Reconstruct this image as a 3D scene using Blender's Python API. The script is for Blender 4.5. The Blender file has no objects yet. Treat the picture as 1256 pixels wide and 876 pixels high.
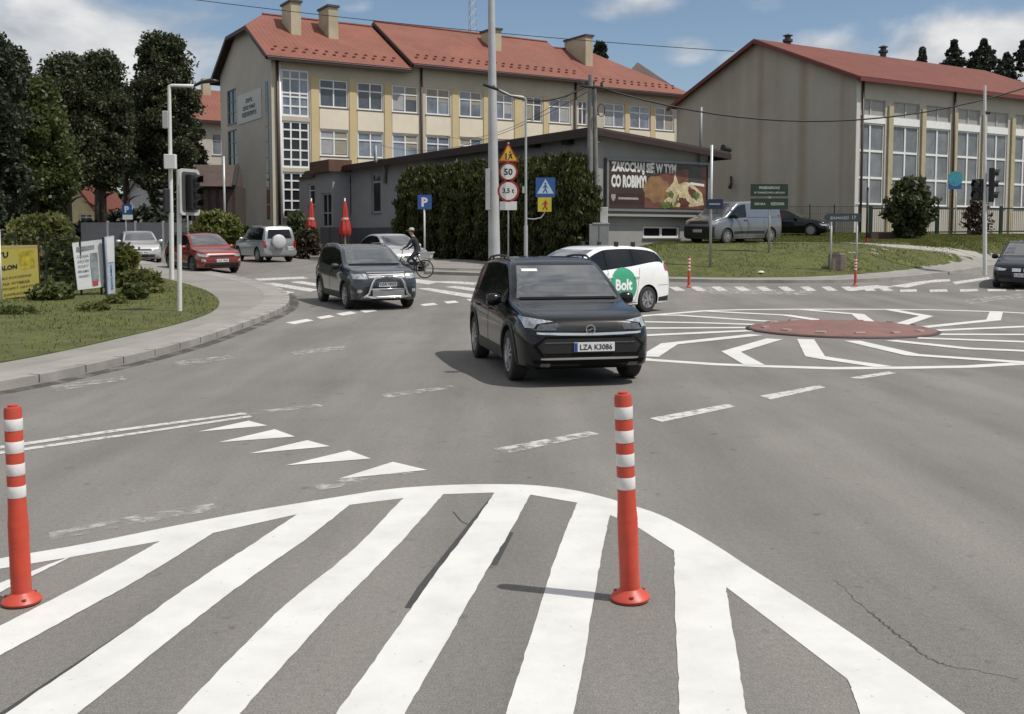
import bpy, bmesh, math, random
import numpy as np
from mathutils import Vector, Matrix
from mathutils.bvhtree import BVHTree
from mathutils.geometry import tessellate_polygon
SC = bpy.context.scene
COL = SC.collection
R = math.radians
# ------------------------------------------------------------------ camera model
F, CX, CY, TH, H = 1270.0, 628.0, 380.8, R(4.0), 1.85
def ray(px, py):
    xc = (px-CX)/F; yc = -(py-CY)/F
    dy = math.cos(TH)+yc*math.sin(TH); dz = -math.sin(TH)+yc*math.cos(TH)
    return xc/dy, dz/dy
def ss(a, b, x):
    t = min(1.0, max(0.0, (x-a)/(b-a))); return t*t*(3-2*t)
def lerp_tab(x, tab):
    if x <= tab[0][0]: return tab[0][1]
    for (a, va), (b, vb) in zip(tab, tab[1:]):
        if x <= b: return va+(vb-va)*(x-a)/(b-a)
    return tab[-1][1]
SL = [(24, 0), (34, .042), (42, .034), (55, .010), (80, .012), (200, .003), (400, 0)]
def base_h(y):
    h = 0
    for (a, va), (b, vb) in zip(SL, SL[1:]):
        if y <= a: break
        t = min(y, b); vt = va+(vb-va)*(t-a)/(b-a)
        h += (va+vt)/2*(t-a)
    return h
KY = [(.30, 36.0), (.335, 36.4), (.42, 40.5), (.50, 49), (.62, 58)]
def g(x, y):
    b = base_h(y)
    if y < 30: return b
    r = x/y
    bx = ss(.055, .15, r)
    k = lerp_tab(r, KY)
    by = ss(k-.3, k+7.5, y)
    hill = 1.5+.03*max(0.0, min(y, 66)-44)
    h = b+(hill-b)*bx*by if hill > b else b
    if r < -.19: h += ss(56, 68, y)*.9*ss(-.19, -.24, r)
    return h
def at(px, py, dz=0.0):
    dx, dzr = ray(px, py)
    lo = None
    y = 1.5
    while y < 400:
        if H+dzr*y < g(dx*y, y)+dz: lo = y; break
        y += .25
    if lo is None: y = 400
    else:
        a, b = lo-.25, lo
        for _ in range(30):
            m = (a+b)/2
            if H+dzr*m < g(dx*m, m)+dz: b = m
            else: a = m
        y = (a+b)/2
    return Vector((dx*y, y, g(dx*y, y)+dz))
def ppt(px, py, y):                       # point of a pixel on the vertical plane at distance y
    dx, dzr = ray(px, py); return Vector((dx*y, y, H+dzr*y))
def xat(px, y): return (px-CX)/F*y
# ------------------------------------------------------------------ materials
MATS = {}
def pm(name, col, rough=.6, metal=0.0, var=.12, scale=3.0, bump=0.0, bscale=40.0, coat=0.0, spec=.5, emit=0, dirt=0.0, detail=4):
    if name in MATS: return MATS[name]
    m = bpy.data.materials.new(name); m.use_nodes = True
    nt = m.node_tree; N = nt.nodes; L = nt.links
    b = N['Principled BSDF']
    b.inputs['Roughness'].default_value = rough; b.inputs['Metallic'].default_value = metal
    b.inputs['Coat Weight'].default_value = coat; b.inputs['Coat Roughness'].default_value = .04
    b.inputs['Specular IOR Level'].default_value = spec
    tc = N.new('ShaderNodeTexCoord')
    n = N.new('ShaderNodeTexNoise'); n.inputs['Scale'].default_value = scale; n.inputs['Detail'].default_value = detail
    n.inputs['Roughness'].default_value = .65
    L.new(tc.outputs['Object'], n.inputs['Vector'])
    r = N.new('ShaderNodeValToRGB')
    c = [max(0, x) for x in col]
    lo = [x*(1-var) for x in c]; hi = [min(1, x*(1+var)) for x in c]
    r.color_ramp.elements[0].position = .3; r.color_ramp.elements[1].position = .7
    r.color_ramp.elements[0].color = (*lo, 1); r.color_ramp.elements[1].color = (*hi, 1)
    L.new(n.outputs['Fac'], r.inputs['Fac'])
    out = r.outputs['Color']
    if dirt:
        n2 = N.new('ShaderNodeTexNoise'); n2.inputs['Scale'].default_value = scale*.37; n2.inputs['Detail'].default_value = 6
        L.new(tc.outputs['Object'], n2.inputs['Vector'])
        r2 = N.new('ShaderNodeValToRGB'); r2.color_ramp.elements[0].position = .45; r2.color_ramp.elements[1].position = .72
        r2.color_ramp.elements[0].color = (0, 0, 0, 1); r2.color_ramp.elements[1].color = (dirt, dirt, dirt, 1)
        L.new(n2.outputs['Fac'], r2.inputs['Fac'])
        mx = N.new('ShaderNodeMixRGB'); mx.inputs['Color2'].default_value = (.09, .085, .075, 1)
        L.new(r2.outputs['Color'], mx.inputs['Fac']); L.new(out, mx.inputs['Color1']); out = mx.outputs['Color']
    L.new(out, b.inputs['Base Color'])
    if bump:
        n3 = N.new('ShaderNodeTexNoise'); n3.inputs['Scale'].default_value = bscale; n3.inputs['Detail'].default_value = 3
        L.new(tc.outputs['Object'], n3.inputs['Vector'])
        bp = N.new('ShaderNodeBump'); bp.inputs['Strength'].default_value = bump; bp.inputs['Distance'].default_value = .02
        L.new(n3.outputs['Fac'], bp.inputs['Height']); L.new(bp.outputs['Normal'], b.inputs['Normal'])
    if emit:
        b.inputs['Emission Color'].default_value = (*col, 1); b.inputs['Emission Strength'].default_value = emit
    MATS[name] = m
    return m
def leafmat(name, c1, c2, trans=.35):
    m = bpy.data.materials.new(name); m.use_nodes = True
    nt = m.node_tree; N = nt.nodes; L = nt.links
    out = N['Material Output']; N.remove(N['Principled BSDF'])
    ge = N.new('ShaderNodeNewGeometry'); tc = N.new('ShaderNodeTexCoord')
    no = N.new('ShaderNodeTexNoise'); no.inputs['Scale'].default_value = .9; no.inputs['Detail'].default_value = 3
    L.new(tc.outputs['Object'], no.inputs['Vector'])
    ad = N.new('ShaderNodeMath'); ad.operation = 'ADD'
    mu = N.new('ShaderNodeMath'); mu.operation = 'MULTIPLY'; mu.inputs[1].default_value = .5
    L.new(ge.outputs['Random Per Island'], mu.inputs[0]); L.new(mu.outputs[0], ad.inputs[0])
    m2 = N.new('ShaderNodeMath'); m2.operation = 'MULTIPLY_ADD'; m2.inputs[1].default_value = 1.6; m2.inputs[2].default_value = -.55
    L.new(no.outputs['Fac'], m2.inputs[0]); L.new(m2.outputs[0], ad.inputs[1])
    r = N.new('ShaderNodeValToRGB'); r.color_ramp.elements[0].color = (*c1, 1); r.color_ramp.elements[1].color = (*c2, 1)
    L.new(ad.outputs[0], r.inputs['Fac'])
    d = N.new('ShaderNodeBsdfPrincipled'); d.inputs['Roughness'].default_value = .5; d.inputs['Specular IOR Level'].default_value = .35
    t = N.new('ShaderNodeBsdfTranslucent')
    L.new(r.outputs['Color'], d.inputs['Base Color']); L.new(r.outputs['Color'], t.inputs['Color'])
    mx = N.new('ShaderNodeMixShader'); mx.inputs['Fac'].default_value = trans
    L.new(d.outputs[0], mx.inputs[1]); L.new(t.outputs[0], mx.inputs[2]); L.new(mx.outputs[0], out.inputs['Surface'])
    MATS[name] = m
    return m
def glassmat(name, col, rough=.06, var=.25, scale=.6, spec=.6):
    return pm(name, col, rough=rough, var=var, scale=scale, spec=spec)
# ------------------------------------------------------------------ objects
def tag(o, label, cat, group=None, kind=None):
    o['label'] = label; o['category'] = cat
    if group: o['group'] = group
    if kind: o['kind'] = kind
    return o
def thing(name, label, cat, loc=(0, 0, 0), rotz=0.0, group=None):
    o = bpy.data.objects.new(name, None); COL.objects.link(o)
    o.empty_display_size = .2
    o.location = loc; o.rotation_euler = (0, 0, rotz)
    return tag(o, label, cat, group)
def rootmat(o):
    top = o
    while top.parent: top = top.parent
    return Matrix.Translation(top.location) @ top.rotation_euler.to_matrix().to_4x4()
def link_mesh(name, verts, faces, mats, parent=None, smooth=False, mi=None, world=True, sharp=None):
    """verts in world space (world=True) or in the space of the parent's root."""
    if parent is not None and world:
        im = rootmat(parent).inverted(); verts = [im @ Vector(v) for v in verts]
    me = bpy.data.meshes.new(name); me.from_pydata([tuple(v) for v in verts], [], faces)
    if not isinstance(mats, (list, tuple)): mats = [mats]
    for m in mats: me.materials.append(m)
    if mi is not None: me.polygons.foreach_set('material_index', mi)
    if smooth: me.polygons.foreach_set('use_smooth', [True]*len(me.polygons))
    me.update()
    if smooth and sharp: me.set_sharp_from_angle(angle=R(sharp))
    o = bpy.data.objects.new(name, me); COL.objects.link(o)
    if parent is not None: o.parent = parent
    return o
def copy_tree(o, parent=None):
    c = o.copy(); COL.objects.link(c)
    if parent is not None: c.parent = parent
    for ch in list(o.children): copy_tree(ch, c)
    return c
class Fr:
    """vertical plane: origin O, horizontal direction a, outward normal n"""
    def __init__(s, O, a, n): s.O = Vector(O); s.a = Vector(a).normalized(); s.n = Vector(n).normalized()
    def P(s, u, d, z):
        q = s.O+s.a*u+s.n*d; return Vector((q.x, q.y, z))
    def pix(s, px, py, d=0.0):
        dx, dz = ray(px, py); O = s.O+s.n*d
        y = O.dot(s.n)/(dx*s.n.x+s.n.y)
        return (Vector((dx*y, y))-s.O).dot(s.a), H+dz*y
class MB:
    def __init__(s): s.v = []; s.f = []; s.m = []; s.k = 0
    def add(s, vs, fs):
        n = len(s.v); s.v += [Vector(v) for v in vs]; s.f += [tuple(i+n for i in f) for f in fs]; s.m += [s.k]*len(fs)
        return s
    def hexa(s, p):   # 8 points: bottom 4 ccw, top 4 ccw
        return s.add(p, [(3, 2, 1, 0), (4, 5, 6, 7), (0, 1, 5, 4), (1, 2, 6, 5), (2, 3, 7, 6), (3, 0, 4, 7)])
    def box(s, x0, x1, y0, y1, z0, z1):
        return s.hexa([(x0, y0, z0), (x1, y0, z0), (x1, y1, z0), (x0, y1, z0), (x0, y0, z1), (x1, y0, z1), (x1, y1, z1), (x0, y1, z1)])
    def fbox(s, F, u0, u1, d0, d1, z0, z1):
        p = [F.P(u0, d1, z0), F.P(u1, d1, z0), F.P(u1, d0, z0), F.P(u0, d0, z0), F.P(u0, d1, z1), F.P(u1, d1, z1), F.P(u1, d0, z1), F.P(u0, d0, z1)]
        return s.hexa(p)
    def bar(s, p0, p1, w, h, up=(0, 0, 1)):
        p0 = Vector(p0); p1 = Vector(p1); t = (p1-p0).normalized(); up = Vector(up)
        sd = t.cross(up)
        if sd.length < 1e-4: sd = t.cross(Vector((1, 0, 0)))
        sd.normalize(); u = sd.cross(t).normalized()
        a, b = sd*w/2, u*h/2
        return s.hexa([p0-a-b, p0+a-b, p1+a-b, p1-a-b, p0-a+b, p0+a+b, p1+a+b, p1-a+b])
    def tube(s, p0, p1, r0, r1=None, n=10, caps=True):
        return s.path([p0, p1], [r0, r0 if r1 is None else r1], n, caps)
    def path(s, pts, rs, n=8, caps=True):
        pts = [Vector(p) for p in pts]
        if not isinstance(rs, (list, tuple)): rs = [rs]*len(pts)
        base = len(s.v); prev = None; fs = []; vs = []
        for i, p in enumerate(pts):
            a = pts[max(0, i-1)]; b = pts[min(len(pts)-1, i+1)]; t = (b-a).normalized()
            if prev is None:
                r = t.cross(Vector((0, 0, 1)))
                if r.length < 1e-3: r = t.cross(Vector((1, 0, 0)))
            else: r = prev-t*prev.dot(t)
            r.normalize(); prev = r; q = t.cross(r)
            for k in range(n):
                an = 2*math.pi*k/n; vs.append(p+(r*math.cos(an)+q*math.sin(an))*rs[i])
        for i in range(len(pts)-1):
            for k in range(n):
                fs.append((i*n+k, i*n+(k+1) % n, (i+1)*n+(k+1) % n, (i+1)*n+k))
        if caps:
            fs.append(tuple(range(n-1, -1, -1))); fs.append(tuple((len(pts)-1)*n+k for k in range(n)))
        return s.add(vs, fs)
    def lathe(s, prof, n=16, M=None):  # prof: (r,z)
        vs = []; fs = []
        for (r, z) in prof:
            for k in range(n):
                a = 2*math.pi*k/n; vs.append(Vector((r*math.cos(a), r*math.sin(a), z)))
        for i in range(len(prof)-1):
            for k in range(n): fs.append((i*n+k, i*n+(k+1) % n, (i+1)*n+(k+1) % n, (i+1)*n+k))
        if prof[0][0] > 1e-6: fs.append(tuple(range(n-1, -1, -1)))
        if prof[-1][0] > 1e-6: fs.append(tuple((len(prof)-1)*n+k for k in range(n)))
        if M is not None: vs = [M @ v for v in vs]
        return s.add(vs, fs)
    def poly(s, pts): return s.add(pts, [tuple(range(len(pts)))])
    def prism(s, pts, ext):   # pts: planar 3d polygon, ext: extrusion vector
        n = len(pts); pts = [Vector(p) for p in pts]; e = Vector(ext)
        fs = [tuple(range(n-1, -1, -1)), tuple(range(n, 2*n))]+[(i, (i+1) % n, n+(i+1) % n, n+i) for i in range(n)]
        return s.add(pts+[p+e for p in pts], fs)
    def build(s, name, mat, parent=None, world=True, smooth=False, sharp=None, bevel=0, fix=True):
        o = link_mesh(name, s.v, s.f, mat, parent, smooth, s.m if isinstance(mat, (list, tuple)) else None, world, sharp)
        if fix:
            bm = bmesh.new(); bm.from_mesh(o.data); bmesh.ops.recalc_face_normals(bm, faces=bm.faces); bm.to_mesh(o.data); bm.free()
        if bevel:
            b = o.modifiers.new('bevel', 'BEVEL'); b.width = bevel; b.segments = 2; b.limit_method = 'ANGLE'
        return o
def clip_grid(pts2, res):
    """triangulate a 2D polygon and cut it on a grid: verts (x,y), faces"""
    bm = bmesh.new()
    vs = [bm.verts.new((p[0], p[1], 0)) for p in pts2]
    f = bm.faces.new(vs)
    bmesh.ops.triangulate(bm, faces=[f])
    xs = [p[0] for p in pts2]; ys = [p[1] for p in pts2]
    for ax, (lo, hi) in ((0, (min(xs), max(xs))), (1, (min(ys), max(ys)))):
        k = math.ceil(lo/res)
        while k*res < hi:
            co = [0, 0, 0]; no = [0, 0, 0]; co[ax] = k*res; no[ax] = 1
            bmesh.ops.bisect_plane(bm, geom=bm.verts[:]+bm.edges[:]+bm.faces[:], dist=1e-6, plane_co=co, plane_no=no)
            k += 1
    bmesh.ops.recalc_face_normals(bm, faces=bm.faces)
    for fc in bm.faces:
        fc.normal_update()
        if fc.normal.z < 0: fc.normal_flip()
    return bm
def sheet_bm(polys, dz, res=1.0, thick=0.0):
    out = bmesh.new()
    tmp = bpy.data.meshes.new('tmp')
    for p in polys:
        bm = clip_grid(p, res)
        for v in bm.verts: v.co.z = g(v.co.x, v.co.y)+dz
        if thick:
            ed = [e for e in bm.edges if e.is_boundary]
            r = bmesh.ops.extrude_edge_only(bm, edges=ed)
            for v in r['geom']:
                if isinstance(v, bmesh.types.BMVert): v.co.z -= thick
        bm.to_mesh(tmp); bm.free(); out.from_mesh(tmp)
    bpy.data.meshes.remove(tmp)
    return out
def sheet(name, polys, dz, mat, res=1.0, thick=0.0, parent=None, kind='structure'):
    bm = sheet_bm(polys, dz, res, thick)
    me = bpy.data.meshes.new(name); bm.to_mesh(me); bm.free(); me.materials.append(mat)
    o = bpy.data.objects.new(name, me); COL.objects.link(o)
    if kind: o['kind'] = kind
    if parent: o.parent = parent
    return o
def px2(poly, dz=0.0): return [tuple(at(x, y, dz)[:2]) for x, y in poly]
def ribbon(pts, w, closed=False):
    """2D polyline -> list of quads polygon (mitred outline)"""
    P = [Vector(p) for p in pts]; n = len(P); Lf = []; Rt = []
    for i in range(n):
        if closed: a, b = P[i-1], P[(i+1) % n]
        else: a, b = P[max(0, i-1)], P[min(n-1, i+1)]
        d1 = (P[i]-a); d2 = (b-P[i])
        if d1.length < 1e-6: d1 = d2
        if d2.length < 1e-6: d2 = d1
        d1 = d1.normalized(); d2 = d2.normalized()
        t = (d1+d2)
        t = t.normalized() if t.length > .2 else d2
        nrm = Vector((-t.y, t.x)); c = max(.45, nrm.dot(Vector((-d2.y, d2.x))))
        wi = (w[i] if isinstance(w, (list, tuple)) else w)/2/c
        Lf.append(P[i]+nrm*wi); Rt.append(P[i]-nrm*wi)
    m = n if closed else n-1
    return [[tuple(Lf[i]), tuple(Rt[i]), tuple(Rt[(i+1) % n]), tuple(Lf[(i+1) % n])] for i in range(m)]
def text_poly(body, size=1.0, bold=0.0, spacing=1.0, sx=1.0):
    cu = bpy.data.curves.new('lettering', 'FONT'); cu.body = body; cu.size = size; cu.align_x = 'LEFT'
    cu.offset = bold; cu.space_character = spacing; cu.resolution_u = 2
    o = bpy.data.objects.new('lettering', cu)
    me = bpy.data.meshes.new_from_object(o)
    vs = [(v.co.x*sx, v.co.y) for v in me.vertices]; fs = [tuple(p.vertices) for p in me.polygons]
    bpy.data.objects.remove(o); bpy.data.curves.remove(cu); bpy.data.meshes.remove(me)
    return vs, fs
def lettering(mb, body, O, right, up, out, height=None, width=None, bold=0.0, spacing=1.0, center=True, off=.006):
    """writes text into mb; box of given height/width with lower-left (or centre) at O"""
    vs, fs = text_poly(body, 1.0, bold, spacing)
    if not vs: return
    x0 = min(v[0] for v in vs); x1 = max(v[0] for v in vs); y0 = min(v[1] for v in vs); y1 = max(v[1] for v in vs)
    if height: sy = height/(y1-y0); sx = (width/(x1-x0)) if width else sy
    else: sx = sy = width/(x1-x0)
    O = Vector(O); right = Vector(right).normalized(); up = Vector(up).normalized(); out = Vector(out).normalized()
    cx, cy = ((x0+x1)/2, (y0+y1)/2) if center else (x0, y0)
    mb.add([O+right*(x-cx)*sx+up*(y-cy)*sy+out*off for x, y in vs], fs)
def quad_at(mb, O, right, up, w, h, out, d=.01):
    O = Vector(O); r = Vector(right).normalized()*w/2; u = Vector(up).normalized()*h/2; o = Vector(out).normalized()*d
    mb.prism([O-r-u, O+r-u, O+r+u, O-r+u], o)
def disc_at(mb, O, right, up, rad, out, d=.01, n=24, r_in=None, z0=0.0):
    O = Vector(O); r = Vector(right).normalized(); u = Vector(up).normalized(); o = Vector(out).normalized()
    c = [(math.cos(2*math.pi*i/n), math.sin(2*math.pi*i/n)) for i in range(n)]
    if r_in is None:
        mb.prism([O+o*z0+r*x*rad+u*y*rad for x, y in c], o*d)
    else:
        for i in range(n):
            a = c[i]; b = c[(i+1) % n]
            mb.prism([O+o*z0+(r*a[0]+u*a[1])*r_in, O+o*z0+(r*b[0]+u*b[1])*r_in, O+o*z0+(r*b[0]+u*b[1])*rad, O+o*z0+(r*a[0]+u*a[1])*rad], o*d)
# ------------------------------------------------------------------ foliage
def leaf_arrays(centers, size, rng, flat=0.0, aspect=.55, vert=1.0):
    n = len(centers)
    a = rng.normal(size=(n, 3)); a[:, 2] *= vert; a /= np.linalg.norm(a, axis=1)[:, None]
    b = rng.normal(size=(n, 3)); b[:, 2] *= (1-flat)
    b -= a*(a*b).sum(1)[:, None]; b /= np.linalg.norm(b, axis=1)[:, None]+1e-9
    s = (size*rng.uniform(.55, 1.3, n))[:, None]
    v = np.empty((n, 4, 3))
    v[:, 0] = centers-a*s; v[:, 1] = centers+b*s*aspect; v[:, 2] = centers+a*s; v[:, 3] = centers-b*s*aspect
    return v.reshape(-1, 3)
def quads_obj(name, v, mat, parent, loc):
    n = len(v)//4
    v = v-np.array(loc)[None, :]
    me = bpy.data.meshes.new(name)
    me.vertices.add(len(v)); me.vertices.foreach_set('co', v.astype(np.float32).ravel())
    me.loops.add(n*4); me.loops.foreach_set('vertex_index', np.arange(n*4, dtype=np.int32))
    me.polygons.add(n); me.polygons.foreach_set('loop_start', np.arange(0, n*4, 4, dtype=np.int32))
    me.update(calc_edges=True); me.validate()
    me.materials.append(mat)
    o = bpy.data.objects.new(name, me); COL.objects.link(o)
    if parent is not None: o.parent = parent
    else: o.location = loc
    return o
def crown_pts(rng, base, h0, h1, rfun, nclump, per, cl, shell=.55, squash=.8):
    """clump centres inside an envelope radius rfun(t), leaves around each"""
    pts = []
    for _ in range(nclump):
        t = rng.uniform()**.8; an = rng.uniform(0, 2*math.pi)
        rr = rfun(t)*(shell+(1-shell)*rng.uniform())*rng.uniform(.72, 1.16)
        c = np.array([base[0]+math.cos(an)*rr, base[1]+math.sin(an)*rr, base[2]+h0+(h1-h0)*t])
        k = max(4, int(per*rng.uniform(.6, 1.4))); s = cl*rng.uniform(.6, 1.35)
        d = rng.normal(size=(k, 3)); d /= np.linalg.norm(d, axis=1)[:, None]
        d *= (rng.uniform(size=k)**.5)[:, None]*s; d[:, 2] *= squash
        pts.append(c+d)
    return np.concatenate(pts)
# ================================================================== world, sun, camera
w = bpy.data.worlds.new('World'); SC.world = w; w.use_nodes = True
SUN_EL, SUN_AZ = R(59), math.atan2(-.355, .935)
nt = w.node_tree; N = nt.nodes; L = nt.links
bg = N['Background']
sky = N.new('ShaderNodeTexSky'); sky.sky_type = 'NISHITA'; sky.sun_disc = False
sky.sun_elevation = SUN_EL; sky.sun_rotation = math.pi/2-SUN_AZ
sky.air_density = 1.0; sky.dust_density = .6; sky.ozone_density = 1.5
tc = N.new('ShaderNodeTexCoord'); sep = N.new('ShaderNodeSeparateXYZ'); L.new(tc.outputs['Generated'], sep.inputs[0])
def mth(op, a, b=None, c=None):
    n = N.new('ShaderNodeMath'); n.operation = op
    for i, x in enumerate((a, b, c)):
        if x is None: continue
        if isinstance(x, (int, float)): n.inputs[i].default_value = x
        else: L.new(x, n.inputs[i])
    return n.outputs[0]
# cloud layer: noise on (azimuth, elevation) of the view direction
azn = mth('ARCTAN2', sep.outputs['X'], sep.outputs['Y'])
cmb = N.new('ShaderNodeCombineXYZ')
L.new(mth('MULTIPLY', azn, 1.0), cmb.inputs[0]); L.new(mth('MULTIPLY', sep.outputs['Z'], 2.1), cmb.inputs[1])
cn = N.new('ShaderNodeTexNoise'); cn.inputs['Scale'].default_value = 7.0; cn.inputs['Detail'].default_value = 9; cn.inputs['Roughness'].default_value = .52
cn.inputs['Distortion'].default_value = .25
L.new(cmb.outputs[0], cn.inputs['Vector'])
def blob(px, py, ra, re, amp):      # a cloud bank around the direction of (px, py), radii in radians
    dx, dz = ray(px, py); a0 = math.atan(dx); z0 = dz/math.sqrt(1+dx*dx+dz*dz)
    u = mth('DIVIDE', mth('SUBTRACT', azn, a0), ra); v = mth('DIVIDE', mth('SUBTRACT', sep.outputs['Z'], z0), re)
    d = mth('SQRT', mth('ADD', mth('MULTIPLY', u, u), mth('MULTIPLY', v, v)))
    mr = N.new('ShaderNodeMapRange'); mr.interpolation_type = 'SMOOTHSTEP'
    L.new(d, mr.inputs['Value']); mr.inputs[1].default_value = .2; mr.inputs[2].default_value = 1.25; mr.inputs[3].default_value = amp; mr.inputs[4].default_value = 0
    return mr.outputs[0]
bl = None
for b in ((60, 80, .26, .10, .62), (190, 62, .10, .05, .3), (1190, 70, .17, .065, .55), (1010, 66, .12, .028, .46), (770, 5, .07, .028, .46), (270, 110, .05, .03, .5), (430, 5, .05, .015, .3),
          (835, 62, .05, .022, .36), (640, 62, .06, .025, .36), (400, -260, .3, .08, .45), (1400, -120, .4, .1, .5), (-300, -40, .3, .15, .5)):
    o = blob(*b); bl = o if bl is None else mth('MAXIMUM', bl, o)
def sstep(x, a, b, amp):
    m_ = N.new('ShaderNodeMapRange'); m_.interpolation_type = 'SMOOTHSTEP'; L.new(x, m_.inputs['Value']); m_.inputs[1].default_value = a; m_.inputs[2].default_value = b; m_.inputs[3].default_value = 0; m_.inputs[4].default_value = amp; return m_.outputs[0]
# broken cloud added outside the view to brighten and whiten the ambient fill
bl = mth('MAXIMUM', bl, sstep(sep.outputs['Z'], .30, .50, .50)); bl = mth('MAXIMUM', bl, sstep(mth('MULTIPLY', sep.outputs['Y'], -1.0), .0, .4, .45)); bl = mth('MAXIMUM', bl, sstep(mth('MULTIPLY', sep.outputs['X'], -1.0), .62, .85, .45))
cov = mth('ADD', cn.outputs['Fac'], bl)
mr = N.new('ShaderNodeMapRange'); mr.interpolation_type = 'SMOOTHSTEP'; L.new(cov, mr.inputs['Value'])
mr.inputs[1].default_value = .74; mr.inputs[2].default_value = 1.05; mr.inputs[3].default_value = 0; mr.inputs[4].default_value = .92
# brighter crests and greyer undersides: the same noise sampled a little lower
cmb2 = N.new('ShaderNodeVectorMath'); cmb2.operation = 'ADD'; cmb2.inputs[1].default_value = (.02, .055, 0); L.new(cmb.outputs[0], cmb2.inputs[0])
cn2 = N.new('ShaderNodeTexNoise'); cn2.inputs['Scale'].default_value = 7.0; cn2.inputs['Detail'].default_value = 6; cn2.inputs['Distortion'].default_value = .25
L.new(cmb2.outputs[0], cn2.inputs['Vector'])
sh = mth('SUBTRACT', cn.outputs['Fac'], cn2.outputs['Fac'])
cr = N.new('ShaderNodeValToRGB'); cr.color_ramp.elements[0].position = .38; cr.color_ramp.elements[1].position = .62
CB = 1.0/.10
cr.color_ramp.elements[0].color = (.48*CB, .505*CB, .545*CB, 1); cr.color_ramp.elements[1].color = (.88*CB, .87*CB, .86*CB, 1)
L.new(mth('ADD', sh, .5), cr.inputs['Fac'])
hsv = N.new('ShaderNodeHueSaturation'); hsv.inputs['Saturation'].default_value = 1.0; hsv.inputs['Value'].default_value = 1.0
L.new(sky.outputs[0], hsv.inputs['Color'])
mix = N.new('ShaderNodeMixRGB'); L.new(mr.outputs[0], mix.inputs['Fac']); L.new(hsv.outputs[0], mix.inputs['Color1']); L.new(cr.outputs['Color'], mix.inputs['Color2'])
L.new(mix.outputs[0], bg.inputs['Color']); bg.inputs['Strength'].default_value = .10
sd = bpy.data.lights.new('sun', 'SUN'); sd.energy = 4.15; sd.angle = R(.53); sd.color = (1, .955, .89)
so = bpy.data.objects.new('sun', sd); COL.objects.link(so)
sv = Vector((math.cos(SUN_EL)*math.cos(SUN_AZ), math.cos(SUN_EL)*math.sin(SUN_AZ), math.sin(SUN_EL)))
so.rotation_euler = sv.to_track_quat('Z', 'Y').to_euler(); so.location = sv*80
cam = bpy.data.cameras.new('camera'); co = bpy.data.objects.new('camera', cam); COL.objects.link(co); SC.camera = co
cam.sensor_width = 36; cam.lens = F/1256*36; cam.shift_y = -(438-CY)/1256; cam.clip_end = 6000; cam.clip_start = .05
co.location = (0, 0, H); co.rotation_euler = (math.pi/2-TH, 0, 0)
SC.view_settings.view_transform = 'Standard'; SC.view_settings.look = 'None'; SC.view_settings.exposure = -.05; SC.view_settings.gamma = 1
SC.view_settings.use_curve_mapping = False
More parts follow.
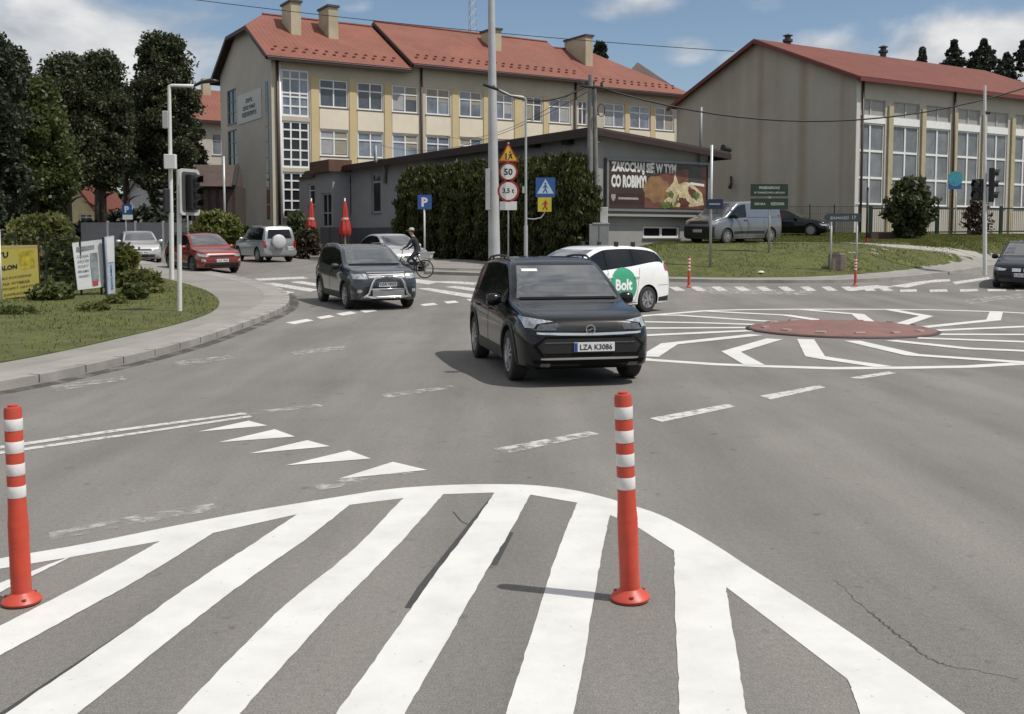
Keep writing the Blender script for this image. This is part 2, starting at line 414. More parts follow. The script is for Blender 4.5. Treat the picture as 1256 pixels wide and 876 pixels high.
# ================================================================== ground
def asphalt():
    m = bpy.data.materials.new('asphalt'); m.use_nodes = True; nt = m.node_tree; N = nt.nodes; L = nt.links
    b = N['Principled BSDF']; b.inputs['Roughness'].default_value = .85; b.inputs['Specular IOR Level'].default_value = .3
    tc = N.new('ShaderNodeTexCoord')
    def noise(sc, det=4, sy=1.0, rot=0.0, ro=.6):
        mp = N.new('ShaderNodeMapping'); mp.inputs['Scale'].default_value = (sc, sc*sy, sc); mp.inputs['Rotation'].default_value = (0, 0, rot)
        L.new(tc.outputs['Object'], mp.inputs['Vector'])
        n = N.new('ShaderNodeTexNoise'); n.inputs['Scale'].default_value = 1; n.inputs['Detail'].default_value = det; n.inputs['Roughness'].default_value = ro
        L.new(mp.outputs[0], n.inputs['Vector']); return n.outputs['Fac']
    def ramp(f, p0, c0, p1, c1):
        r = N.new('ShaderNodeValToRGB'); r.color_ramp.elements[0].position = p0; r.color_ramp.elements[1].position = p1
        r.color_ramp.elements[0].color = (*c0, 1); r.color_ramp.elements[1].color = (*c1, 1); L.new(f, r.inputs['Fac']); return r.outputs['Color']
    def mul(a, b_, f=1.0):
        x = N.new('ShaderNodeMixRGB'); x.blend_type = 'MULTIPLY'; x.inputs['Fac'].default_value = f; L.new(a, x.inputs['Color1']); L.new(b_, x.inputs['Color2']); return x.outputs['Color']
    c = ramp(noise(.35, 5), .3, (.172, .164, .153), .7, (.208, .199, .187))
    c = mul(c, ramp(noise(120, 3), .28, (.55, .55, .55), .72, (1.36, 1.35, 1.33)))
    c = mul(c, ramp(noise(28, 3), .3, (.88, .88, .88), .7, (1.1, 1.1, 1.1)))
    c = mul(c, ramp(noise(.9, 6, .14, .25), .34, (.83, .83, .84), .64, (1.11, 1.105, 1.09)))       # long wheel-polished streaks
    c = mul(c, ramp(noise(.6, 6, .12, -1.1), .35, (.9, .9, .9), .65, (1.06, 1.06, 1.05)))
    sp = ramp(noise(5.5, 2), .665, (1, 1, 1), .74, (.5, .49, .47)); c = mul(c, sp, .6)
    sp = ramp(noise(.22, 4), .62, (1, 1, 1), .66, (.90, .90, .91)); c = mul(c, sp, 1.0)                   # older patches with a soft edge              # small oil spots
    sp = ramp(noise(11, 1), .74, (1, 1, 1), .78, (1.45, 1.43, 1.4)); c = mul(c, sp, .6)
    vo = N.new('ShaderNodeTexVoronoi'); vo.feature = 'DISTANCE_TO_EDGE'; vo.inputs['Scale'].default_value = .16
    wn = N.new('ShaderNodeTexNoise'); wn.inputs['Scale'].default_value = 1.1; wn.inputs['Detail'].default_value = 5
    L.new(tc.outputs['Object'], wn.inputs['Vector'])
    ad = N.new('ShaderNodeMixRGB'); ad.blend_type = 'ADD'; ad.inputs['Fac'].default_value = 1.6
    L.new(tc.outputs['Object'], ad.inputs['Color1']); L.new(wn.outputs['Color'], ad.inputs['Color2']); L.new(ad.outputs[0], vo.inputs['Vector'])
    ck = ramp(vo.outputs['Distance'], .0015, (.62, .61, .6), .006, (1, 1, 1)); c = mul(c, ck, .12)
    L.new(c, b.inputs['Base Color'])
    bp = N.new('ShaderNodeBump'); bp.inputs['Strength'].default_value = .5; bp.inputs['Distance'].default_value = .006
    L.new(noise(110, 3), bp.inputs['Height']); L.new(bp.outputs[0], b.inputs['Normal'])
    MATS['asphalt'] = m; return m
def paint(name, col, wear, p0=.5, p1=.62, scale=9):
    """road paint; wear: how much of the film is rubbed off (holes show the asphalt under it)"""
    m = bpy.data.materials.new(name); m.use_nodes = True; nt = m.node_tree; N = nt.nodes; L = nt.links
    b = N['Principled BSDF']; b.inputs['Roughness'].default_value = .6; b.inputs['Specular IOR Level'].default_value = .3
    tc = N.new('ShaderNodeTexCoord')
    def noise(sc, det=5):
        n = N.new('ShaderNodeTexNoise'); n.inputs['Scale'].default_value = sc; n.inputs['Detail'].default_value = det; n.inputs['Roughness'].default_value = .65
        L.new(tc.outputs['Object'], n.inputs['Vector']); return n.outputs['Fac']
    r = N.new('ShaderNodeValToRGB'); r.color_ramp.elements[0].position = .3; r.color_ramp.elements[1].position = .6
    r.color_ramp.elements[0].color = (*[x*.84 for x in col], 1); r.color_ramp.elements[1].color = (*col, 1); L.new(noise(2.3, 7), r.inputs['Fac'])
    sp = N.new('ShaderNodeValToRGB'); sp.color_ramp.elements[0].position = .70; sp.color_ramp.elements[1].position = .78
    sp.color_ramp.elements[0].color = (1, 1, 1, 1); sp.color_ramp.elements[1].color = (.6, .59, .57, 1); L.new(noise(13, 3), sp.inputs['Fac'])
    mu = N.new('ShaderNodeMixRGB'); mu.blend_type = 'MULTIPLY'; mu.inputs['Fac'].default_value = .8; L.new(r.outputs[0], mu.inputs['Color1']); L.new(sp.outputs[0], mu.inputs['Color2'])
    L.new(mu.outputs[0], b.inputs['Base Color'])
    if wear:
        a = N.new('ShaderNodeValToRGB'); a.color_ramp.elements[0].position = p0; a.color_ramp.elements[1].position = p1
        a.color_ramp.elements[0].color = (1-wear, 1-wear, 1-wear, 1); a.color_ramp.elements[1].color = (1, 1, 1, 1)
        L.new(noise(scale, 6), a.inputs['Fac']); L.new(a.outputs[0], b.inputs['Alpha'])
    bp = N.new('ShaderNodeBump'); bp.inputs['Strength'].default_value = .25; bp.inputs['Distance'].default_value = .004
    L.new(noise(70, 2), bp.inputs['Height']); L.new(bp.outputs[0], b.inputs['Normal'])
    MATS[name] = m; return m
M_asph = asphalt()
M_white = paint('white_road_paint', (.62, .617, .595), .35, .28, .36, 24)
M_dull = paint('older_road_paint', (.56, .55, .53), .7, .36, .50, 10)
M_worn = paint('worn_road_paint', (.40, .39, .37), .97, .42, .62, 6)
M_half = paint('half_worn_road_paint', (.50, .49, .47), .9, .40, .56, 7)
M_grass = pm('lawn_soil', (.068, .077, .014), .9, var=.35, scale=1.6, bump=.6, bscale=25)
M_dirt = pm('ground_earth', (.10, .095, .06), .95, var=.3, scale=.3, bump=.4, bscale=8)
M_pave = pm('concrete_paving', (.235, .225, .205), .85, var=.12, scale=1.2, bump=.25, bscale=60, dirt=.25)
M_kerb = pm('kerb_concrete', (.30, .285, .26), .85, var=.15, scale=2.5, bump=.3, bscale=50, dirt=.4)
M_tar = pm('tar', (.045, .044, .043), .7, var=.2, scale=5, bump=.3)
# terrain sheet to the horizon
xs = sorted(set([-3000, -1500, -700, -350, -180, -110, -80]+list(np.arange(-62, 62.1, 1.0))+[80, 110, 180, 350, 700, 1500, 3000]))
ys = sorted(set([-400, -150, -60, -25]+list(np.arange(-10, 92.1, 1.0))+[100, 112, 130, 160, 200, 270, 400, 700, 1300, 3000]))
vs = [(x, y, g(x, y)-.06) for y in ys for x in xs]; nx = len(xs)
fs = [(j*nx+i, j*nx+i+1, (j+1)*nx+i+1, (j+1)*nx+i) for j in range(len(ys)-1) for i in range(nx-1)]
gr = link_mesh('ground', vs, fs, M_dirt, smooth=True); gr['kind'] = 'structure'
# the road area (one asphalt sheet under every marking and under the kerbs of the pavements)
road_poly = [(-40, -9), (40, -9), (48, 20), (50, 52), (40, 56), (24, 49), (18.5, 41.5), (13, 38), (3, 38), (-3.5, 41.0), (-9.5, 50), (-14, 60), (-22, 74), (-32, 74), (-24, 55), (-20, 46), (-24, 38), (-40, 24)]
sheet('road', [road_poly], 0.0, M_asph, 1.0)
# --- left corner: pavement + kerb + lawn
kerb_px = [(-130, 500), (-60, 491), (0, 480), (60, 469), (130, 453), (200, 436), (260, 418), (310, 399), (345, 384), (356, 375), (354, 364), (342, 356), (318, 349), (285, 341), (250, 335), (205, 328), (170, 322)]
lawn_px = [(-130, 462), (-60, 454), (0, 445), (70, 432), (140, 416), (200, 402), (240, 391), (262, 382), (271, 372), (262, 360), (240, 351.5), (215, 345), (190, 339), (165, 332), (140, 326)]
kerb_w = px2(kerb_px); lawn_w = px2(lawn_px, .12)
def smooth_line(P, n=3):
    P = [Vector(p) for p in P]
    for _ in range(n):
        Q = [P[0]]
        for a, b in zip(P, P[1:]): Q += [a*.75+b*.25, a*.25+b*.75]
        Q.append(P[-1]); P = Q
    return [tuple(p) for p in P]
kerb_w = smooth_line(kerb_w, 2); lawn_w = smooth_line(lawn_w, 2)
def offset_line(P, d):
    out = []
    P = [Vector(p) for p in P]
    for i, p in enumerate(P):
        t = (P[min(len(P)-1, i+1)]-P[max(0, i-1)]).normalized(); out.append(tuple(p+Vector((-t.y, t.x))*d))
    return out
kerb_in = offset_line(kerb_w, .16)
sheet('kerb', [[kerb_w[i], kerb_w[i+1], kerb_in[i+1], kerb_in[i]] for i in range(len(kerb_w)-1)], .12, M_kerb, 2.0, .2)
M_pave2 = pm('concrete_paving_strip', (.275, .26, .235), .85, var=.12, scale=1.6, bump=.25, bscale=60, dirt=.3)
band_in = offset_line(kerb_in, .55)
sheet('pavement_strip', [[kerb_in[i], kerb_in[i+1], band_in[i+1], band_in[i]] for i in range(len(kerb_w)-1)], .116, M_pave2, 2.0, .15)
sheet('pavement', [band_in+lawn_w[::-1]], .112, M_pave, 1.5, .15)
lawn_out = [tuple(at(90, 321)[:2]), (-26, 47), (-45, 40), (-45, 10), (-16, 10)]
sheet('lawn', [lawn_w+lawn_out], .13, M_grass, 1.0, .2)
def kerb_joints(line, w_, z_):
    js = []; acc = 0.0
    for a, b in zip(line, line[1:]):
        a = Vector(a); b = Vector(b); l = (b-a).length; t = (b-a).normalized(); n_ = Vector((-t.y, t.x))
        while acc < l:
            p = a+t*acc; js.append([tuple(p-t*.008-n_*.004), tuple(p+t*.008-n_*.004), tuple(p+t*.008+n_*w_), tuple(p-t*.008+n_*w_)]); acc += 1.0
        acc -= l
    sheet('kerb_joints', js, z_, M_tar, 2.0, .10)
kerb_joints(kerb_w, .16, .123)
gut = offset_line(kerb_w, -.13)
M_gut = paint('gutter_dirt', (.075, .071, .064), .95, .40, .62, 2.2)
sheet('gutter_dirt', ribbon(gut, .24), .003, M_gut, 2.0)
# --- far side: right bank
rk_px = [(520, 336.5), (600, 339), (700, 342.5), (780, 345), (850, 346.5), (920, 347.5), (1000, 348), (1060, 346.5), (1110, 343), (1150, 339), (1190, 333), (1230, 326.5), (1300, 316)]
rk = smooth_line(px2(rk_px), 2)
rk_in = offset_line(rk, .16)
sheet('kerb', [[rk[i], rk[i+1], rk_in[i+1], rk_in[i]] for i in range(len(rk)-1)], .12, M_kerb, 2.0, .2)
gk_px = [(520, 318), (600, 318), (690, 320), (745, 331), (790, 338.5), (850, 340.0), (920, 340.4), (1000, 339.5), (1060, 336), (1110, 331), (1150, 326.5), (1188, 320), (1215, 313), (1300, 303)]
gk = smooth_line(px2(gk_px, .12), 2)
sheet('pavement', [rk_in+gk[::-1]], .113, M_pave, 1.0, .15)
# the paved forecourt in front of the low building and the lot above the bank
bank_poly = [p for p in gk if p[0]/p[1] > .055]
lawn_top = px2([(1300, 291), (1230, 297), (1140, 303.5), (1067, 303), (1000, 302.0), (900, 302.6), (800, 303), (745, 306), (706, 309)])
sheet('lawn', [bank_poly+lawn_top], .125, M_grass, 1.0, .2)
M_lot = pm('lot_asphalt', (.17, .165, .155), .9, var=.18, scale=.8, bump=.3, bscale=60)
sheet('parking_lot', [[(2.6, 43.3), (6, 43.0), (13, 44.3), (18, 46.5), (24, 50), (23.5, 60), (10, 64), (3.0, 46)]], .09, M_lot, 1.0, .2)
path_px = [(930, 302), (1000, 302.0), (1067, 304), (1120, 307.5), (1165, 312), (1205, 317.5)]
pw = smooth_line(px2(path_px), 2)
sheet('path', ribbon(pw, .62), .15, pm('path_concrete', (.30, .285, .25), .85, var=.12, scale=2, dirt=.2), 1.0, .1)
pl = [p for p in gk if p[0]/p[1] <= .055]
sheet('forecourt', [[tuple(at(520, 318)[:2]), tuple(at(690, 320)[:2]), (3.0, 44), (-6.5, 63), (-13, 64), (-10.5, 54)]], .10, pm('forecourt_paving', (.23, .22, .2), .9, var=.15, scale=1, bump=.2), 1.0, .2)
# ================================================================== markings
def poly_sheet(name, polys, mat, dz=.004, res=1.0): return sheet(name, polys, dz, mat, res)
# foreground hatched island
outer = [(-140, 712), (0, 685), (103, 668), (205, 647), (308, 627), (407, 611), (475, 600), (539, 595.4), (599, 594), (650, 594.8), (698, 600), (738, 609), (778, 621), (809, 631), (842, 647.6), (883, 672), (914, 693), (966, 726), (1032, 769), (1104, 818.5), (1184, 876), (1290, 954)]
inner = [(-140, 726), (0, 698), (86, 684), (197, 664), (262, 654), (365, 631), (430, 619.5), (494, 611.5), (544, 606.5), (607, 604.5), (650, 607), (708, 617), (748, 632), (783, 647.6), (827, 676), (890, 720), (1040, 834), (1070, 856), (1180, 954)]
def zip_band(a, b):     # triangulated band between two polylines (polygon)
    return [a+b[::-1]]
P = lambda l: px2(l)
hatch = []
so_ = smooth_line(P(outer), 1); si_ = P(inner)
stripes = [
 ([(86, 683), (0, 716), (-60, 738)], [(86, 684.5), (0, 727), (-60, 757)]),
 ([(197, 664), (110, 713), (0, 768), (-60, 800)], [(262, 654), (174.6, 709.5), (86, 757.5), (0, 805), (-60, 838)]),
 ([(365, 631), (310, 668), (240, 713), (164, 768), (7, 876), (-120, 962)], [(429.5, 619.5), (376.6, 661.6), (287.6, 723), (205, 788), (96, 876), (-14, 962)]),
 ([(494.5, 611.5), (431, 679), (374, 722), (329, 761), (217, 876), (140, 958)], [(544, 606.5), (491, 667), (447, 711), (410, 748), (294, 876), (220, 958)]),
 ([(607, 604.5), (575, 651), (523, 719), (475, 789), (412, 876), (352, 960)], [(650.6, 607), (627, 651), (595, 703), (547, 789), (496, 876), (450, 960)]),
 ([(708, 617), (682, 679), (648.6, 789), (620, 876), (592, 960)], [(748, 632), (734, 699), (720, 789), (704, 876), (690, 960)]),
 ([(827, 676), (828, 754), (834, 876), (838, 960)], [(890, 720), (902, 792), (916, 876), (927, 960)]),
 ([(1040, 834), (1055, 876), (1085, 960)], [(1066, 853), (1110, 890), (1190, 962)])]
rngm = random.Random(5)
def jitter(l):   # uneven hand-laid edges
    out = []
    for a, b in zip(l, l[1:]):
        for k in range(3):
            t = k/3; p = Vector(a)*(1-t)+Vector(b)*t
            q = .004 if k else 0
            out.append((p.x+rngm.uniform(-q, q), p.y+rngm.uniform(-q, q)))
    out.append(tuple(l[-1])); return out
sheet('hatched_island_marking', [so_+si_[::-1]], .0022, M_white, 1.0)
sheet('hatched_island_marking', [jitter(smooth_line(P(a), 2))+jitter(smooth_line(P(b), 2))[::-1] for a, b in stripes], .0036, M_white, 1.0)
# tar seams beside the stripes and the crack in the asphalt
tar = [([(312, 669), (242, 714), (166, 769), (4, 877)], [.02, .03, .035, .04]), ([(604, 610), (572, 652), (520, 720), (502, 745)], [.012, .035, .05, .03]), ([(629, 652), (606, 692)], [.03, .05])]
tp = []
for l, ws in tar: tp += ribbon(P([(x-2, y+1) for x, y in l]), [q*1.1 for q in ws])
sheet('tar_seam', tp, .0012, M_tar, 1.0)
crk = [(1023, 712), (1036, 722), (1048, 736), (1066, 750), (1080, 762), (1094, 773), (1106, 783), (1118, 792), (1131, 803), (1146, 811), (1160, 816), (1175, 819.5), (1200, 823), (1228, 829), (1256, 835)]
crw = P(crk); cr2 = []
for a, b in zip(crw, crw[1:]):
    for k in range(6): t = k/6; cr2.append((a[0]+(b[0]-a[0])*t+rngm.uniform(-.008, .008), a[1]+(b[1]-a[1])*t+rngm.uniform(-.008, .008)))
crwid = [max(.003, .012*math.sin(math.pi*min(1, i/len(cr2)*1.15))*rngm.uniform(.3, 1.3)) for i in range(len(cr2))]
sheet('asphalt_crack', ribbon(cr2, crwid), .0009, M_tar, 1.0)
crk2 = P([(556, 628), (566, 640), (580, 646), (574, 662)]); sheet('asphalt_crack', ribbon(crk2, .01), .0016, M_tar, 1.0)
# give-way triangles
tri = [[(243, 530), (305, 516.5), (328, 522.5)], [(268, 543), (337, 527), (362, 536)], [(305, 557), (377, 540.5), (405, 548)], [(350, 571.5), (428, 553), (455, 563)], [(415, 588), (482, 567), (524, 577)]]
sheet('give_way_marking', [P(t) for t in tri], .004, M_white, 1.0)
# double centre line on the left
sheet('double_centre_line_marking', [P([(-120, 569.5), (0, 547.5), (150, 526), (299, 506.5), (303, 508.3), (150, 529), (0, 551), (-120, 573)]), P([(-120, 575.5), (0, 554), (150, 533), (306, 510), (310, 511.8), (150, 535.7), (0, 557.5), (-120, 579)])], .004, M_dull, 1.0)
# dashed guide line through the junction
dash = [[(290, 507), (390, 496), (397, 498.5), (300, 510)], [(462, 485), (552, 473), (560, 475.5), (475, 488.5)], [(605, 551), (722, 529.5), (736, 533), (625, 556)], [(797, 513.5), (892, 496), (903, 499), (812, 518)], [(932, 486), (1004, 473), (1013, 475.5), (945, 490.5)], [(1042, 463.5), (1090, 456), (1100, 458), (1054, 465.5)]]
sheet('dashed_line_marking', [P(d) for d in dash[3:]], .004, M_dull, 1.0)
sheet('dashed_line_marking', [P(dash[2])], .004, M_half, 1.0)
sheet('worn_line_marking', [P(d) for d in dash[:2]+[[(60, 654), (170, 632), (262, 618), (268, 626), (170, 643), (60, 664)], [(385, 596), (420, 588), (500, 576), (508, 580), (430, 596), (392, 602)], [(210, 444), (280, 436), (290, 440), (220, 449)], [(355, 432), (420, 424), (428, 428), (365, 437)], [(60, 474), (150, 462), (155, 466), (70, 480)], [(860, 352), (1000, 357), (990, 362), (860, 360)]]], .003, M_worn, 1.0)
# zebra crossing on the side street
zeb = [[(272, 342.5), (297, 342), (303, 345), (275, 346)], [(282.5, 350), (302, 349.3), (362, 358.6), (351, 361.2)], [(320, 348), (336, 347), (391, 355.5), (380, 358)], [(355, 346), (370, 345), (410, 350.5), (398, 353)], [(312, 342), (372, 339.5), (378, 341.8), (318, 344.5)],
       [(424, 342.5), (440, 340.5), (500, 349), (488, 351.5)], [(455, 339.8), (475, 338.4), (540, 346), (525, 349)], [(390, 344), (405, 343), (450, 350), (440, 352)],
       [(511, 354), (526, 353.4), (592, 363), (585, 367)], [(510, 345), (560, 345.2), (592, 347.5), (580, 349.5)], [(545, 352), (560, 351), (610, 357), (600, 360)]]
sheet('zebra_crossing_marking', [P(z) for z in zeb], .004, M_dull, 1.0)
gw = [[(350, 396), (376, 391.5), (385, 393.3), (361, 398)], [(388, 389.5), (404, 386.6), (411, 388.6), (394, 391.5)], [(412, 385), (430, 382.2), (438, 384.4), (420, 387.4)], [(441, 381.2), (456, 379.4), (463, 381.6), (448, 383.8)], [(515, 373.5), (532, 371.8), (537, 374), (520, 375.6)], [(544, 370.2), (558, 369), (563, 371.2), (549, 372.6)], [(572, 367.5), (586, 366.4), (590, 368.2), (577, 369.6)]]
sheet('stop_dash_marking', [P(z) for z in gw], .004, M_white, 1.0)
# hatch strip along the far kerb
hs = []
for cx in (830, 856, 882, 910, 937, 964, 991, 1017, 1041, 1064, 1085):
    hs.append([(cx-10, 352), (cx+1, 351.6), (cx+11, 356.8), (cx-1, 357.2)])
hs += [[(1092, 351), (1127, 345.5), (1150, 343), (1165, 342.6), (1166, 345.2), (1140, 347), (1112, 353)], [(1168, 346), (1212, 340), (1216, 342.3), (1172, 349)], [(1040, 353), (1075, 350), (1098, 352), (1050, 356.5)]]
hs += [[(1104, 355.6), (1124, 355), (1125, 358), (1104, 358.4)], [(1140, 355.6), (1161, 355), (1163, 357.8), (1141, 358.4)], [(1177, 355.2), (1199, 354.6), (1200, 357.4), (1178, 358)], [(1211, 354.8), (1233, 354.2), (1235, 357), (1212, 357.6)], [(1244, 354.2), (1266, 353.4), (1268, 356), (1246, 357)]]
sheet('kerbside_hatch_marking', [P(z) for z in hs], .004, M_dull, 1.0)
sheet('worn_line_marking', [P([(1180, 368), (1256, 360), (1290, 357), (1290, 361), (1256, 365), (1190, 373)])], .003, M_worn, 1.0)
# mini roundabout
ring_px = [(789.5, 387.5), (866, 381.3), (914, 380), (983, 379.5), (1078, 379.6), (1140, 380.2), (1222, 382.5), (1256, 384.3), (1310, 389), (1360, 397), (1385, 408), (1370, 421), (1325, 434.5), (1256, 446), (1188, 450), (1108, 451.4), (1020, 452), (938.6, 449.5), (875, 447), (795, 441.5), (725, 432), (690, 420), (690, 407), (725, 395)]
ringw = px2(ring_px)
rq = ribbon(ringw, .26, True)
spk = [[(950, 416.2), (896.6, 431.9), (926, 448.5)], [(928, 411), (821, 422.3), (796, 438)], [(919.5, 406), (791, 411.8), (740, 414)], [(921, 402.3), (791, 403.0), (730, 403)], [(944, 399), (860, 396.4), (780, 395)], [(977, 396.2), (929, 393.7), (832, 387), (800, 386.8)],
       [(1017, 395), (965, 387), (866, 382)], [(988, 416.5), (999.8, 437.6), (1016, 440.4), (1085, 450.5)], [(1045, 418.5), (1119, 435.7), (1255, 445)], [(1092.4, 418.0), (1188, 428), (1330, 434)], [(1125.6, 415), (1256, 419.7), (1375, 422)], [(1150, 410.6), (1256, 410.8), (1388, 410.8)], [(1145.7, 405.8), (1256, 401), (1365, 398.5)],
       [(1130, 402), (1218.6, 392.9), (1222, 382.8)], [(1104, 398.6), (1136.4, 388), (1090.5, 380)], [(1067, 397), (1052.3, 385.8), (1016, 382.8), (985, 380)]]
sheet('roundabout_ring_marking', rq, .004, M_white, 1.5)
sp = []
for s in spk: sp += ribbon(px2(s), .30)
sheet('roundabout_spoke_marking', sp, .0075, M_white, 1.5)
# red raised centre island
cpt = Vector((xat(1033, 20.8), 20.8, 0))
isl = thing('traffic_island', 'low domed red roundabout island ringed by white zigzag markings', 'island', cpt)
M_red = pm('red_island_surface', (.195, .098, .086), .8, var=.18, scale=2.5, bump=.4, bscale=60, dirt=.35)
mb = MB(); mb.lathe([(1.80, -.02), (1.80, .035), (1.74, .055), (1.4, .095), (.9, .125), (.4, .14), (.001, .143)], 56)
o = mb.build('dome', M_red, isl, world=False, smooth=True, sharp=50)
mb = MB(); mb.lathe([(1.86, -.02), (1.88, .012), (1.82, .034), (1.78, .03)], 56); mb.build('rim', pm('dark_island_rim', (.05, .035, .033), .7), isl, world=False, smooth=True)  # dark ring around the foot of the dome
for k in range(14):
    a = 2*math.pi*(k+.3)/14; mb = MB()
    Mx = Matrix.Rotation(a, 4, 'Z') @ Matrix.Translation((1.60, 0, .078)) @ Matrix.Rotation(R(9), 4, 'Y')
    mb.hexa([Mx @ Vector(p) for p in [(-.06, -.10, -.01), (.06, -.10, -.01), (.06, .10, -.01), (-.06, .10, -.01), (-.05, -.09, .018), (.05, -.09, .018), (.05, .09, .018), (-.05, .09, .018)]])
    mb.build('reflector', pm('reflector_white', (.30, .21, .19), .35), isl, world=False)
# grass blades: uncountable, one object per lawn
def blades(name, poly, n, h, dz, seed, mat, label):
    rng = np.random.default_rng(seed)
    bm = clip_grid(poly, 1000); bmesh.ops.triangulate(bm, faces=bm.faces[:])
    T = np.array([[(v.co.x, v.co.y) for v in f.verts] for f in bm.faces]); bm.free()
    A = np.abs((T[:, 1, 0]-T[:, 0, 0])*(T[:, 2, 1]-T[:, 0, 1])-(T[:, 2, 0]-T[:, 0, 0])*(T[:, 1, 1]-T[:, 0, 1]))/2
    idx = rng.choice(len(T), n, p=A/A.sum()); a = np.sqrt(rng.uniform(size=n)); b = rng.uniform(size=n)
    q = T[idx, 0]*(1-a)[:, None]+T[idx, 1]*(a*(1-b))[:, None]+T[idx, 2]*(a*b)[:, None]
    z = np.array([g(x, y)+dz for x, y in q])
    an = rng.uniform(0, 2*np.pi, n); hh = h*rng.uniform(.4, 1.5, n)*(1+.6*np.sin(q[:, 0]*1.3)*np.cos(q[:, 1]*.9)); ww = .006+.006*rng.uniform(size=n)
    ww *= 1.0+np.linalg.norm(q, axis=1)/25
    v = np.empty((n, 4, 3)); c, s_ = np.cos(an), np.sin(an)
    v[:, 0] = np.stack([q[:, 0]-c*ww, q[:, 1]-s_*ww, z-.01], 1); v[:, 1] = np.stack([q[:, 0]+c*ww, q[:, 1]+s_*ww, z-.01], 1)
    lx = rng.normal(0, .35, n)*hh; ly = rng.normal(0, .35, n)*hh
    v[:, 2] = np.stack([q[:, 0]+lx+c*ww*.2, q[:, 1]+ly+s_*ww*.2, z+hh], 1); v[:, 3] = np.stack([q[:, 0]+lx-c*ww*.2, q[:, 1]+ly-s_*ww*.2, z+hh], 1)
    o = quads_obj(name, v.reshape(-1, 3), mat, None, (0, 0, 0)); o['kind'] = 'stuff'; tag(o, label, 'grass')
M_blade = leafmat('grass_blade', (.085, .102, .022), (.205, .210, .058), .45)
blades('grass', lawn_w+lawn_out, 60000, .040, .125, 3, M_blade, 'short mown grass on the corner lawn below the yellow board')
blades('grass', bank_poly+lawn_top, 60000, .040, .12, 4, M_blade, 'short sunlit grass on the bank below the parked van')
up_px = [(1120, 306), (1165, 310.5), (1205, 315.5), (1300, 306), (1300, 292), (1256, 291.5), (1180, 291), (1120, 291.5), (1085, 297)]
upw = px2(up_px); sheet('lawn', [upw], .12, M_grass, 1.0, .2); blades('grass', upw, 16000, .045, .12, 6, M_blade, 'narrow strip of grass between the footpath and the hall fence')
# ================================================================== vehicles
def pchip(tab, x):
    """monotone cubic through (x,y) control points"""
    n = len(tab)
    if x <= tab[0][0]: return tab[0][1]
    if x >= tab[-1][0]: return tab[-1][1]
    h = [tab[i+1][0]-tab[i][0] for i in range(n-1)]; d = [(tab[i+1][1]-tab[i][1])/h[i] for i in range(n-1)]
    m = [d[0]]+[0 if d[i-1]*d[i] <= 0 else 2*d[i-1]*d[i]/(d[i-1]+d[i]) for i in range(1, n-1)]+[d[-1]]
    for i in range(n-1):
        if x <= tab[i+1][0]:
            t = (x-tab[i][0])/h[i]; a, b = tab[i][1], tab[i+1][1]
            return (2*t**3-3*t*t+1)*a+(t**3-2*t*t+t)*h[i]*m[i]+(-2*t**3+3*t*t)*b+(t**3-t*t)*h[i]*m[i+1]
M_glass = pm('car_glass', (.010, .011, .012), .05, var=.2, scale=1.5, spec=.4)
M_wsglass = pm('windscreen_glass', (.07, .075, .08), .05, var=.25, scale=1.6, spec=.9, coat=1.0)
M_blk = pm('black_plastic', (.011, .011, .012), .5, var=.15, scale=8, bump=.1, bscale=90)
M_tyre = pm('tyre_rubber', (.022, .022, .022), .8, var=.2, scale=6)
M_alloy = pm('alloy_rim', (.42, .42, .43), .35, metal=.7, var=.1)
M_dalloy = pm('dark_alloy_rim', (.16, .16, .165), .4, metal=.6, var=.1)
M_chr = pm('chrome', (.75, .75, .76), .12, metal=1.0, var=.05)
M_lamp = pm('headlamp_lens', (.42, .44, .46), .1, metal=.4, var=.55, scale=16, coat=1)
M_dlamp = pm('smoked_lamp_lens', (.10, .105, .11), .08, metal=.4, var=.5, scale=18, coat=1)
M_tail = pm('tail_lamp_lens', (.28, .012, .012), .15, var=.3, scale=18, coat=1)
M_plate = pm('number_plate_white', (.66, .67, .66), .4, var=.05)
M_pl_ink = pm('number_plate_ink', (.02, .02, .022), .5)
M_pl_blue = pm('number_plate_blue', (.02, .05, .28), .4)
M_amber = pm('amber_lens', (.55, .22, .05), .2, coat=1)
M_under = pm('underbody', (.01, .01, .01), .9)
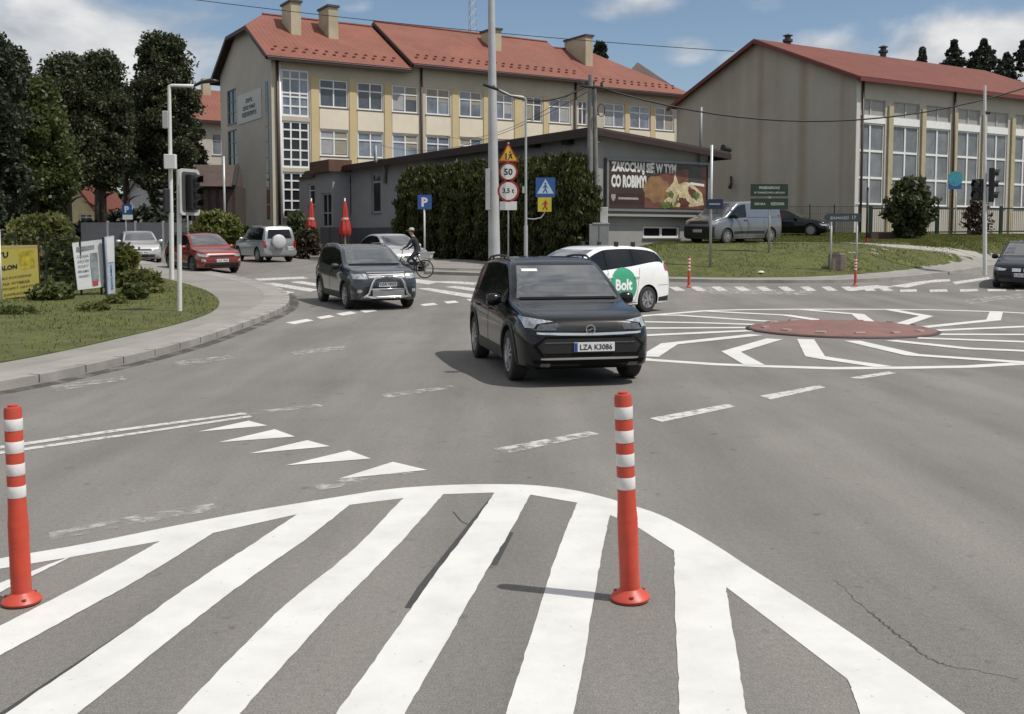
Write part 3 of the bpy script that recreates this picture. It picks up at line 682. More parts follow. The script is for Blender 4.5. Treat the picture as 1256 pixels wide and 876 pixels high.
class Car:
    AX = {'front': Vector((1, 0, 0)), 'rear': Vector((-1, 0, 0)), 'left': Vector((0, 1, 0)), 'right': Vector((0, -1, 0)), 'top': Vector((0, 0, 1))}
    def __init__(s, name, label, C, head, sp, paint, rim=None, cat='car', group=None, dz=0.0):
        s.sp = sp; s.paint = paint; L_, W_ = sp['L'], sp['W']
        zs = g(C[0], C[1])
        s.root = thing(name, label, cat, (C[0], C[1], zs), math.atan2(head[1], head[0]), group)
        # follow the slope of the ground
        hx, hy = Vector(head).normalized()
        s.hw = W_/2; s.xf = L_/2-sp['fo']; s.xr = s.xf-sp['WB']; s.L = L_
        gf = g(C[0]+hx*s.xf, C[1]+hy*s.xf); gb = g(C[0]+hx*s.xr, C[1]+hy*s.xr)
        gl = g(C[0]-hy*.75, C[1]+hx*.75); gr_ = g(C[0]+hy*.75, C[1]-hx*.75)
        s.root.location.z = gf+(gb-gf)*(-s.xf)/(s.xr-s.xf) if abs(s.xr-s.xf) > 1e-6 else zs
        s.root.location.z += dz
        s.root.rotation_euler = (math.atan2(gl-gr_, 1.5), -math.atan2(gf-gb, s.xf-s.xr), math.atan2(head[1], head[0]))
        s.body(); s.wheels(rim or M_alloy)
    def zt(s, x): return pchip(s.sp['top'], x)
    def zsh(s, x): return min(pchip(s.sp['belt'], x), s.zt(x)-.035)
    def w_(s, x):
        e = min(s.L/2-x, x+s.L/2); f = s.sp.get('planF', [(0, .74), (.04, .82), (.12, .90), (.28, .955), (.55, .99), (.9, 1)]) if x > 0 else s.sp.get('planR', [(0, .80), (.04, .87), (.12, .93), (.3, .97), (.6, .995), (.9, 1)])
        return s.hw*pchip(f, e)
    def zb(s, x):
        e = min(s.L/2-x, x+s.L/2); gc = s.sp['gc']
        return pchip([(0, gc+.16), (.05, gc+.07), (.16, gc+.02), (.4, gc)], e)
    def halfw(s, x, z):
        """body half width of the cabin side at height z above the shoulder"""
        zs = s.zsh(x); hm = s.sp['H']-zs
        return s.w_(x)*(.93-s.sp.get('tumble', .2)*max(0, (z-zs))/max(hm, .2))
    def section(s, x):
        w = s.w_(x); zb = s.zb(x); zs = s.zsh(x); zt = s.zt(x); h = zs-zb
        pts = [(0, zb), (.6*w, zb), (.90*w, zb+.015), (.965*w, zb+.05), (.985*w, zb+.14*h+.03), (.995*w, zb+.32*h), (w, zb+.52*h), (.997*w, zb+.70*h), (.985*w, zb+.84*h), (.962*w, zb+.94*h), (.935*w, zs)]
        hg = zt-zs; rc = min(.09, hg*.45)
        tw = s.sp.get('tumble', .2); hm = max(.2, s.sp['H']-zs)
        wt = w*(.93-tw*max(0, hg-rc)/hm)
        for t in (.05, .35, .65, 1.0):
            q = t*(hg-rc); pts.append((w*(.93-tw*max(0, q)/hm), zs+q+.004))
        pts += [(wt-rc*.28, zt-rc*.52), (wt-rc*.8, zt-rc*.22), (wt-rc*1.5-.02, zt-rc*.12), (wt*.55, zt-rc*.03), (0, zt)]
        return pts
    def body(s):
        sp = s.sp; L_ = s.L
        st = set()
        for e in (0, .015, .04, .08, .13, .2, .3, .42, .56): st.add(L_/2-e); st.add(-L_/2+e)
        x = -L_/2+.56
        while x < L_/2-.56: st.add(round(x, 4)); x += .065
        xs = sorted(st); rows = []
        vs = []; fs = []
        for x in xs:
            p = s.section(x); n = len(p)
            row = [(x, y, z) for y, z in p]+[(x, -y, z) for y, z in p[-2:0:-1]]
            rows.append(len(vs)); vs += row
        m = len(row)
        for i in range(len(xs)-1):
            for k in range(m):
                a, b = rows[i], rows[i+1]; k2 = (k+1) % m
                fs.append((a+k, b+k, b+k2, a+k2))
        # end caps: quads across
        for r, fl in ((rows[0], False), (rows[-1], True)):
            h = n
            for k in range(n-1):
                if k == 0 or k == n-2:
                    pass
                a, b = r+k, r+k+1; c, d = r+(m-k-1) % m if k+1 else 0, r+(m-k) % m
                q = []
                for t in (a, b, c, d):
                    if t not in q: q.append(t)
                if len(q) >= 3: fs.append(tuple(q if fl else q[::-1]))
        s.bvh = BVHTree.FromPolygons([Vector(v) for v in vs], [list(f) for f in fs])
        o = link_mesh('body', vs, fs, [s.paint, M_under], s.root, False, None, world=False)
        bm = bmesh.new(); bm.from_mesh(o.data); bmesh.ops.recalc_face_normals(bm, faces=bm.faces); bm.to_mesh(o.data); bm.free()
        ra = sp['r']+.055; s.ra = ra
        cut = MB()
        for xw in (s.xf, s.xr):
            for sd in (-1, 1):
                y0, y1 = sorted((sd*(s.hw-.27), sd*(s.hw+.15)))
                cut.path([(xw, y0, sp['r']), (xw, y1, sp['r'])], ra, 28)
        co_ = cut.build('cut', M_under, s.root, world=False)
        md = o.modifiers.new('b', 'BOOLEAN'); md.operation = 'DIFFERENCE'; md.object = co_; md.solver = 'EXACT'
        dg = bpy.context.evaluated_depsgraph_get(); dg.update()
        me = bpy.data.meshes.new_from_object(o.evaluated_get(dg))
        o.modifiers.clear(); o.data = me
        cm = co_.data; bpy.data.objects.remove(co_); bpy.data.meshes.remove(cm)
        me.materials.clear(); me.materials.append(s.paint); me.materials.append(M_under)
        for p in me.polygons:
            c = p.center; mi = 0
            if abs(c.y) < s.hw+.02:
                for xw in (s.xf, s.xr):
                    r = math.hypot(c.x-xw, c.z-sp['r'])
                    if abs(r-ra) < .012 and abs(c.y) > s.hw-.30 and abs(p.normal.y) < .5: mi = 1
                    if r < ra and abs(abs(c.y)-(s.hw-.27)) < .01: mi = 1
            if c.z < sp['gc']+.03 and p.normal.z < -.5: mi = 1
            p.material_index = mi
        me.polygons.foreach_set('use_smooth', [True]*len(me.polygons)); me.set_sharp_from_angle(angle=R(34))
        s.bodyo = o
    def hit(s, axis, a, b):
        if axis == 'front': o, d = Vector((6, a, b)), Vector((-1, 0, 0))
        elif axis == 'rear': o, d = Vector((-6, a, b)), Vector((1, 0, 0))
        elif axis == 'left': o, d = Vector((a, 4, b)), Vector((0, -1, 0))
        elif axis == 'right': o, d = Vector((a, -4, b)), Vector((0, 1, 0))
        else: o, d = Vector((a, b, 5)), Vector((0, 0, -1))
        h = s.bvh.ray_cast(o, d)
        if h[0] is None:
            q = o+d*(5 if axis in ('front', 'rear') else 3.2); h = s.bvh.find_nearest(q)
            h = s.bvh.find_nearest(Vector((q.x if axis not in ('front', 'rear') else (s.L/2-.2 if axis == 'front' else -s.L/2+.2), q.y if axis not in ('left', 'right') else (s.hw-.1)*(1 if axis == 'left' else -1), q.z)))
            return h[0], h[1]
        return h[0], h[1]
    def patch(s, name, poly, axis, mat, off=.006, res=.06, parent=None, thick=0.0):
        bm = clip_grid(poly, res)
        for v in bm.verts:
            p, nrm = s.hit(axis, v.co.x, v.co.y); v.co = p+nrm*off*(1 if nrm.dot(s.AX[axis]) >= 0 else -1)
        if thick:
            r = bmesh.ops.extrude_edge_only(bm, edges=[e for e in bm.edges if e.is_boundary])
            cen = {'front': Vector((-1, 0, 0)), 'rear': Vector((1, 0, 0)), 'left': Vector((0, -1, 0)), 'right': Vector((0, 1, 0)), 'top': Vector((0, 0, -1))}[axis]
            for v in r['geom']:
                if isinstance(v, bmesh.types.BMVert): v.co += cen*thick
        bmesh.ops.recalc_face_normals(bm, faces=bm.faces)
        ax = {'front': Vector((1, 0, 0)), 'rear': Vector((-1, 0, 0)), 'left': Vector((0, 1, 0)), 'right': Vector((0, -1, 0)), 'top': Vector((0, 0, 1))}[axis]
        for f in bm.faces:
            f.normal_update()
            if f.normal.dot(ax) < 0: f.normal_flip()
        me = bpy.data.meshes.new(name); bm.to_mesh(me); bm.free()
        me.polygons.foreach_set('use_smooth', [True]*len(me.polygons)); me.set_sharp_from_angle(angle=R(40))
        me.materials.append(mat); o = bpy.data.objects.new(name, me); COL.objects.link(o); o.parent = parent or s.root
        return o
    def sym(s, name, poly, axis, mat, **k):
        return [s.patch(name, poly, axis, mat, **k), s.patch(name, [(-y, z) for y, z in poly], axis, mat, **k)]
    def wheels(s, rimmat):
        r = s.sp['r']; wd = s.sp.get('tw', .205); ri = r*.66; ns = s.sp.get('spokes', 5)
        base = None
        for xw in (s.xf, s.xr):
            for sd in (1, -1):
                M_ = Matrix.Translation((xw, sd*(s.hw-.012-wd/2), r)) @ Matrix.Rotation(-sd*math.pi/2, 4, 'X')
                if base is None or True:
                    t = MB(); h = wd/2
                    t.lathe([(ri*.9, -h*.9), (ri, -h), (r*.93, -h*.98), (r*.985, -h*.8), (r, -h*.55), (r, h*.55), (r*.985, h*.8), (r*.93, h*.98), (ri, h), (ri*.97, h*.9), (ri*.9, h*.55), (.02, h*.5)], 32, M_)
                    to = t.build('wheel', M_tyre, s.root, world=False, smooth=True, sharp=40)
                    q = MB()
                    q.lathe([(ri*1.0, h*.62), (ri*1.01, h*.97), (ri*.955, h*1.0), (ri*.90, h*.80), (ri*.9, h*.6)], 32, M_)
                    q.lathe([(.001, h*.98), (ri*.16, h*.96), (ri*.22, h*.85), (ri*.22, h*.6)], 16, M_)
                    for k in range(ns):
                        a = 2*math.pi*k/ns+.3
                        for da in (-.13, .13):
                            c0, c1 = math.cos(a+da*.6), math.sin(a+da*.6); e0, e1 = math.cos(a+da*1.5), math.sin(a+da*1.5)
                            q.bar(M_ @ Vector((c0*ri*.15, c1*ri*.15, h*.86)), M_ @ Vector((e0*ri*.95, e1*ri*.95, h*.86)), ri*.13, .03, up=M_.to_3x3() @ Vector((0, 0, 1)))
                    q.build('rim', rimmat, to, world=False, smooth=True, sharp=35)
    def arch_trim(s, mat=None, wd=.055, low=True):
        ra = s.ra
        for sd in ('left', 'right'):
            for xw in (s.xf, s.xr):
                n = 18; a0 = -.12
                an = [a0+(math.pi-2*a0)*i/n for i in range(n+1)]
                inn = [(xw+math.cos(t)*(ra+.002), s.sp['r']+math.sin(t)*(ra+.002)) for t in an]
                out = [(xw+math.cos(t)*(ra+wd), s.sp['r']+math.sin(t)*(ra+wd)) for t in an]
                s.patch('wheel_arch_trim', inn+out[::-1], sd, mat or M_blk, off=.012, res=.2, thick=.02)
            if low:
                z0 = s.sp['gc']+.05
                s.patch('sill_trim', [(s.xr+ra+.01, z0), (s.xf-ra-.01, z0), (s.xf-ra-.01, z0+.15), (s.xr+ra+.01, z0+.15)], sd, mat or M_blk, off=.010, res=.2, thick=.02)
    def glazing(s, xa, xq, cuts, lift=.045, rail=.10, mat=None, sides=('left', 'right'), solid_from=None):
        """side windows between xq (rear) and xa (front); cuts: x of pillars"""
        mat = mat or M_glass
        ed = [xq]+sorted(cuts)+[xa]
        if cuts:
            sv_ = [(x, s.zsh(x)+lift-.012, s.zt(x)-rail+.012) for x in [xq+(xa-xq)*k/30 for k in range(31)]]; sv_ = [q for q in sv_ if q[2]-q[1] > .045]
            for sd in sides: s.patch('window_surround', [(q[0], q[1]) for q in sv_]+[(q[0], q[2]) for q in sv_[::-1]], sd, M_fblk, off=.004, res=.09)
        for i in range(len(ed)-1):
            a = ed[i]+(.03 if i else 0); b = ed[i+1]-(.03 if i < len(ed)-2 else 0)
            n = 14; lo = []; hi = []
            for k in range(n+1):
                x = a+(b-a)*k/n; l = s.zsh(x)+lift; t = s.zt(x)-rail
                if t-l > .03: lo.append((x, l)); hi.append((x, t))
            if len(lo) < 2: continue
            for sd in sides:
                s.patch('side_window', lo+hi[::-1], sd, mat, off=.009, res=.09)
    def screen(s, front=True, zlo=None, zhi=None, inset=.085, mat=None, name=None):
        ax = 'front' if front else 'rear'
        x = s.sp['ws'] if front else s.sp['rw']
        n = 8; poly = []
        for k in range(n+1):
            z = zlo+(zhi-zlo)*k/n
            poly.append((s.halfw(x, z)-inset, z))
        full = poly+[(-y, z) for y, z in poly[::-1]]
        return s.patch(name or ('windscreen' if front else 'rear_window'), full, ax, mat or (M_wsglass if front else M_glass), off=.006, res=.1)
    def mirror(s, x, z, mat=None, sc=1.0):
        for sd in (1, -1):
            y0 = s.halfw(x, z) if z > s.zsh(x) else s.w_(x)*.95
            mb = MB(); c = Vector((x, sd*(y0+.14*sc), z+.03))
            prof = [(.001, -.11), (.05, -.10), (.075, -.04), (.08, .03), (.06, .09), (.001, .105)]
            Mx = Matrix.Translation(c) @ Matrix.Rotation(-sd*math.pi/2, 4, 'X') @ Matrix.Diagonal((.85*sc, 1.0*sc, 1.0*sc, 1))
            mb.lathe([(r*1.1, zz) for r, zz in prof], 14, Mx)
            mb.bar((x+.01, sd*(y0-.03), z-.03), (x, sd*(y0+.08), z), .05, .03)
            mb.build('wing_mirror', mat or s.paint, s.root, world=False, smooth=True, sharp=50)
    def plate(s, text, front=True, z=.5, y=0.0, w_=.52, h_=.114):
        ax = 'front' if front else 'rear'; sg = 1 if front else -1
        p = max((s.hit(ax, y+q, z+e)[0].x*sg for q in (-w_/2, 0, w_/2) for e in (-.05, .05)))
        x = sg*(p+.012); mb = MB()
        quad_at(mb, (x, y, z), (0, sg, 0), (0, 0, 1), w_, h_, (sg, 0, 0), .012); o = mb.build('licence_plate', M_plate, s.root, world=False, bevel=.003)
        mb = MB(); quad_at(mb, (x+sg*.012, y-sg*(w_/2-.022), z), (0, sg, 0), (0, 0, 1), .04, h_*.95, (sg, 0, 0), .002); mb.build('country_band', M_pl_blue, o, world=False)
        if text:
            mb = MB(); lettering(mb, text, (x+sg*.012, y+sg*.02, z), (0, sg, 0), (0, 0, 1), (sg, 0, 0), height=h_*.62, width=w_*.80, bold=.02, off=.003)
            mb.build('lettering', M_pl_ink, o, world=False)
        return o
    def seams(s, xs_, z0, side, mat=None):
        """door outlines as recessed dark lines"""
        for (x0, x1, zlo, slant) in xs_:
            poly = None
            zt = s.zsh((x0+x1)/2)-.005
            pts = [(x0+slant, zt), (x0, zlo+.12), (x0+.05, zlo), (x1-.03, zlo), (x1, zlo+.06), (x1, zt)]
            for a, b in zip(pts, pts[1:]):
                d = (Vector(b)-Vector(a)).normalized(); nn = Vector((-d.y, d.x))*.005
                a = Vector(a); b = Vector(b)
                s.patch('door_gap', [tuple(a-nn), tuple(b-nn), tuple(b+nn), tuple(a+nn)], side, M_under, off=.003, res=.1)
    def handles(s, xs_, z, mat=None, sides=('left', 'right')):
        for sd in sides:
            for x in xs_:
                p, nrm = s.hit(sd, x, z); k = 1 if sd == 'left' else -1
                mb = MB(); mb.path([(x-.10, p.y+k*.0, z), (x-.08, p.y+k*.03, z+.004), (x+.08, p.y+k*.03, z+.006), (x+.10, p.y, z)], .014, 8)
                mb.build('door_handle', mat or s.paint, s.root, world=False, smooth=True)
    def rails(s, x0, x1, mat, inset=.05):
        for sd in (1, -1):
            pts = []
            n = 8
            for k in range(n+1):
                x = x0+(x1-x0)*k/n; zt = s.zt(x); y = s.halfw(x, zt-.08)-inset
                p, _ = s.hit('top', x, sd*y); lift = .045 if 0 < k < n else -.005
                pts.append((x, sd*y, p.z+lift))
            mb = MB(); mb.path(pts, .016, 8)
            for k in (2, 6): mb.tube(pts[k], (pts[k][0], pts[k][1], pts[k][2]-.06), .014)
            mb.build('roof_rail', mat, s.root, world=False, smooth=True, sharp=50)
    def wipers(s, x):
        z0 = s.zt(x); hw = s.halfw(x, z0)*.86
        s.patch('cowl_trim', [(-hw, z0-.012), (hw, z0-.012), (hw*.985, z0+.022), (-hw*.985, z0+.022)], 'front', M_fblk, off=.009, res=.06)
    def cowl(s, x):
        z0 = s.zt(x); hw = s.halfw(x, z0)*.86
        s.patch('cowl_trim', [(-hw, z0-.005), (hw, z0-.005), (hw*.985, z0+.022), (-hw*.985, z0+.022)], 'front', M_fblk, off=.008, res=.06)
    def _wip(s, x):
        z0 = s.zt(x)
        for y0, y1 in ((.50, .0), (-.05, -.52)):
            p0, _ = s.hit('front', y0, z0+.035); p1, _ = s.hit('front', y1, z0+.05)
            mb = MB(); mb.bar(p0+Vector((.006, 0, .016)), p1+Vector((.006, 0, .016)), .012, .010); mb.build('wiper', M_fblk, s.root, world=False)
def paintm(name, col, metal=.25, rough=.28):
    return pm(name, col, rough, metal=metal, var=.06, scale=2, coat=1.0)
M_fblk = pm('deep_black_plastic', (.004, .004, .0045), .6, var=.1, spec=.15)
# ---------------- the black crossover in front
sp = dict(L=4.21, W=1.765, H=1.575, WB=2.604, fo=.84, r=.335, gc=.20, ws=.45, rw=-1.75, tumble=.235, spokes=5, planF=[(0, .68), (.04, .78), (.12, .875), (.28, .945), (.55, .99), (.9, 1)],
 top=[(-2.105, .72), (-2.08, .93), (-2.03, 1.06), (-1.95, 1.16), (-1.80, 1.34), (-1.62, 1.50), (-1.3, 1.55), (-.6, 1.583), (-.1, 1.575), (.22, 1.53), (.45, 1.42), (.75, 1.245), (1.02, 1.045), (1.12, 1.01), (1.4, .975), (1.75, .93), (1.95, .88), (2.03, .845), (2.07, .80), (2.095, .74), (2.105, .66)],
 belt=[(-2.1, .90), (-1.5, 1.03), (-.5, .975), (.6, .92), (1.2, .87), (1.8, .81), (2.1, .62)])
M_p1 = pm('black_car_paint', (.004, .0043, .0055), .2, var=.06, scale=2, coat=.45, spec=.25)
c = Car('parked_car', 'x', (.54, 14.83), (.204, -.979), sp, M_p1, M_alloy)
c.root.name = 'passenger_car'; tag(c.root, 'shiny black crossover turning on the junction, nearest the camera, white sticker on windscreen', 'car')
c.arch_trim(); c.glazing(.83, -1.75, [-.12, -1.02]); ws = c.screen(True, 1.05, 1.465, inset=.085)
c.screen(False, 1.16, 1.46)
c.mirror(.62, .99); c.cowl(1.03); c.rails(-1.55, .05, M_blk); c.handles([-.05, -.98], .86, M_p1)
for sd in ('left', 'right'): c.seams([(-.10, .98, .33, 0), (-1.05, -.14, .33, -.10)], .3, sd)
c.sym('headlight', [(.46, .815), (.80, .87), (.80, .83), (.78, .735), (.69, .735), (.655, .79)], 'front', M_lamp, off=.012, res=.05)
c.sym('headlight_housing', [(.40, .80), (.64, .785), (.66, .73), (.74, .715), (.44, .715)], 'front', M_dlamp, off=.009, res=.05)
c.patch('upper_grille', [(-.46, .70), (.46, .70), (.50, .76), (.36, .80), (-.36, .80), (-.50, .76)], 'front', M_blk, off=.006, res=.05)
c.patch('grille_bar', [(-.66, .665), (-.10, .645), (.10, .645), (.66, .665), (.66, .69), (.10, .677), (-.10, .677), (-.66, .69)], 'front', M_chr, off=.016, res=.06, thick=.02)
c.patch('lower_grille', [(-.60, .43), (.60, .43), (.66, .52), (.56, .61), (-.56, .61), (-.66, .52)], 'front', M_blk, off=.004, res=.06)
c.patch('grille_slat', [(-.58, .555), (.58, .555), (.58, .57), (-.58, .57)], 'front', M_dlamp, off=.012, res=.06)
c.patch('skid_plate', [(-.62, .355), (.62, .355), (.62, .375), (-.62, .375)], 'front', M_chr, off=.016, res=.06, thick=.02)
c.patch('lower_bumper', [(-.66, .23), (.66, .23), (.72, .345), (-.72, .345)], 'front', M_fblk, off=.006, res=.06); c.patch('bumper_insert', [(-.62, .385), (.62, .385), (.72, .52), (.58, .635), (-.58, .635), (-.72, .52)], 'front', M_fblk, off=.003, res=.06)
c.sym('fog_light', [(.50, .265), (.62, .265), (.62, .31), (.50, .31)], 'front', M_dlamp, off=.012, res=.05)
c.plate('LZA K3086', True, .505, .05)
pc = c.hit('front', 0, .715)[0]
mb = MB(); disc_at(mb, (pc.x+.012, 0, .72), (0, 1, 0), (0, 0, 1), .062, (1, 0, 0), .012, 24, .050); mb.add([(pc.x+.02, y, z+.72) for y, z in ((-.075, -.004), (.0, -.012), (.01, .002), (.075, .004), (0, .012), (-.01, -.002))], [(0, 1, 2), (2, 3, 4, 5), (5, 0, 2)])
mb.build('badge', M_chr, c.root, world=False)
ph = c.hit('front', -.16, 1.455)[0]
wst = c.patch('sticker', [(-.52, 1.385), (-.30, 1.385), (-.30, 1.42), (-.52, 1.42)], 'front', M_plate, off=.011, res=.1, parent=ws)
c.sym('tail_light', [(.60, .88), (.80, .88), (.78, 1.02), (.66, 1.0)], 'rear', M_tail); c.plate('LZA K3086', False, .78)
# ---------------- grey off-roader with a bull bar
sp2 = dict(L=4.34, W=1.82, H=1.63, WB=2.673, fo=.83, r=.345, gc=.22, ws=.45, rw=-1.85, tumble=.19, spokes=5,
 top=[(-2.17, .80), (-2.14, 1.0), (-2.08, 1.10), (-2.0, 1.20), (-1.86, 1.42), (-1.7, 1.56), (-1.2, 1.615), (-.5, 1.635), (0, 1.61), (.28, 1.55), (.55, 1.40), (.85, 1.22), (1.04, 1.125), (1.15, 1.105), (1.5, 1.075), (1.85, 1.03), (2.02, .97), (2.10, .88), (2.15, .78), (2.17, .68)],
 belt=[(-2.1, .98), (-1.5, 1.08), (-.5, 1.03), (.6, 1.0), (1.2, .965), (1.8, .92), (2.17, .66)])
M_p2 = paintm('slate_grey_car_paint', (.035, .039, .043), .4, .3)
c = Car('off_road_car', 'dark grey off-roader with chrome bull bar entering from the side street', (-4.07, 28.4), (.407, -.913), sp2, M_p2, M_alloy, 'car')
c.arch_trim(wd=.07); c.glazing(.85, -1.85, [-.15, -1.05]); c.screen(True, 1.15, 1.545, inset=.09); c.screen(False, 1.18, 1.5); c.mirror(.68, 1.05, M_blk); c.wipers(1.06); c.rails(-1.6, .1, M_alloy); c.handles([-.08, -1.02], .93, M_blk)
for sd in ('left', 'right'): c.seams([(-.12, .98, .38, 0), (-1.08, -.16, .38, -.1)], .3, sd)
c.sym('headlight', [(.50, .80), (.83, .80), (.83, .93), (.54, .93)], 'front', M_lamp, off=.01, res=.05)
c.patch('upper_grille', [(-.49, .80), (.49, .80), (.52, .93), (-.52, .93)], 'front', M_blk, off=.006)
for z in (.825, .86, .895): c.patch('grille_slat', [(-.47, z), (.47, z), (.47, z+.014), (-.47, z+.014)], 'front', M_chr, off=.016)
c.patch('bonnet_trim', [(-.50, .945), (.50, .945), (.50, .972), (-.50, .972)], 'front', M_chr, off=.012)
c.patch('lower_grille', [(-.62, .40), (.62, .40), (.58, .62), (-.58, .62)], 'front', M_blk, off=.005)
c.sym('fog_light', [(.66, .46), (.76, .46), (.76, .54), (.66, .54)], 'front', M_lamp, off=.01)
c.plate('LZA 1PY7', True, .66, .0)
xb = c.L/2+.10; mb = MB()
for sd in (1, -1):
    mb.path([(xb-.25, sd*.62, .30), (xb-.05, sd*.60, .36), (xb, sd*.50, .44), (xb+.02, sd*.42, .70), (xb, sd*.34, .82), (xb-.02, sd*.15, .86), (xb-.02, 0, .865)], .030, 10)
mb.path([(xb+.01, -.47, .55), (xb+.03, 0, .55), (xb+.01, .47, .55)], .025, 10); mb.path([(xb-.05, -.60, .37), (xb+.02, -.3, .34), (xb+.02, .3, .34), (xb-.05, .60, .37)], .035, 10)
mb.build('bull_bar', M_chr, c.root, world=False, smooth=True)
mb = MB(); quad_at(mb, (xb+.02, 0, .44), (0, 1, 0), (0, 0, 1), .84, .16, (1, 0, 0), .015); mb.build('bull_bar_panel', pm('brushed_metal', (.35, .35, .36), .4, metal=.8, var=.1), c.root, world=False, bevel=.01)
c.sym('tail_light', [(.66, .88), (.84, .88), (.82, 1.10), (.70, 1.08)], 'rear', M_tail)
# ---------------- white taxi estate
sp3 = dict(L=4.615, W=1.775, H=1.66, WB=2.78, fo=.93, r=.32, gc=.17, ws=.7, rw=-2.0, tumble=.23, spokes=5, planR=[(0, .84), (.04, .91), (.12, .955), (.3, .98), (.6, 1)],
 top=[(-2.307, .72), (-2.28, .95), (-2.23, 1.09), (-2.12, 1.22), (-1.98, 1.42), (-1.82, 1.56), (-1.4, 1.635), (-.7, 1.665), (-.1, 1.65), (.3, 1.56), (.7, 1.38), (1.1, 1.18), (1.35, 1.06), (1.7, .97), (2.05, .85), (2.2, .74), (2.28, .64), (2.307, .55)],
 belt=[(-2.3, 1.0), (-1.85, 1.23), (-.8, 1.13), (.3, 1.04), (1.2, .94), (1.9, .78), (2.3, .53)])
M_p3 = paintm('white_car_paint', (.78, .78, .77), 0, .3)
c = Car('taxi_car', 'white estate taxi with round green logo behind the black crossover', (1.75, 25.45), (-.755, -.656), sp3, M_p3, M_alloy, 'taxi')
c.glazing(1.15, -2.02, [.02, -.93], lift=.03, rail=.10); c.screen(True, 1.14, 1.56, inset=.075); c.screen(False, 1.15, 1.46); c.mirror(.95, .98, M_p3); c.handles([-.02, -.98], .90, M_p3)
for sd in ('left', 'right'): c.seams([(.04, 1.08, .30, 0), (-.98, 0, .30, -.12)], .3, sd)
M_green = pm('green_vinyl', (.045, .30, .17), .4, var=.06); M_wvin = pm('white_vinyl', (.75, .76, .76), .4)
cxl, czl, rl = -.50, .68, .45
for sd in ('left', 'right'):
    circ = [(cxl+math.cos(2*math.pi*i/40)*rl*1.04, czl+math.sin(2*math.pi*i/40)*rl) for i in range(40)]
    lg = c.patch('logo', circ, sd, M_green, off=.007, res=.08)
    k = 1 if sd == 'left' else -1
    vs, fs = text_poly('Bolt', .36, .014); x1 = max(v[0] for v in vs)
    mb = MB(); vv = []
    for x, y in vs:
        px_ = cxl-k*(x-x1/2)*.98; pz_ = czl-.09+y; p, nn = c.hit(sd, px_, pz_); vv.append(p+nn*.012*(1 if nn.dot(c.AX[sd]) >= 0 else -1))
    mb.add(vv, fs); mb.build('lettering', M_wvin, lg, world=False, fix=False)
c.sym('headlight', [(.42, .70), (.80, .78), (.80, .66), (.52, .62)], 'front', M_lamp, off=.01); c.patch('lower_grille', [(-.6, .30), (.6, .30), (.5, .46), (-.5, .46)], 'front', M_blk); c.plate('LZA 2TX4', True, .5)
c.sym('tail_light', [(.58, .88), (.80, .88), (.78, 1.13), (.70, 1.13)], 'rear', M_tail); c.patch('bumper_insert', [(-.70, .28), (.70, .28), (.70, .42), (-.70, .42)], 'rear', M_blk); c.plate('LZA 2TX4', False, .75)
for sd in ('left', 'right'):
    c.patch('tail_light', [(-2.235, 1.0), (-2.06, 1.03), (-2.02, 1.14), (-2.12, 1.24), (-2.18, 1.16)], sd, M_tail, off=.010); c.patch('bumper_gap', [(-2.28, .66), (-1.76, .66), (-1.76, .668), (-2.28, .668)], sd, M_under, off=.004, res=.1); c.patch('sill_trim', [(c.xr+.40, .20), (c.xf-.40, .20), (c.xf-.40, .27), (c.xr+.40, .27)], sd, M_blk, off=.008, res=.2); c.patch('bumper_corner', [(-2.27, .26), (-1.80, .26), (-1.80, .36), (-2.27, .40)], sd, M_blk, off=.006, res=.1)
for x_ in (-.55, -1.15):
    for sd in (-.58, .58):
        zz = c.hit('top', x_, sd)[0].z; mb = MB(); mb.bar((x_, sd, zz-.01), (x_, sd, zz+.11), .07, .10, up=(1, 0, 0)); mb.build('roof_bar_foot', M_blk, c.root, world=False, bevel=.01)
# ---------------- red crossover in the side street
sp4 = dict(sp, L=4.30, W=1.83, H=1.53, WB=2.60, top=[(x*1.02, z*.975) for x, z in sp['top']], belt=[(x*1.02, z*.98) for x, z in sp['belt']])
M_p4 = paintm('red_car_paint', (.22, .022, .013), .3, .3)
c = Car('red_car', 'glossy red crossover waiting in the side street beside the lamp post', (-12.55, 42.0), (.6, -.8), sp4, M_p4, M_dalloy)
c.arch_trim(); c.glazing(.85, -1.75, [-.12, -1.02]); c.screen(True, 1.08, 1.46, mat=M_wsglass); c.mirror(.64, .97); c.handles([-.05, -.98], .84); c.rails(-1.5, .05, M_blk); c.screen(False, 1.14, 1.42)
for sd in ('left', 'right'): c.seams([(-.10, .98, .33, 0), (-1.05, -.14, .33, -.10)], .3, sd)
c.sym('headlight', [(.48, .74), (.84, .80), (.84, .70), (.60, .66)], 'front', M_lamp, off=.012); c.patch('upper_grille', [(-.50, .66), (.50, .66), (.46, .72), (-.46, .72)], 'front', M_blk, off=.007)
c.patch('grille_bar', [(-.5, .73), (.5, .73), (.5, .75), (-.5, .75)], 'front', M_chr, off=.014); c.patch('lower_bumper', [(-.72, .24), (.72, .24), (.66, .44), (-.66, .44)], 'front', M_blk, off=.006); c.sym('fog_light', [(.62, .48), (.78, .48), (.78, .60), (.66, .58)], 'front', M_lamp, off=.012); c.plate('LZA 7R05', True, .52)
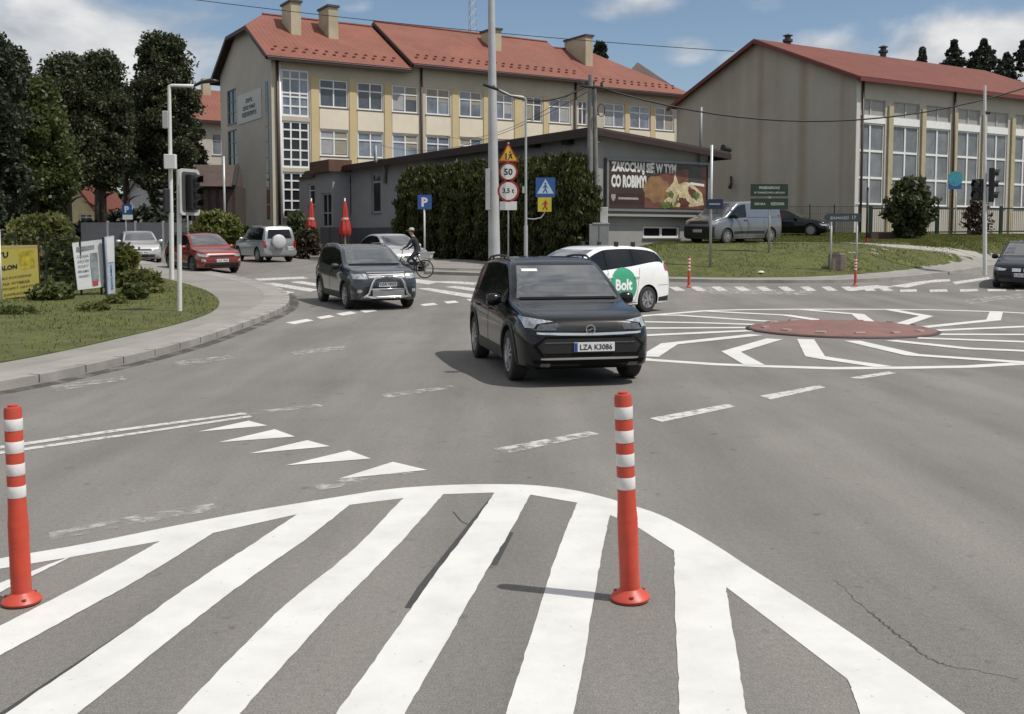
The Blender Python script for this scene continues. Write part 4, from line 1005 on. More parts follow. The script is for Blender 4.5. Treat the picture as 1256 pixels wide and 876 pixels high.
# ---------------- silver off-roader seen from behind
sp5 = dict(L=3.90, W=1.70, H=1.70, WB=2.45, fo=.72, r=.345, gc=.24, ws=.4, rw=-1.75, tumble=.15, spokes=6,
 planR=[(0, .93), (.04, .96), (.12, .98), (.3, 1)],
 top=[(-1.95, .9), (-1.93, 1.15), (-1.90, 1.35), (-1.82, 1.58), (-1.74, 1.67), (-1.2, 1.70), (-.3, 1.70), (.15, 1.64), (.45, 1.42), (.75, 1.15), (.85, 1.08), (1.2, 1.04), (1.7, .97), (1.87, .88), (1.95, .68)],
 belt=[(-1.95, 1.02), (0, 1.0), (.8, .97), (1.6, .90), (1.95, .66)])
M_p5 = paintm('silver_car_paint', (.36, .375, .39), .5, .3)
c = Car('off_road_car', 'silver off-roader with covered spare wheel on its back, seen from behind', (-12.05, 50.4), (-.58, .81), sp5, M_p5, M_alloy)
c.arch_trim(M_p5); c.glazing(.7, -1.72, [-.2, -.95]); c.screen(True, 1.1, 1.6); c.screen(False, 1.12, 1.55, inset=.16); c.mirror(.55, 1.05); c.rails(-1.5, .1, M_alloy)
c.sym('tail_light', [(.66, .70), (.80, .70), (.80, 1.0), (.70, 1.0)], 'rear', M_tail, off=.012)
xs_ = -c.L/2; mb = MB(); Mx = Matrix.Translation((xs_-.11, .10, .98)) @ Matrix.Rotation(math.pi/2, 4, 'Y')
mb.lathe([(.001, -.12), (.27, -.12), (.325, -.08), (.335, 0), (.325, .09), (.28, .11)], 28, Mx); mb.build('spare_wheel_cover', pm('pale_vinyl', (.50, .51, .52), .45, var=.08), c.root, world=False, smooth=True, sharp=45)
c.patch('rear_bumper', [(-.80, .36), (.80, .36), (.80, .56), (-.80, .56)], 'rear', M_p5, off=.05, thick=.06); c.plate('LZA 4S21', False, .66, -.5, .34, .16)
# ---------------- silver saloon behind the shrubs on the left
sp6 = dict(L=4.4, W=1.78, H=1.47, WB=2.62, fo=.88, r=.31, gc=.16, ws=.5, rw=-1.6, tumble=.22, spokes=7,
 top=[(-2.2, .62), (-2.18, .85), (-2.1, .97), (-1.7, 1.03), (-1.3, 1.25), (-.9, 1.42), (-.4, 1.47), (.0, 1.46), (.3, 1.38), (.7, 1.17), (1.0, 1.01), (1.15, .97), (1.6, .90), (1.98, .80), (2.12, .70), (2.2, .56)],
 belt=[(-2.2, .80), (-1.2, .93), (.3, .90), (1.1, .86), (1.8, .77), (2.2, .54)])
c = Car('silver_car', 'pale silver car parked nose out beyond the leafy shrubs', (-18.0, 50.0), (.42, -.907), sp6, paintm('pale_silver_paint', (.50, .50, .49), .35, .3), M_alloy)
c.glazing(.85, -1.5, [-.1, -.95]); c.screen(True, 1.02, 1.40); c.mirror(.68, .95); c.sym('headlight', [(.46, .62), (.82, .70), (.82, .60), (.54, .54)], 'front', M_lamp, off=.01); c.patch('lower_grille', [(-.5, .26), (.5, .26), (.55, .40), (-.55, .40)], 'front', M_blk); c.patch('upper_grille', [(-.4, .58), (.4, .58), (.36, .66), (-.36, .66)], 'front', M_blk); c.plate('LZA 9P33', True, .48)
# ---------------- parked pale estate behind the grey off-roader
c = Car('pale_car', 'pale silver saloon queued directly behind the grey off-roader, mostly hidden by it', (-5.05, 43.4), (.50, -.866), sp6, paintm('light_silver_paint', (.50, .50, .49), .35, .3), M_alloy)
c.glazing(.85, -1.5, [-.1, -.95]); c.screen(True, 1.02, 1.40); c.mirror(.68, .95); c.sym('headlight', [(.46, .62), (.82, .70), (.82, .60), (.54, .54)], 'front', M_lamp, off=.01); c.patch('lower_grille', [(-.5, .26), (.5, .26), (.55, .40), (-.55, .40)], 'front', M_blk); c.patch('upper_grille', [(-.4, .58), (.4, .58), (.36, .66), (-.36, .66)], 'front', M_blk); c.plate('LZA 5K70', True, .48)
# ---------------- grey-silver delivery van on the lot
sp7 = dict(L=4.40, W=1.85, H=1.80, WB=2.785, fo=.85, r=.325, gc=.18, ws=.7, rw=-2.1, tumble=.13, spokes=6,
 planR=[(0, .94), (.04, .97), (.12, .985), (.3, 1)], planF=[(0, .78), (.04, .86), (.12, .92), (.28, .965), (.55, .995), (.9, 1)],
 top=[(-2.2, .95), (-2.19, 1.3), (-2.17, 1.6), (-2.12, 1.75), (-2.02, 1.79), (-1.0, 1.81), (.2, 1.80), (.55, 1.75), (.85, 1.58), (1.15, 1.36), (1.40, 1.19), (1.55, 1.13), (1.85, 1.06), (2.05, .98), (2.15, .86), (2.2, .70)],
 belt=[(-2.2, 1.08), (0, 1.08), (1.0, 1.05), (1.6, 1.0), (2.0, .90), (2.2, .68)])
M_p7 = paintm('grey_silver_paint', (.17, .18, .195), .5, .32)
c = Car('delivery_van', 'grey silver panel van parked on the lot above the grass bank', (9.55, 45.0), (-.80, -.60), sp7, M_p7, M_alloy, 'van', dz=.10)
c.glazing(1.25, .12, [], lift=.04, rail=.14); c.screen(True, 1.26, 1.70, inset=.09); c.mirror(.98, 1.14, M_blk, 1.25); c.handles([.2], 1.0, M_blk)
for sd in ('left', 'right'):
    c.seams([(.08, 1.2, .32, 0), (-1.0, .05, .32, 0)], .3, sd)
    c.patch('side_moulding', [(c.xr+.42, .44), (c.xf-.42, .44), (c.xf-.42, .54), (c.xr+.42, .54)], sd, M_blk, off=.015, res=.2, thick=.02)
    c.patch('panel_rib', [(-2.0, 1.12), (.0, 1.12), (.0, 1.15), (-2.0, 1.15)], sd, M_p7, off=.02, res=.2, thick=.02)
c.sym('headlight', [(.60, .80), (.86, .83), (.86, .98), (.70, .98)], 'front', M_lamp, off=.012); c.patch('upper_grille', [(-.56, .84), (.56, .84), (.50, .96), (-.50, .96)], 'front', M_blk, off=.006)
c.patch('front_bumper', [(-.84, .30), (.84, .30), (.84, .74), (-.84, .74)], 'front', M_blk, off=.014, thick=.02); c.plate('LZA 6V52', True, .56)
c.sym('tail_light', [(.76, .85), (.88, .85), (.88, 1.25), (.80, 1.25)], 'rear', M_tail)
# ---------------- black saloon next to the van
sp8 = dict(sp6, L=4.7, W=1.82, H=1.43, WB=2.80, fo=.82, r=.33, top=[(x*1.068, z*.975) for x, z in sp6['top']], belt=[(x*1.068, z*.98) for x, z in sp6['belt']])
c = Car('saloon_car', 'black saloon parked beside the van in front of the hall gable', (14.77, 56.3), (.90, -.44), sp8, pm('deep_black_paint', (.004, .0043, .0065), .2, var=.06, scale=2, coat=.45, spec=.25), M_alloy, dz=.10)
c.glazing(.92, -1.6, [-.1, -1.0]); c.screen(True, 1.0, 1.36); c.mirror(.72, .93); c.sym('headlight', [(.50, .60), (.86, .68), (.86, .58), (.54, .54)], 'front', M_lamp, off=.01); c.patch('upper_grille', [(-.4, .56), (.4, .56), (.36, .66), (-.36, .66)], 'front', M_chr); c.patch('lower_grille', [(-.5, .26), (.5, .26), (.55, .38), (-.55, .38)], 'front', M_blk); c.plate('LZA 8B14', True, .46); c.handles([.0, -.95], .82)
# ---------------- black car coming in at the edge of the picture
c = Car('saloon_car', 'black saloon driving towards the junction on the far road, cut by the frame edge', (17.55, 35.3), (-.50, -.866), dict(sp8, top=[(x, z*1.03) for x, z in sp8['top']]), pm('graphite_black_paint', (.004, .0043, .0055), .2, var=.06, scale=2, coat=.45, spec=.25), M_dalloy)
c.glazing(.92, -1.6, [-.1, -1.0]); c.screen(True, 1.03, 1.40); c.mirror(.72, .95); c.sym('headlight', [(.46, .66), (.86, .72), (.86, .61), (.52, .60)], 'front', M_lamp, off=.01)
c.sym('upper_grille', [(.04, .58), (.30, .58), (.30, .68), (.04, .68)], 'front', M_chr); c.patch('lower_grille', [(-.6, .25), (.6, .25), (.6, .38), (-.6, .38)], 'front', M_blk); c.plate('LZA 3M60', True, .47)
# ================================================================== buildings
U = Vector((.8525, .523)); V = Vector((-.523, .8525))
M_plaster = pm('cream_plaster', (.50, .455, .365), .9, var=.07, scale=.7, bump=.15, bscale=60, dirt=.12)
M_cream = pm('pale_cream_render', (.72, .65, .52), .9, var=.05, scale=.8, bump=.15, bscale=60, dirt=.08)
M_yellow = pm('ochre_render', (.56, .445, .25), .9, var=.06, scale=.8, bump=.15, bscale=60)
M_gable = pm('grey_beige_render', (.46, .43, .38), .9, var=.08, scale=.5, bump=.15, bscale=50, dirt=.15)
M_wht = pm('white_frame', (.74, .74, .73), .5, var=.05)
M_win = pm('window_glass', (.17, .20, .25), .05, var=.55, scale=.45, spec=.8, coat=.5)
M_wind = pm('dark_window_glass', (.02, .023, .028), .08, var=.5, scale=.5, spec=.45)
M_winl = pm('curtained_window_glass', (.20, .215, .235), .08, var=.4, scale=.5, spec=.8, coat=.5)
M_fascia = pm('dark_brown_fascia', (.030, .012, .010), .6, var=.15)
M_pipe = pm('brown_downpipe', (.06, .03, .025), .5)
M_grey = pm('grey_metal', (.20, .205, .21), .5, metal=.3, var=.1)
M_black = pm('matt_black', (.012, .012, .013), .6)
def roofmat(name, col, dirx):
    m = pm(name, col, .7, var=.14, scale=.5, dirt=.12, spec=.25)
    nt = m.node_tree; N = nt.nodes; L = nt.links; b = N['Principled BSDF']
    tc = N.new('ShaderNodeTexCoord'); mp = N.new('ShaderNodeMapping'); mp.inputs['Rotation'].default_value = (0, 0, -math.atan2(dirx[1], dirx[0])); L.new(tc.outputs['Object'], mp.inputs['Vector'])
    w_ = N.new('ShaderNodeTexWave'); w_.bands_direction = 'X'; w_.inputs['Scale'].default_value = .9; L.new(mp.outputs[0], w_.inputs['Vector'])
    w2 = N.new('ShaderNodeTexWave'); w2.bands_direction = 'Z'; w2.wave_profile = 'SAW'; w2.inputs['Scale'].default_value = 1.6; L.new(mp.outputs[0], w2.inputs['Vector'])
    ad = N.new('ShaderNodeMath'); ad.operation = 'ADD'; L.new(w_.outputs['Fac'], ad.inputs[0]); L.new(w2.outputs['Fac'], ad.inputs[1])
    bp = N.new('ShaderNodeBump'); bp.inputs['Strength'].default_value = .5; bp.inputs['Distance'].default_value = .06; L.new(ad.outputs[0], bp.inputs['Height']); L.new(bp.outputs[0], b.inputs['Normal'])
    return m
M_roof = roofmat('red_metal_tile', (.212, .082, .060), U)
M_roof2 = roofmat('dull_red_sheet_roof', (.155, .050, .035), U)
def wall_open(mb, Fm, s0, s1, z0, z1, ops, dep=.16):
    S = sorted({s0, s1}|{o[0] for o in ops}|{o[1] for o in ops}); Z = sorted({z0, z1}|{o[2] for o in ops}|{o[3] for o in ops})
    S = [x for x in S if s0-1e-6 <= x <= s1+1e-6]; Z = [x for x in Z if z0-1e-6 <= x <= z1+1e-6]
    for a, b in zip(S, S[1:]):
        for c, d in zip(Z, Z[1:]):
            mx, mz = (a+b)/2, (c+d)/2
            if any(o[0] < mx < o[1] and o[2] < mz < o[3] for o in ops): continue
            mb.poly([Fm.P(a, 0, c), Fm.P(b, 0, c), Fm.P(b, 0, d), Fm.P(a, 0, d)])
    for (a, b, c, d) in ops:
        for q in ([(a, c), (b, c)], [(b, c), (b, d)], [(b, d), (a, d)], [(a, d), (a, c)]):
            (p0, q0), (p1, q1) = q
            mb.poly([Fm.P(p0, 0, q0), Fm.P(p1, 0, q1), Fm.P(p1, -dep, q1), Fm.P(p0, -dep, q0)])
def window(Fm, s0, s1, z0, z1, cols, rows, parent, d=-.10, fw=.07, mw=.05, frame=None, pane=None, sill=True, name='window', split=None):
    """frame with mullions (cols: list of fractions, rows: list of fractions) and one pane"""
    mb = MB(); e = .004
    mb.fbox(Fm, s0+e, s1-e, d-.03, d+.03, z0+e, z0+fw); mb.fbox(Fm, s0+e, s1-e, d-.03, d+.03, z1-fw, z1-e)
    mb.fbox(Fm, s0+e, s0+fw, d-.03, d+.03, z0+fw, z1-fw); mb.fbox(Fm, s1-fw, s1-e, d-.03, d+.03, z0+fw, z1-fw)
    for r in rows:
        z = z0+(z1-z0)*r; mb.fbox(Fm, s0+fw, s1-fw, d-.028, d+.028, z-mw/2, z+mw/2)
    for c in cols:
        zt_ = z1-fw if split is None else z0+(z1-z0)*split
        s = s0+(s1-s0)*c; mb.fbox(Fm, s-mw/2, s+mw/2, d-.026, d+.032, z0+fw, zt_)
    o = mb.build(name, frame or M_wht, parent)
    mb = MB(); mb.poly([Fm.P(s0, d-.02, z0), Fm.P(s1, d-.02, z0), Fm.P(s1, d-.02, z1), Fm.P(s0, d-.02, z1)]); mb.build('pane', pane or M_win, o)
    if sill:
        mb = MB(); mb.fbox(Fm, s0-.05, s1+.05, -.1, .07, z0-.055, z0-.004); mb.build('sill', M_grey, o)
    return o
rw = random.Random(11)
# ---------------------------------------------------------------- the school
C0 = Vector((xat(337, 72), 72)); FS = Fr(C0, U, -V); FG = Fr(C0, V, -U)
zE = FS.pix(340, 65)[1]; Wd = 12.4; Lf = FS.pix(836, 120)[0]
FM = Fr(C0+V*(Wd/2), U, -V); zR = FM.pix(447, 34)[1]
zG = 1.0
sc = thing('school_building', 'long three storey cream school with red metal roof, ochre strips and rows of windows', 'school', (C0.x, C0.y, zG))
def rect(F_, x0, y0, x1, y1):
    a, zt_ = F_.pix(x0, y0); b, _ = F_.pix(x1, y1); zb_ = F_.pix(x0, y1-(y1-y0)*0)[1]
    return a, b, zb_, zt_
zt1 = FS.pix(392, 96.5)[1]; zb1 = FS.pix(392, 131)[1]; zt0 = FS.pix(393, 159)[1]; zb0 = FS.pix(393, 191)[1]
zt_1 = zt0-(zt1-zt0); zb_1 = zb0-(zt1-zt0)
cols_px = [(392, 427), (438.5, 470), (481, 513), (522.5, 552), (563.5, 591.5), (607, 629.5), (645, 665), (673.5, 700), (709, 720.5), (741, 766), (772.5, 797.5), (804, 827)]
wins = [(FS.pix(a, 130)[0], FS.pix(b, 130)[0]) for a, b in cols_px]
sg0, sg1 = FS.pix(345.5, 150)[0], FS.pix(380, 150)[0]
stair = [(sg0, sg1, FS.pix(362, 143)[1], FS.pix(362, 85.5)[1]), (sg0, sg1, FS.pix(362, 206)[1], FS.pix(362, 148.5)[1]), (sg0, sg1, FS.pix(362, 268)[1], FS.pix(362, 211)[1])]
ops = stair[:]
for (a, b) in wins: ops += [(a, b, zb1, zt1), (a, b, zb0, zt0), (a, b, zb_1, zt_1)]
mb = MB(); wall_open(mb, FS, 0, Lf, zG, zE, ops); 
FB = Fr(C0+V*Wd, U, V); FE = Fr(C0+U*Lf, V, U)
wall_open(mb, FB, 0, Lf, zG, zE, []); mb.build('front_wall', M_plaster, sc, fix=False)
zH = zE+(zR-zE)*.66
mb = MB(); gops = [(FG.pix(290, 150)[0], FG.pix(279, 150)[0], FG.pix(284, 152)[1], FG.pix(284, 110)[1]), (FG.pix(290, 150)[0], FG.pix(279, 150)[0], FG.pix(284, 206)[1], FG.pix(284, 160)[1])]
wall_open(mb, FG, 0, Wd, zG, zE, gops); mb.poly([FG.P(0, 0, zE), FG.P(Wd, 0, zE), FG.P(Wd*.66, 0, zH), FG.P(Wd*.34, 0, zH)])
mb.build('gable_wall', M_gable, sc, fix=False); mb = MB(); wall_open(mb, FE, 0, Wd, zG, zE, []); mb.poly([FE.P(0, 0, zE), FE.P(Wd, 0, zE), FE.P(Wd*.5, 0, zR-.3)])
mb.build('gable_wall', M_gable, sc, fix=False)
for o in gops: window(FG, *o, [.5], [.33, .66], sc, pane=M_wind, name='gable_window', frame=M_grey)
mb = MB()
for k in range(9):
    z = FG.pix(327, 100+19*k)[1]; a = FG.pix(329.5, 150)[0]; b = FG.pix(326, 150)[0]; h = 17/1270*72
    mb.fbox(FG, a, b, .004, .03, z-h, z)
mb.build('window_strip', M_wind, sc)
M_win2 = pm('deep_window_glass', (.075, .085, .10), .05, var=.5, scale=.5, spec=.6); M_bl1 = pm('pale_blind', (.34, .345, .35), .6, var=.1); M_bl2 = pm('cream_blind', (.30, .27, .21), .6, var=.12)
# stair glazing and classroom windows
for k, o in enumerate(stair): window(FS, *o, [.33, .66], [.18, .38, .62, .81] if k else [.22, .42, .5, .8], sc, pane=M_wind if k else M_win, fw=.14, mw=.11, name='stair_window', sill=(k == 2))
for i, (a, b) in enumerate(wins):
    for (c, d) in ((zb1, zt1), (zb0, zt0), (zb_1, zt_1)):
        wo = window(FS, a, b, c, d, [.5], [.68], sc, pane=rw.choice([M_win, M_win, M_winl, M_win2]), fw=.10, mw=.10)
        for side in (0, 1):
            if rw.random() < .55:
                u0, u1 = (a+.11, (a+b)/2-.06) if side == 0 else ((a+b)/2+.06, b-.11); hh_ = (d-c)*rw.choice([.3, .3, .45, .7, .85])
                mb = MB(); mb.fbox(FS, u0, u1, -.112, -.108, d-.11-hh_, d-.11); mb.build('blind', rw.choice([M_bl1, M_bl2]), wo)
# ochre strips and pale spandrels
for a, b in ((381.5, 391), (428.5, 437), (471.5, 480), (554.5, 562.5), (593, 600), (631, 640), (666.5, 672.5), (766.8, 772), (798, 803.5)):
    s0, s1 = FS.pix(a, 130)[0], FS.pix(b, 130)[0]; mb = MB(); mb.fbox(FS, s0, s1, .003, .045, zG, zt1+.15); mb.build('ochre_strip', M_yellow, sc)
for i, (a, b) in enumerate(wins):
    for (c, d) in ((zt0+.08, zb1-.10), (zt_1+.08, zb0-.10)):
        mb = MB(); mb.fbox(FS, a-.01, b+.01, .003, .03, c, d); mb.build('spandrel_panel', M_cream, sc)
# corner band, downpipes
mb = MB(); mb.fbox(FS, -.05, FS.pix(338.0, 150)[0]-.25, -.0, .06, zG, zE-.1); mb.build('corner_band', pm('pale_grey_render', (.55, .53, .49), .9, var=.05), sc)
for px_, m_ in ((340.2, M_pipe), (343.4, M_wht), (516.5, M_pipe), (705, M_pipe)):
    s = FS.pix(px_, 150)[0]; mb = MB(); mb.tube(FS.P(s, .12, zG), FS.P(s, .12, zE-.05), .085, n=10); mb.build('downpipe', m_, sc, smooth=True)
# roofs
oh = .75
def slab(s0, s1, lift, hip0=False, hip1=False):
    k = (zR-zE)/(Wd/2); ze = zE-k*oh+lift+.12; zr = zR+lift+.12
    P_ = lambda s, t, z: FS.P(s, -t, z)
    f = []
    e0, e1 = P_(s0, -oh, ze), P_(s1, -oh, ze); b0, b1 = P_(s0, Wd+oh, ze), P_(s1, Wd+oh, ze)
    h0 = s0+2.0 if hip0 else s0; h1 = s1-Wd*.5 if hip1 else s1
    r0, r1 = P_(h0, Wd/2, zr), P_(h1, Wd/2, zr)
    mb = MB()
    if hip0:
        zh = zE+(zR-zE)*.62+lift+.12; t = Wd*.5*.62
        p, q = P_(s0, t, zh), P_(s0, Wd-t, zh)
        mb.poly([e0, e1, r1, r0, p]); mb.poly([b1, b0, q, r0, r1]); mb.poly([p, r0, q])
        edges = [(e0, e1), (e0, p), (p, q), (q, b0), (b0, b1)]
    elif hip1:
        mb.poly([e0, e1, r1, r0]); mb.poly([b1, b0, r0, r1]); mb.poly([e1, b1, r1]); edges = [(e0, e1), (e0, r0), (r0, b0), (e1, b1)]
    else:
        mb.poly([e0, e1, r1, r0]); mb.poly([b1, b0, r0, r1]); edges = [(e0, e1), (e0, r0), (r0, b0), (b0, b1)]
    if not hip1: edges += [(e1, r1), (r1, b1)]
    o = mb.build('roof', M_roof, sc, fix=False); o.data.materials.append(M_fascia)
    md = o.modifiers.new('t', 'SOLIDIFY'); md.thickness = .10; md.offset = -1; md.material_offset = 1; md.material_offset_rim = 1
    mb = MB()
    for a, b in edges: mb.bar(a+Vector((0, 0, -.17)), b+Vector((0, 0, -.17)), .16, .26)
    mb.build('fascia', M_fascia, o)
    mb = MB(); dn = Vector((0, 0, .06))
    for j in range(2):
        t = .9+.5*j; n = int((s1-s0-1)/.75)
        for i in range(n):
            s = s0+.6+i*.75+(.37 if j else 0); z = ze+k*t; mb.fbox(FS, s, s+.22, -t+oh-.06, -t+oh+.04, z+.01, z+.10)
    mb.build('snow_guard', M_roof2, o)
    mb = MB(); mb.path([r0+Vector((0, 0, .02)), r1+Vector((0, 0, .02))], .11, 8); mb.build('ridge_cap', M_roof, o)
    mb = MB(); mb.path([e0+Vector((-V.x*-.0, 0, -.12)), e1+Vector((0, 0, -.12))], .10, 8); mb.build('gutter', M_fascia, o)
    return o
s1_ = FS.pix(499, 79)[0]; s2_ = FS.pix(722, 98)[0]
slab(-.55, s1_, 0, hip0=True); slab(s1_+.15, s2_, .42); slab(s2_+.15, Lf+.9, .0, hip1=True)
# chimneys
M_chim = pm('chimney_render', (.44, .385, .275), .9, var=.1, scale=1, dirt=.3); M_cap = pm('chimney_cap', (.05, .05, .05), .7)
for (xa, xb, yt, yb) in ((347.5, 369.5, 1, 39), (389, 415, 7, 43), (586, 615, 35, 68), (687.5, 727, 43, 85)):
    Fc = Fr(C0+V*(Wd*.25), U, -V); s1x = Fc.pix(xb, yb)[0]; zt_ = Fc.pix(xb, yt)[1]
    Fv = Fr(Vector(Fc.P(s1x, 0, 0)[:2])-U*0, V, -U)
    wd_ = .75
    dpt = 2.0 if xb-xa < 35 else 3.2
    s0x = s1x-wd_
    mb = MB(); mb.fbox(Fc, s0x, s1x, -dpt, 0, zE+.8, zt_-.15); o = mb.build('chimney', M_chim, sc)
    mb = MB(); mb.fbox(Fc, s0x-.1, s1x+.1, -dpt-.1, .1, zt_-.148, zt_); mb.build('cap', M_cap, o)
# sign on the gable
a = FG.pix(321, 120)[0]; b = FG.pix(292, 120)[0]; zc_ = FG.pix(306, 131)[1]; hh = 36/1270*75
mb = MB(); mb.fbox(FG, a, b, .01, .05, zc_-hh/2, zc_+hh/2); gs = mb.build('name_board', pm('pale_grey_board', (.50, .50, .49), .6, var=.05), sc)
mb = MB(); out_ = Vector((-U.x, -U.y, 0)); rt = Vector((-V.x, -V.y, 0)); mid = FG.P((a+b)/2, .05, zc_)
for t, dz_, w__ in (('ZESPÓŁ', .50, 1.9), ('SZKÓŁ PONAD', .0, 3.4), ('PODSTAWOWYCH', -.50, 3.9)):
    lettering(mb, t, mid+Vector((0, 0, dz_)), rt, (0, 0, 1), out_, height=.36, width=w__*.85, bold=.03, off=.01)
mb.build('lettering', M_black, gs, fix=False)
# ---------------------------------------------------------------- rear wing behind it on the left
rb = Vector((xat(243, 100), 100)); Fr1 = Fr(rb, U, -V)
rwg = thing('school_wing', 'farther cream wing with red roof showing behind the school gable', 'building', (rb.x, rb.y, 2))
zE2 = Fr1.pix(262, 148)[1]; L2 = 9
mb = MB(); opz = [(1.6, 3.4, Fr1.pix(258, 190)[1], Fr1.pix(258, 164)[1]), (4.4, 6.2, Fr1.pix(258, 190)[1], Fr1.pix(258, 164)[1]), (1.6, 3.4, Fr1.pix(258, 230)[1], Fr1.pix(258, 206)[1])]
wall_open(mb, Fr1, 0, L2, 1, zE2, opz); wall_open(mb, Fr(rb, V, -U), 0, 9, 1, zE2, []); mb.build('front_wall', M_gable, rwg, fix=False)
for o in opz: window(Fr1, *o, [.5], [.68], rwg, pane=M_winl)
mb = MB(); zr2 = Fr1.pix(262, 117)[1]+1.1
mb.poly([Fr1.P(-.5, .6, zE2-.1), Fr1.P(L2, .6, zE2-.1), Fr1.P(L2, -4.5, zr2), Fr1.P(-.5, -4.5, zr2)]); mb.poly([Fr1.P(L2, -9.5, zE2-.1), Fr1.P(-.5, -9.5, zE2-.1), Fr1.P(-.5, -4.5, zr2), Fr1.P(L2, -4.5, zr2)])
o = mb.build('roof', M_roof, rwg, fix=False); o.modifiers.new('t', 'SOLIDIFY').thickness = .15
mb = MB(); mb.bar(Fr1.P(-.5, .62, zE2-.2), Fr1.P(L2, .62, zE2-.2), .16, .3); mb.build('fascia', M_fascia, rwg)
for s in (1.8, 4.2): mb = MB(); mb.fbox(Fr1, s, s+.8, -4.4, -3.6, zr2-.8, zr2+1.0); mb.build('chimney', M_chim, rwg)
# ---------------------------------------------------------------- sports hall
H0 = Vector((xat(1046, 62), 62)); FHs = Fr(H0, U, -V); FHg = Fr(H0, V, -U)
zHe = FHg.pix(1046, 94)[1]; WH = 16.2; FHm = Fr(H0+V*(WH/2), U, -V); zHr = 1.85+(292-55)*(H0.y+V.y*WH/2)/1270+.0
LH = FHs.pix(1330, 120)[0]; zB = 1.0
hall = thing('sports_hall', 'tall grey sports hall with blank stained gable and tall gridded windows', 'hall', (H0.x, H0.y, zB))
def concrete(name, col):
    m = pm(name, col, .9, var=.07, scale=.35, bump=.15, bscale=40)
    nt = m.node_tree; N = nt.nodes; L = nt.links; b = N['Principled BSDF']; src = b.inputs['Base Color'].links[0].from_socket
    tc = N.new('ShaderNodeTexCoord'); mp = N.new('ShaderNodeMapping'); mp.inputs['Rotation'].default_value = (0, 0, -math.atan2(V.y, V.x)); mp.inputs['Scale'].default_value = (.62, .6, .035); L.new(tc.outputs['Object'], mp.inputs['Vector'])
    n = N.new('ShaderNodeTexNoise'); n.inputs['Scale'].default_value = 1; n.inputs['Detail'].default_value = 6; n.inputs['Roughness'].default_value = .6; L.new(mp.outputs[0], n.inputs['Vector'])
    r = N.new('ShaderNodeValToRGB'); r.color_ramp.elements[0].position = .35; r.color_ramp.elements[0].color = (.74, .70, .63, 1); r.color_ramp.elements[1].position = .58; r.color_ramp.elements[1].color = (1.03, 1.03, 1.03, 1); L.new(n.outputs['Fac'], r.inputs['Fac'])
    mx = N.new('ShaderNodeMixRGB'); mx.blend_type = 'MULTIPLY'; mx.inputs['Fac'].default_value = .5; L.new(src, mx.inputs['Color1']); L.new(r.outputs[0], mx.inputs['Color2']); cur = mx.outputs[0]
    # rusty run-off streaks under the roof edge, at fixed places along the wall
    mp2 = N.new('ShaderNodeMapping'); mp2.inputs['Rotation'].default_value = (0, 0, -math.atan2(V.y, V.x)); L.new(tc.outputs['Object'], mp2.inputs['Vector']); sx = N.new('ShaderNodeSeparateXYZ'); L.new(mp2.outputs[0], sx.inputs[0])
    for px_, w__, amt in ((932, .50, .34), (984, .60, .40), (1032, .30, .2), (905, .3, .12)):
        a_ = N.new('ShaderNodeMath'); a_.operation = 'SUBTRACT'; L.new(sx.outputs[0], a_.inputs[0]); a_.inputs[1].default_value = FHg.pix(px_, 180)[0]
        b_2 = N.new('ShaderNodeMath'); b_2.operation = 'ABSOLUTE'; L.new(a_.outputs[0], b_2.inputs[0])
        mr_ = N.new('ShaderNodeMapRange'); mr_.interpolation_type = 'SMOOTHSTEP'; L.new(b_2.outputs[0], mr_.inputs['Value']); mr_.inputs[1].default_value = 0; mr_.inputs[2].default_value = w__; mr_.inputs[3].default_value = amt; mr_.inputs[4].default_value = 0
        q_ = N.new('ShaderNodeMath'); q_.operation = 'MULTIPLY'; L.new(mr_.outputs[0], q_.inputs[0]); q2 = N.new('ShaderNodeMath'); q2.operation = 'MULTIPLY_ADD'; L.new(n.outputs['Fac'], q2.inputs[0]); q2.inputs[1].default_value = 1.6; q2.inputs[2].default_value = .1; L.new(q2.outputs[0], q_.inputs[1])
        x_ = N.new('ShaderNodeMixRGB'); x_.inputs['Color2'].default_value = (.19, .135, .07, 1); L.new(q_.outputs[0], x_.inputs['Fac']); L.new(cur, x_.inputs['Color1']); cur = x_.outputs[0]
    L.new(cur, b.inputs['Base Color']); return m
M_conc = concrete('stained_concrete_render', (.40, .37, .32)); M_hallf = pm('hall_front_render', (.44, .41, .355), .9, var=.07, scale=.6, bump=.15, dirt=.15)
M_hwin = pm('hall_window_glass', (.165, .175, .19), .15, var=.35, scale=.6, spec=.5)
ccols = [(1050.5, 1085), (1094.7, 1127), (1135, 1165), (1174, 1201), (1210, 1235.5), (1244.6, 1268), (1277, 1299), (1307, 1327)]
zr_ = lambda y: FHs.pix(1068, y)[1]
hw_ = [(FHs.pix(a, 180)[0], FHs.pix(b, 180)[0]) for a, b in ccols]
ops = [(a, b, zr_(251), zr_(122)) for a, b in hw_]
mb = MB(); wall_open(mb, FHs, 0, LH, zB, zHe, ops, .2); mb.build('front_wall', M_hallf, hall, fix=False)
mb = MB(); wall_open(mb, FHg, 0, WH, zB, zHe, []); mb.poly([FHg.P(0, 0, zHe), FHg.P(WH, 0, zHe), FHg.P(WH/2, 0, zHr)])
FHe = Fr(H0+U*LH, V, U); wall_open(mb, FHe, 0, WH, zB, zHe, []); mb.poly([FHe.P(0, 0, zHe), FHe.P(WH, 0, zHe), FHe.P(WH/2, 0, zHr)]); wall_open(mb, Fr(H0+V*WH, U, V), 0, LH, zB, zHe, [])
mb.build('gable_wall', M_conc, hall, fix=False)
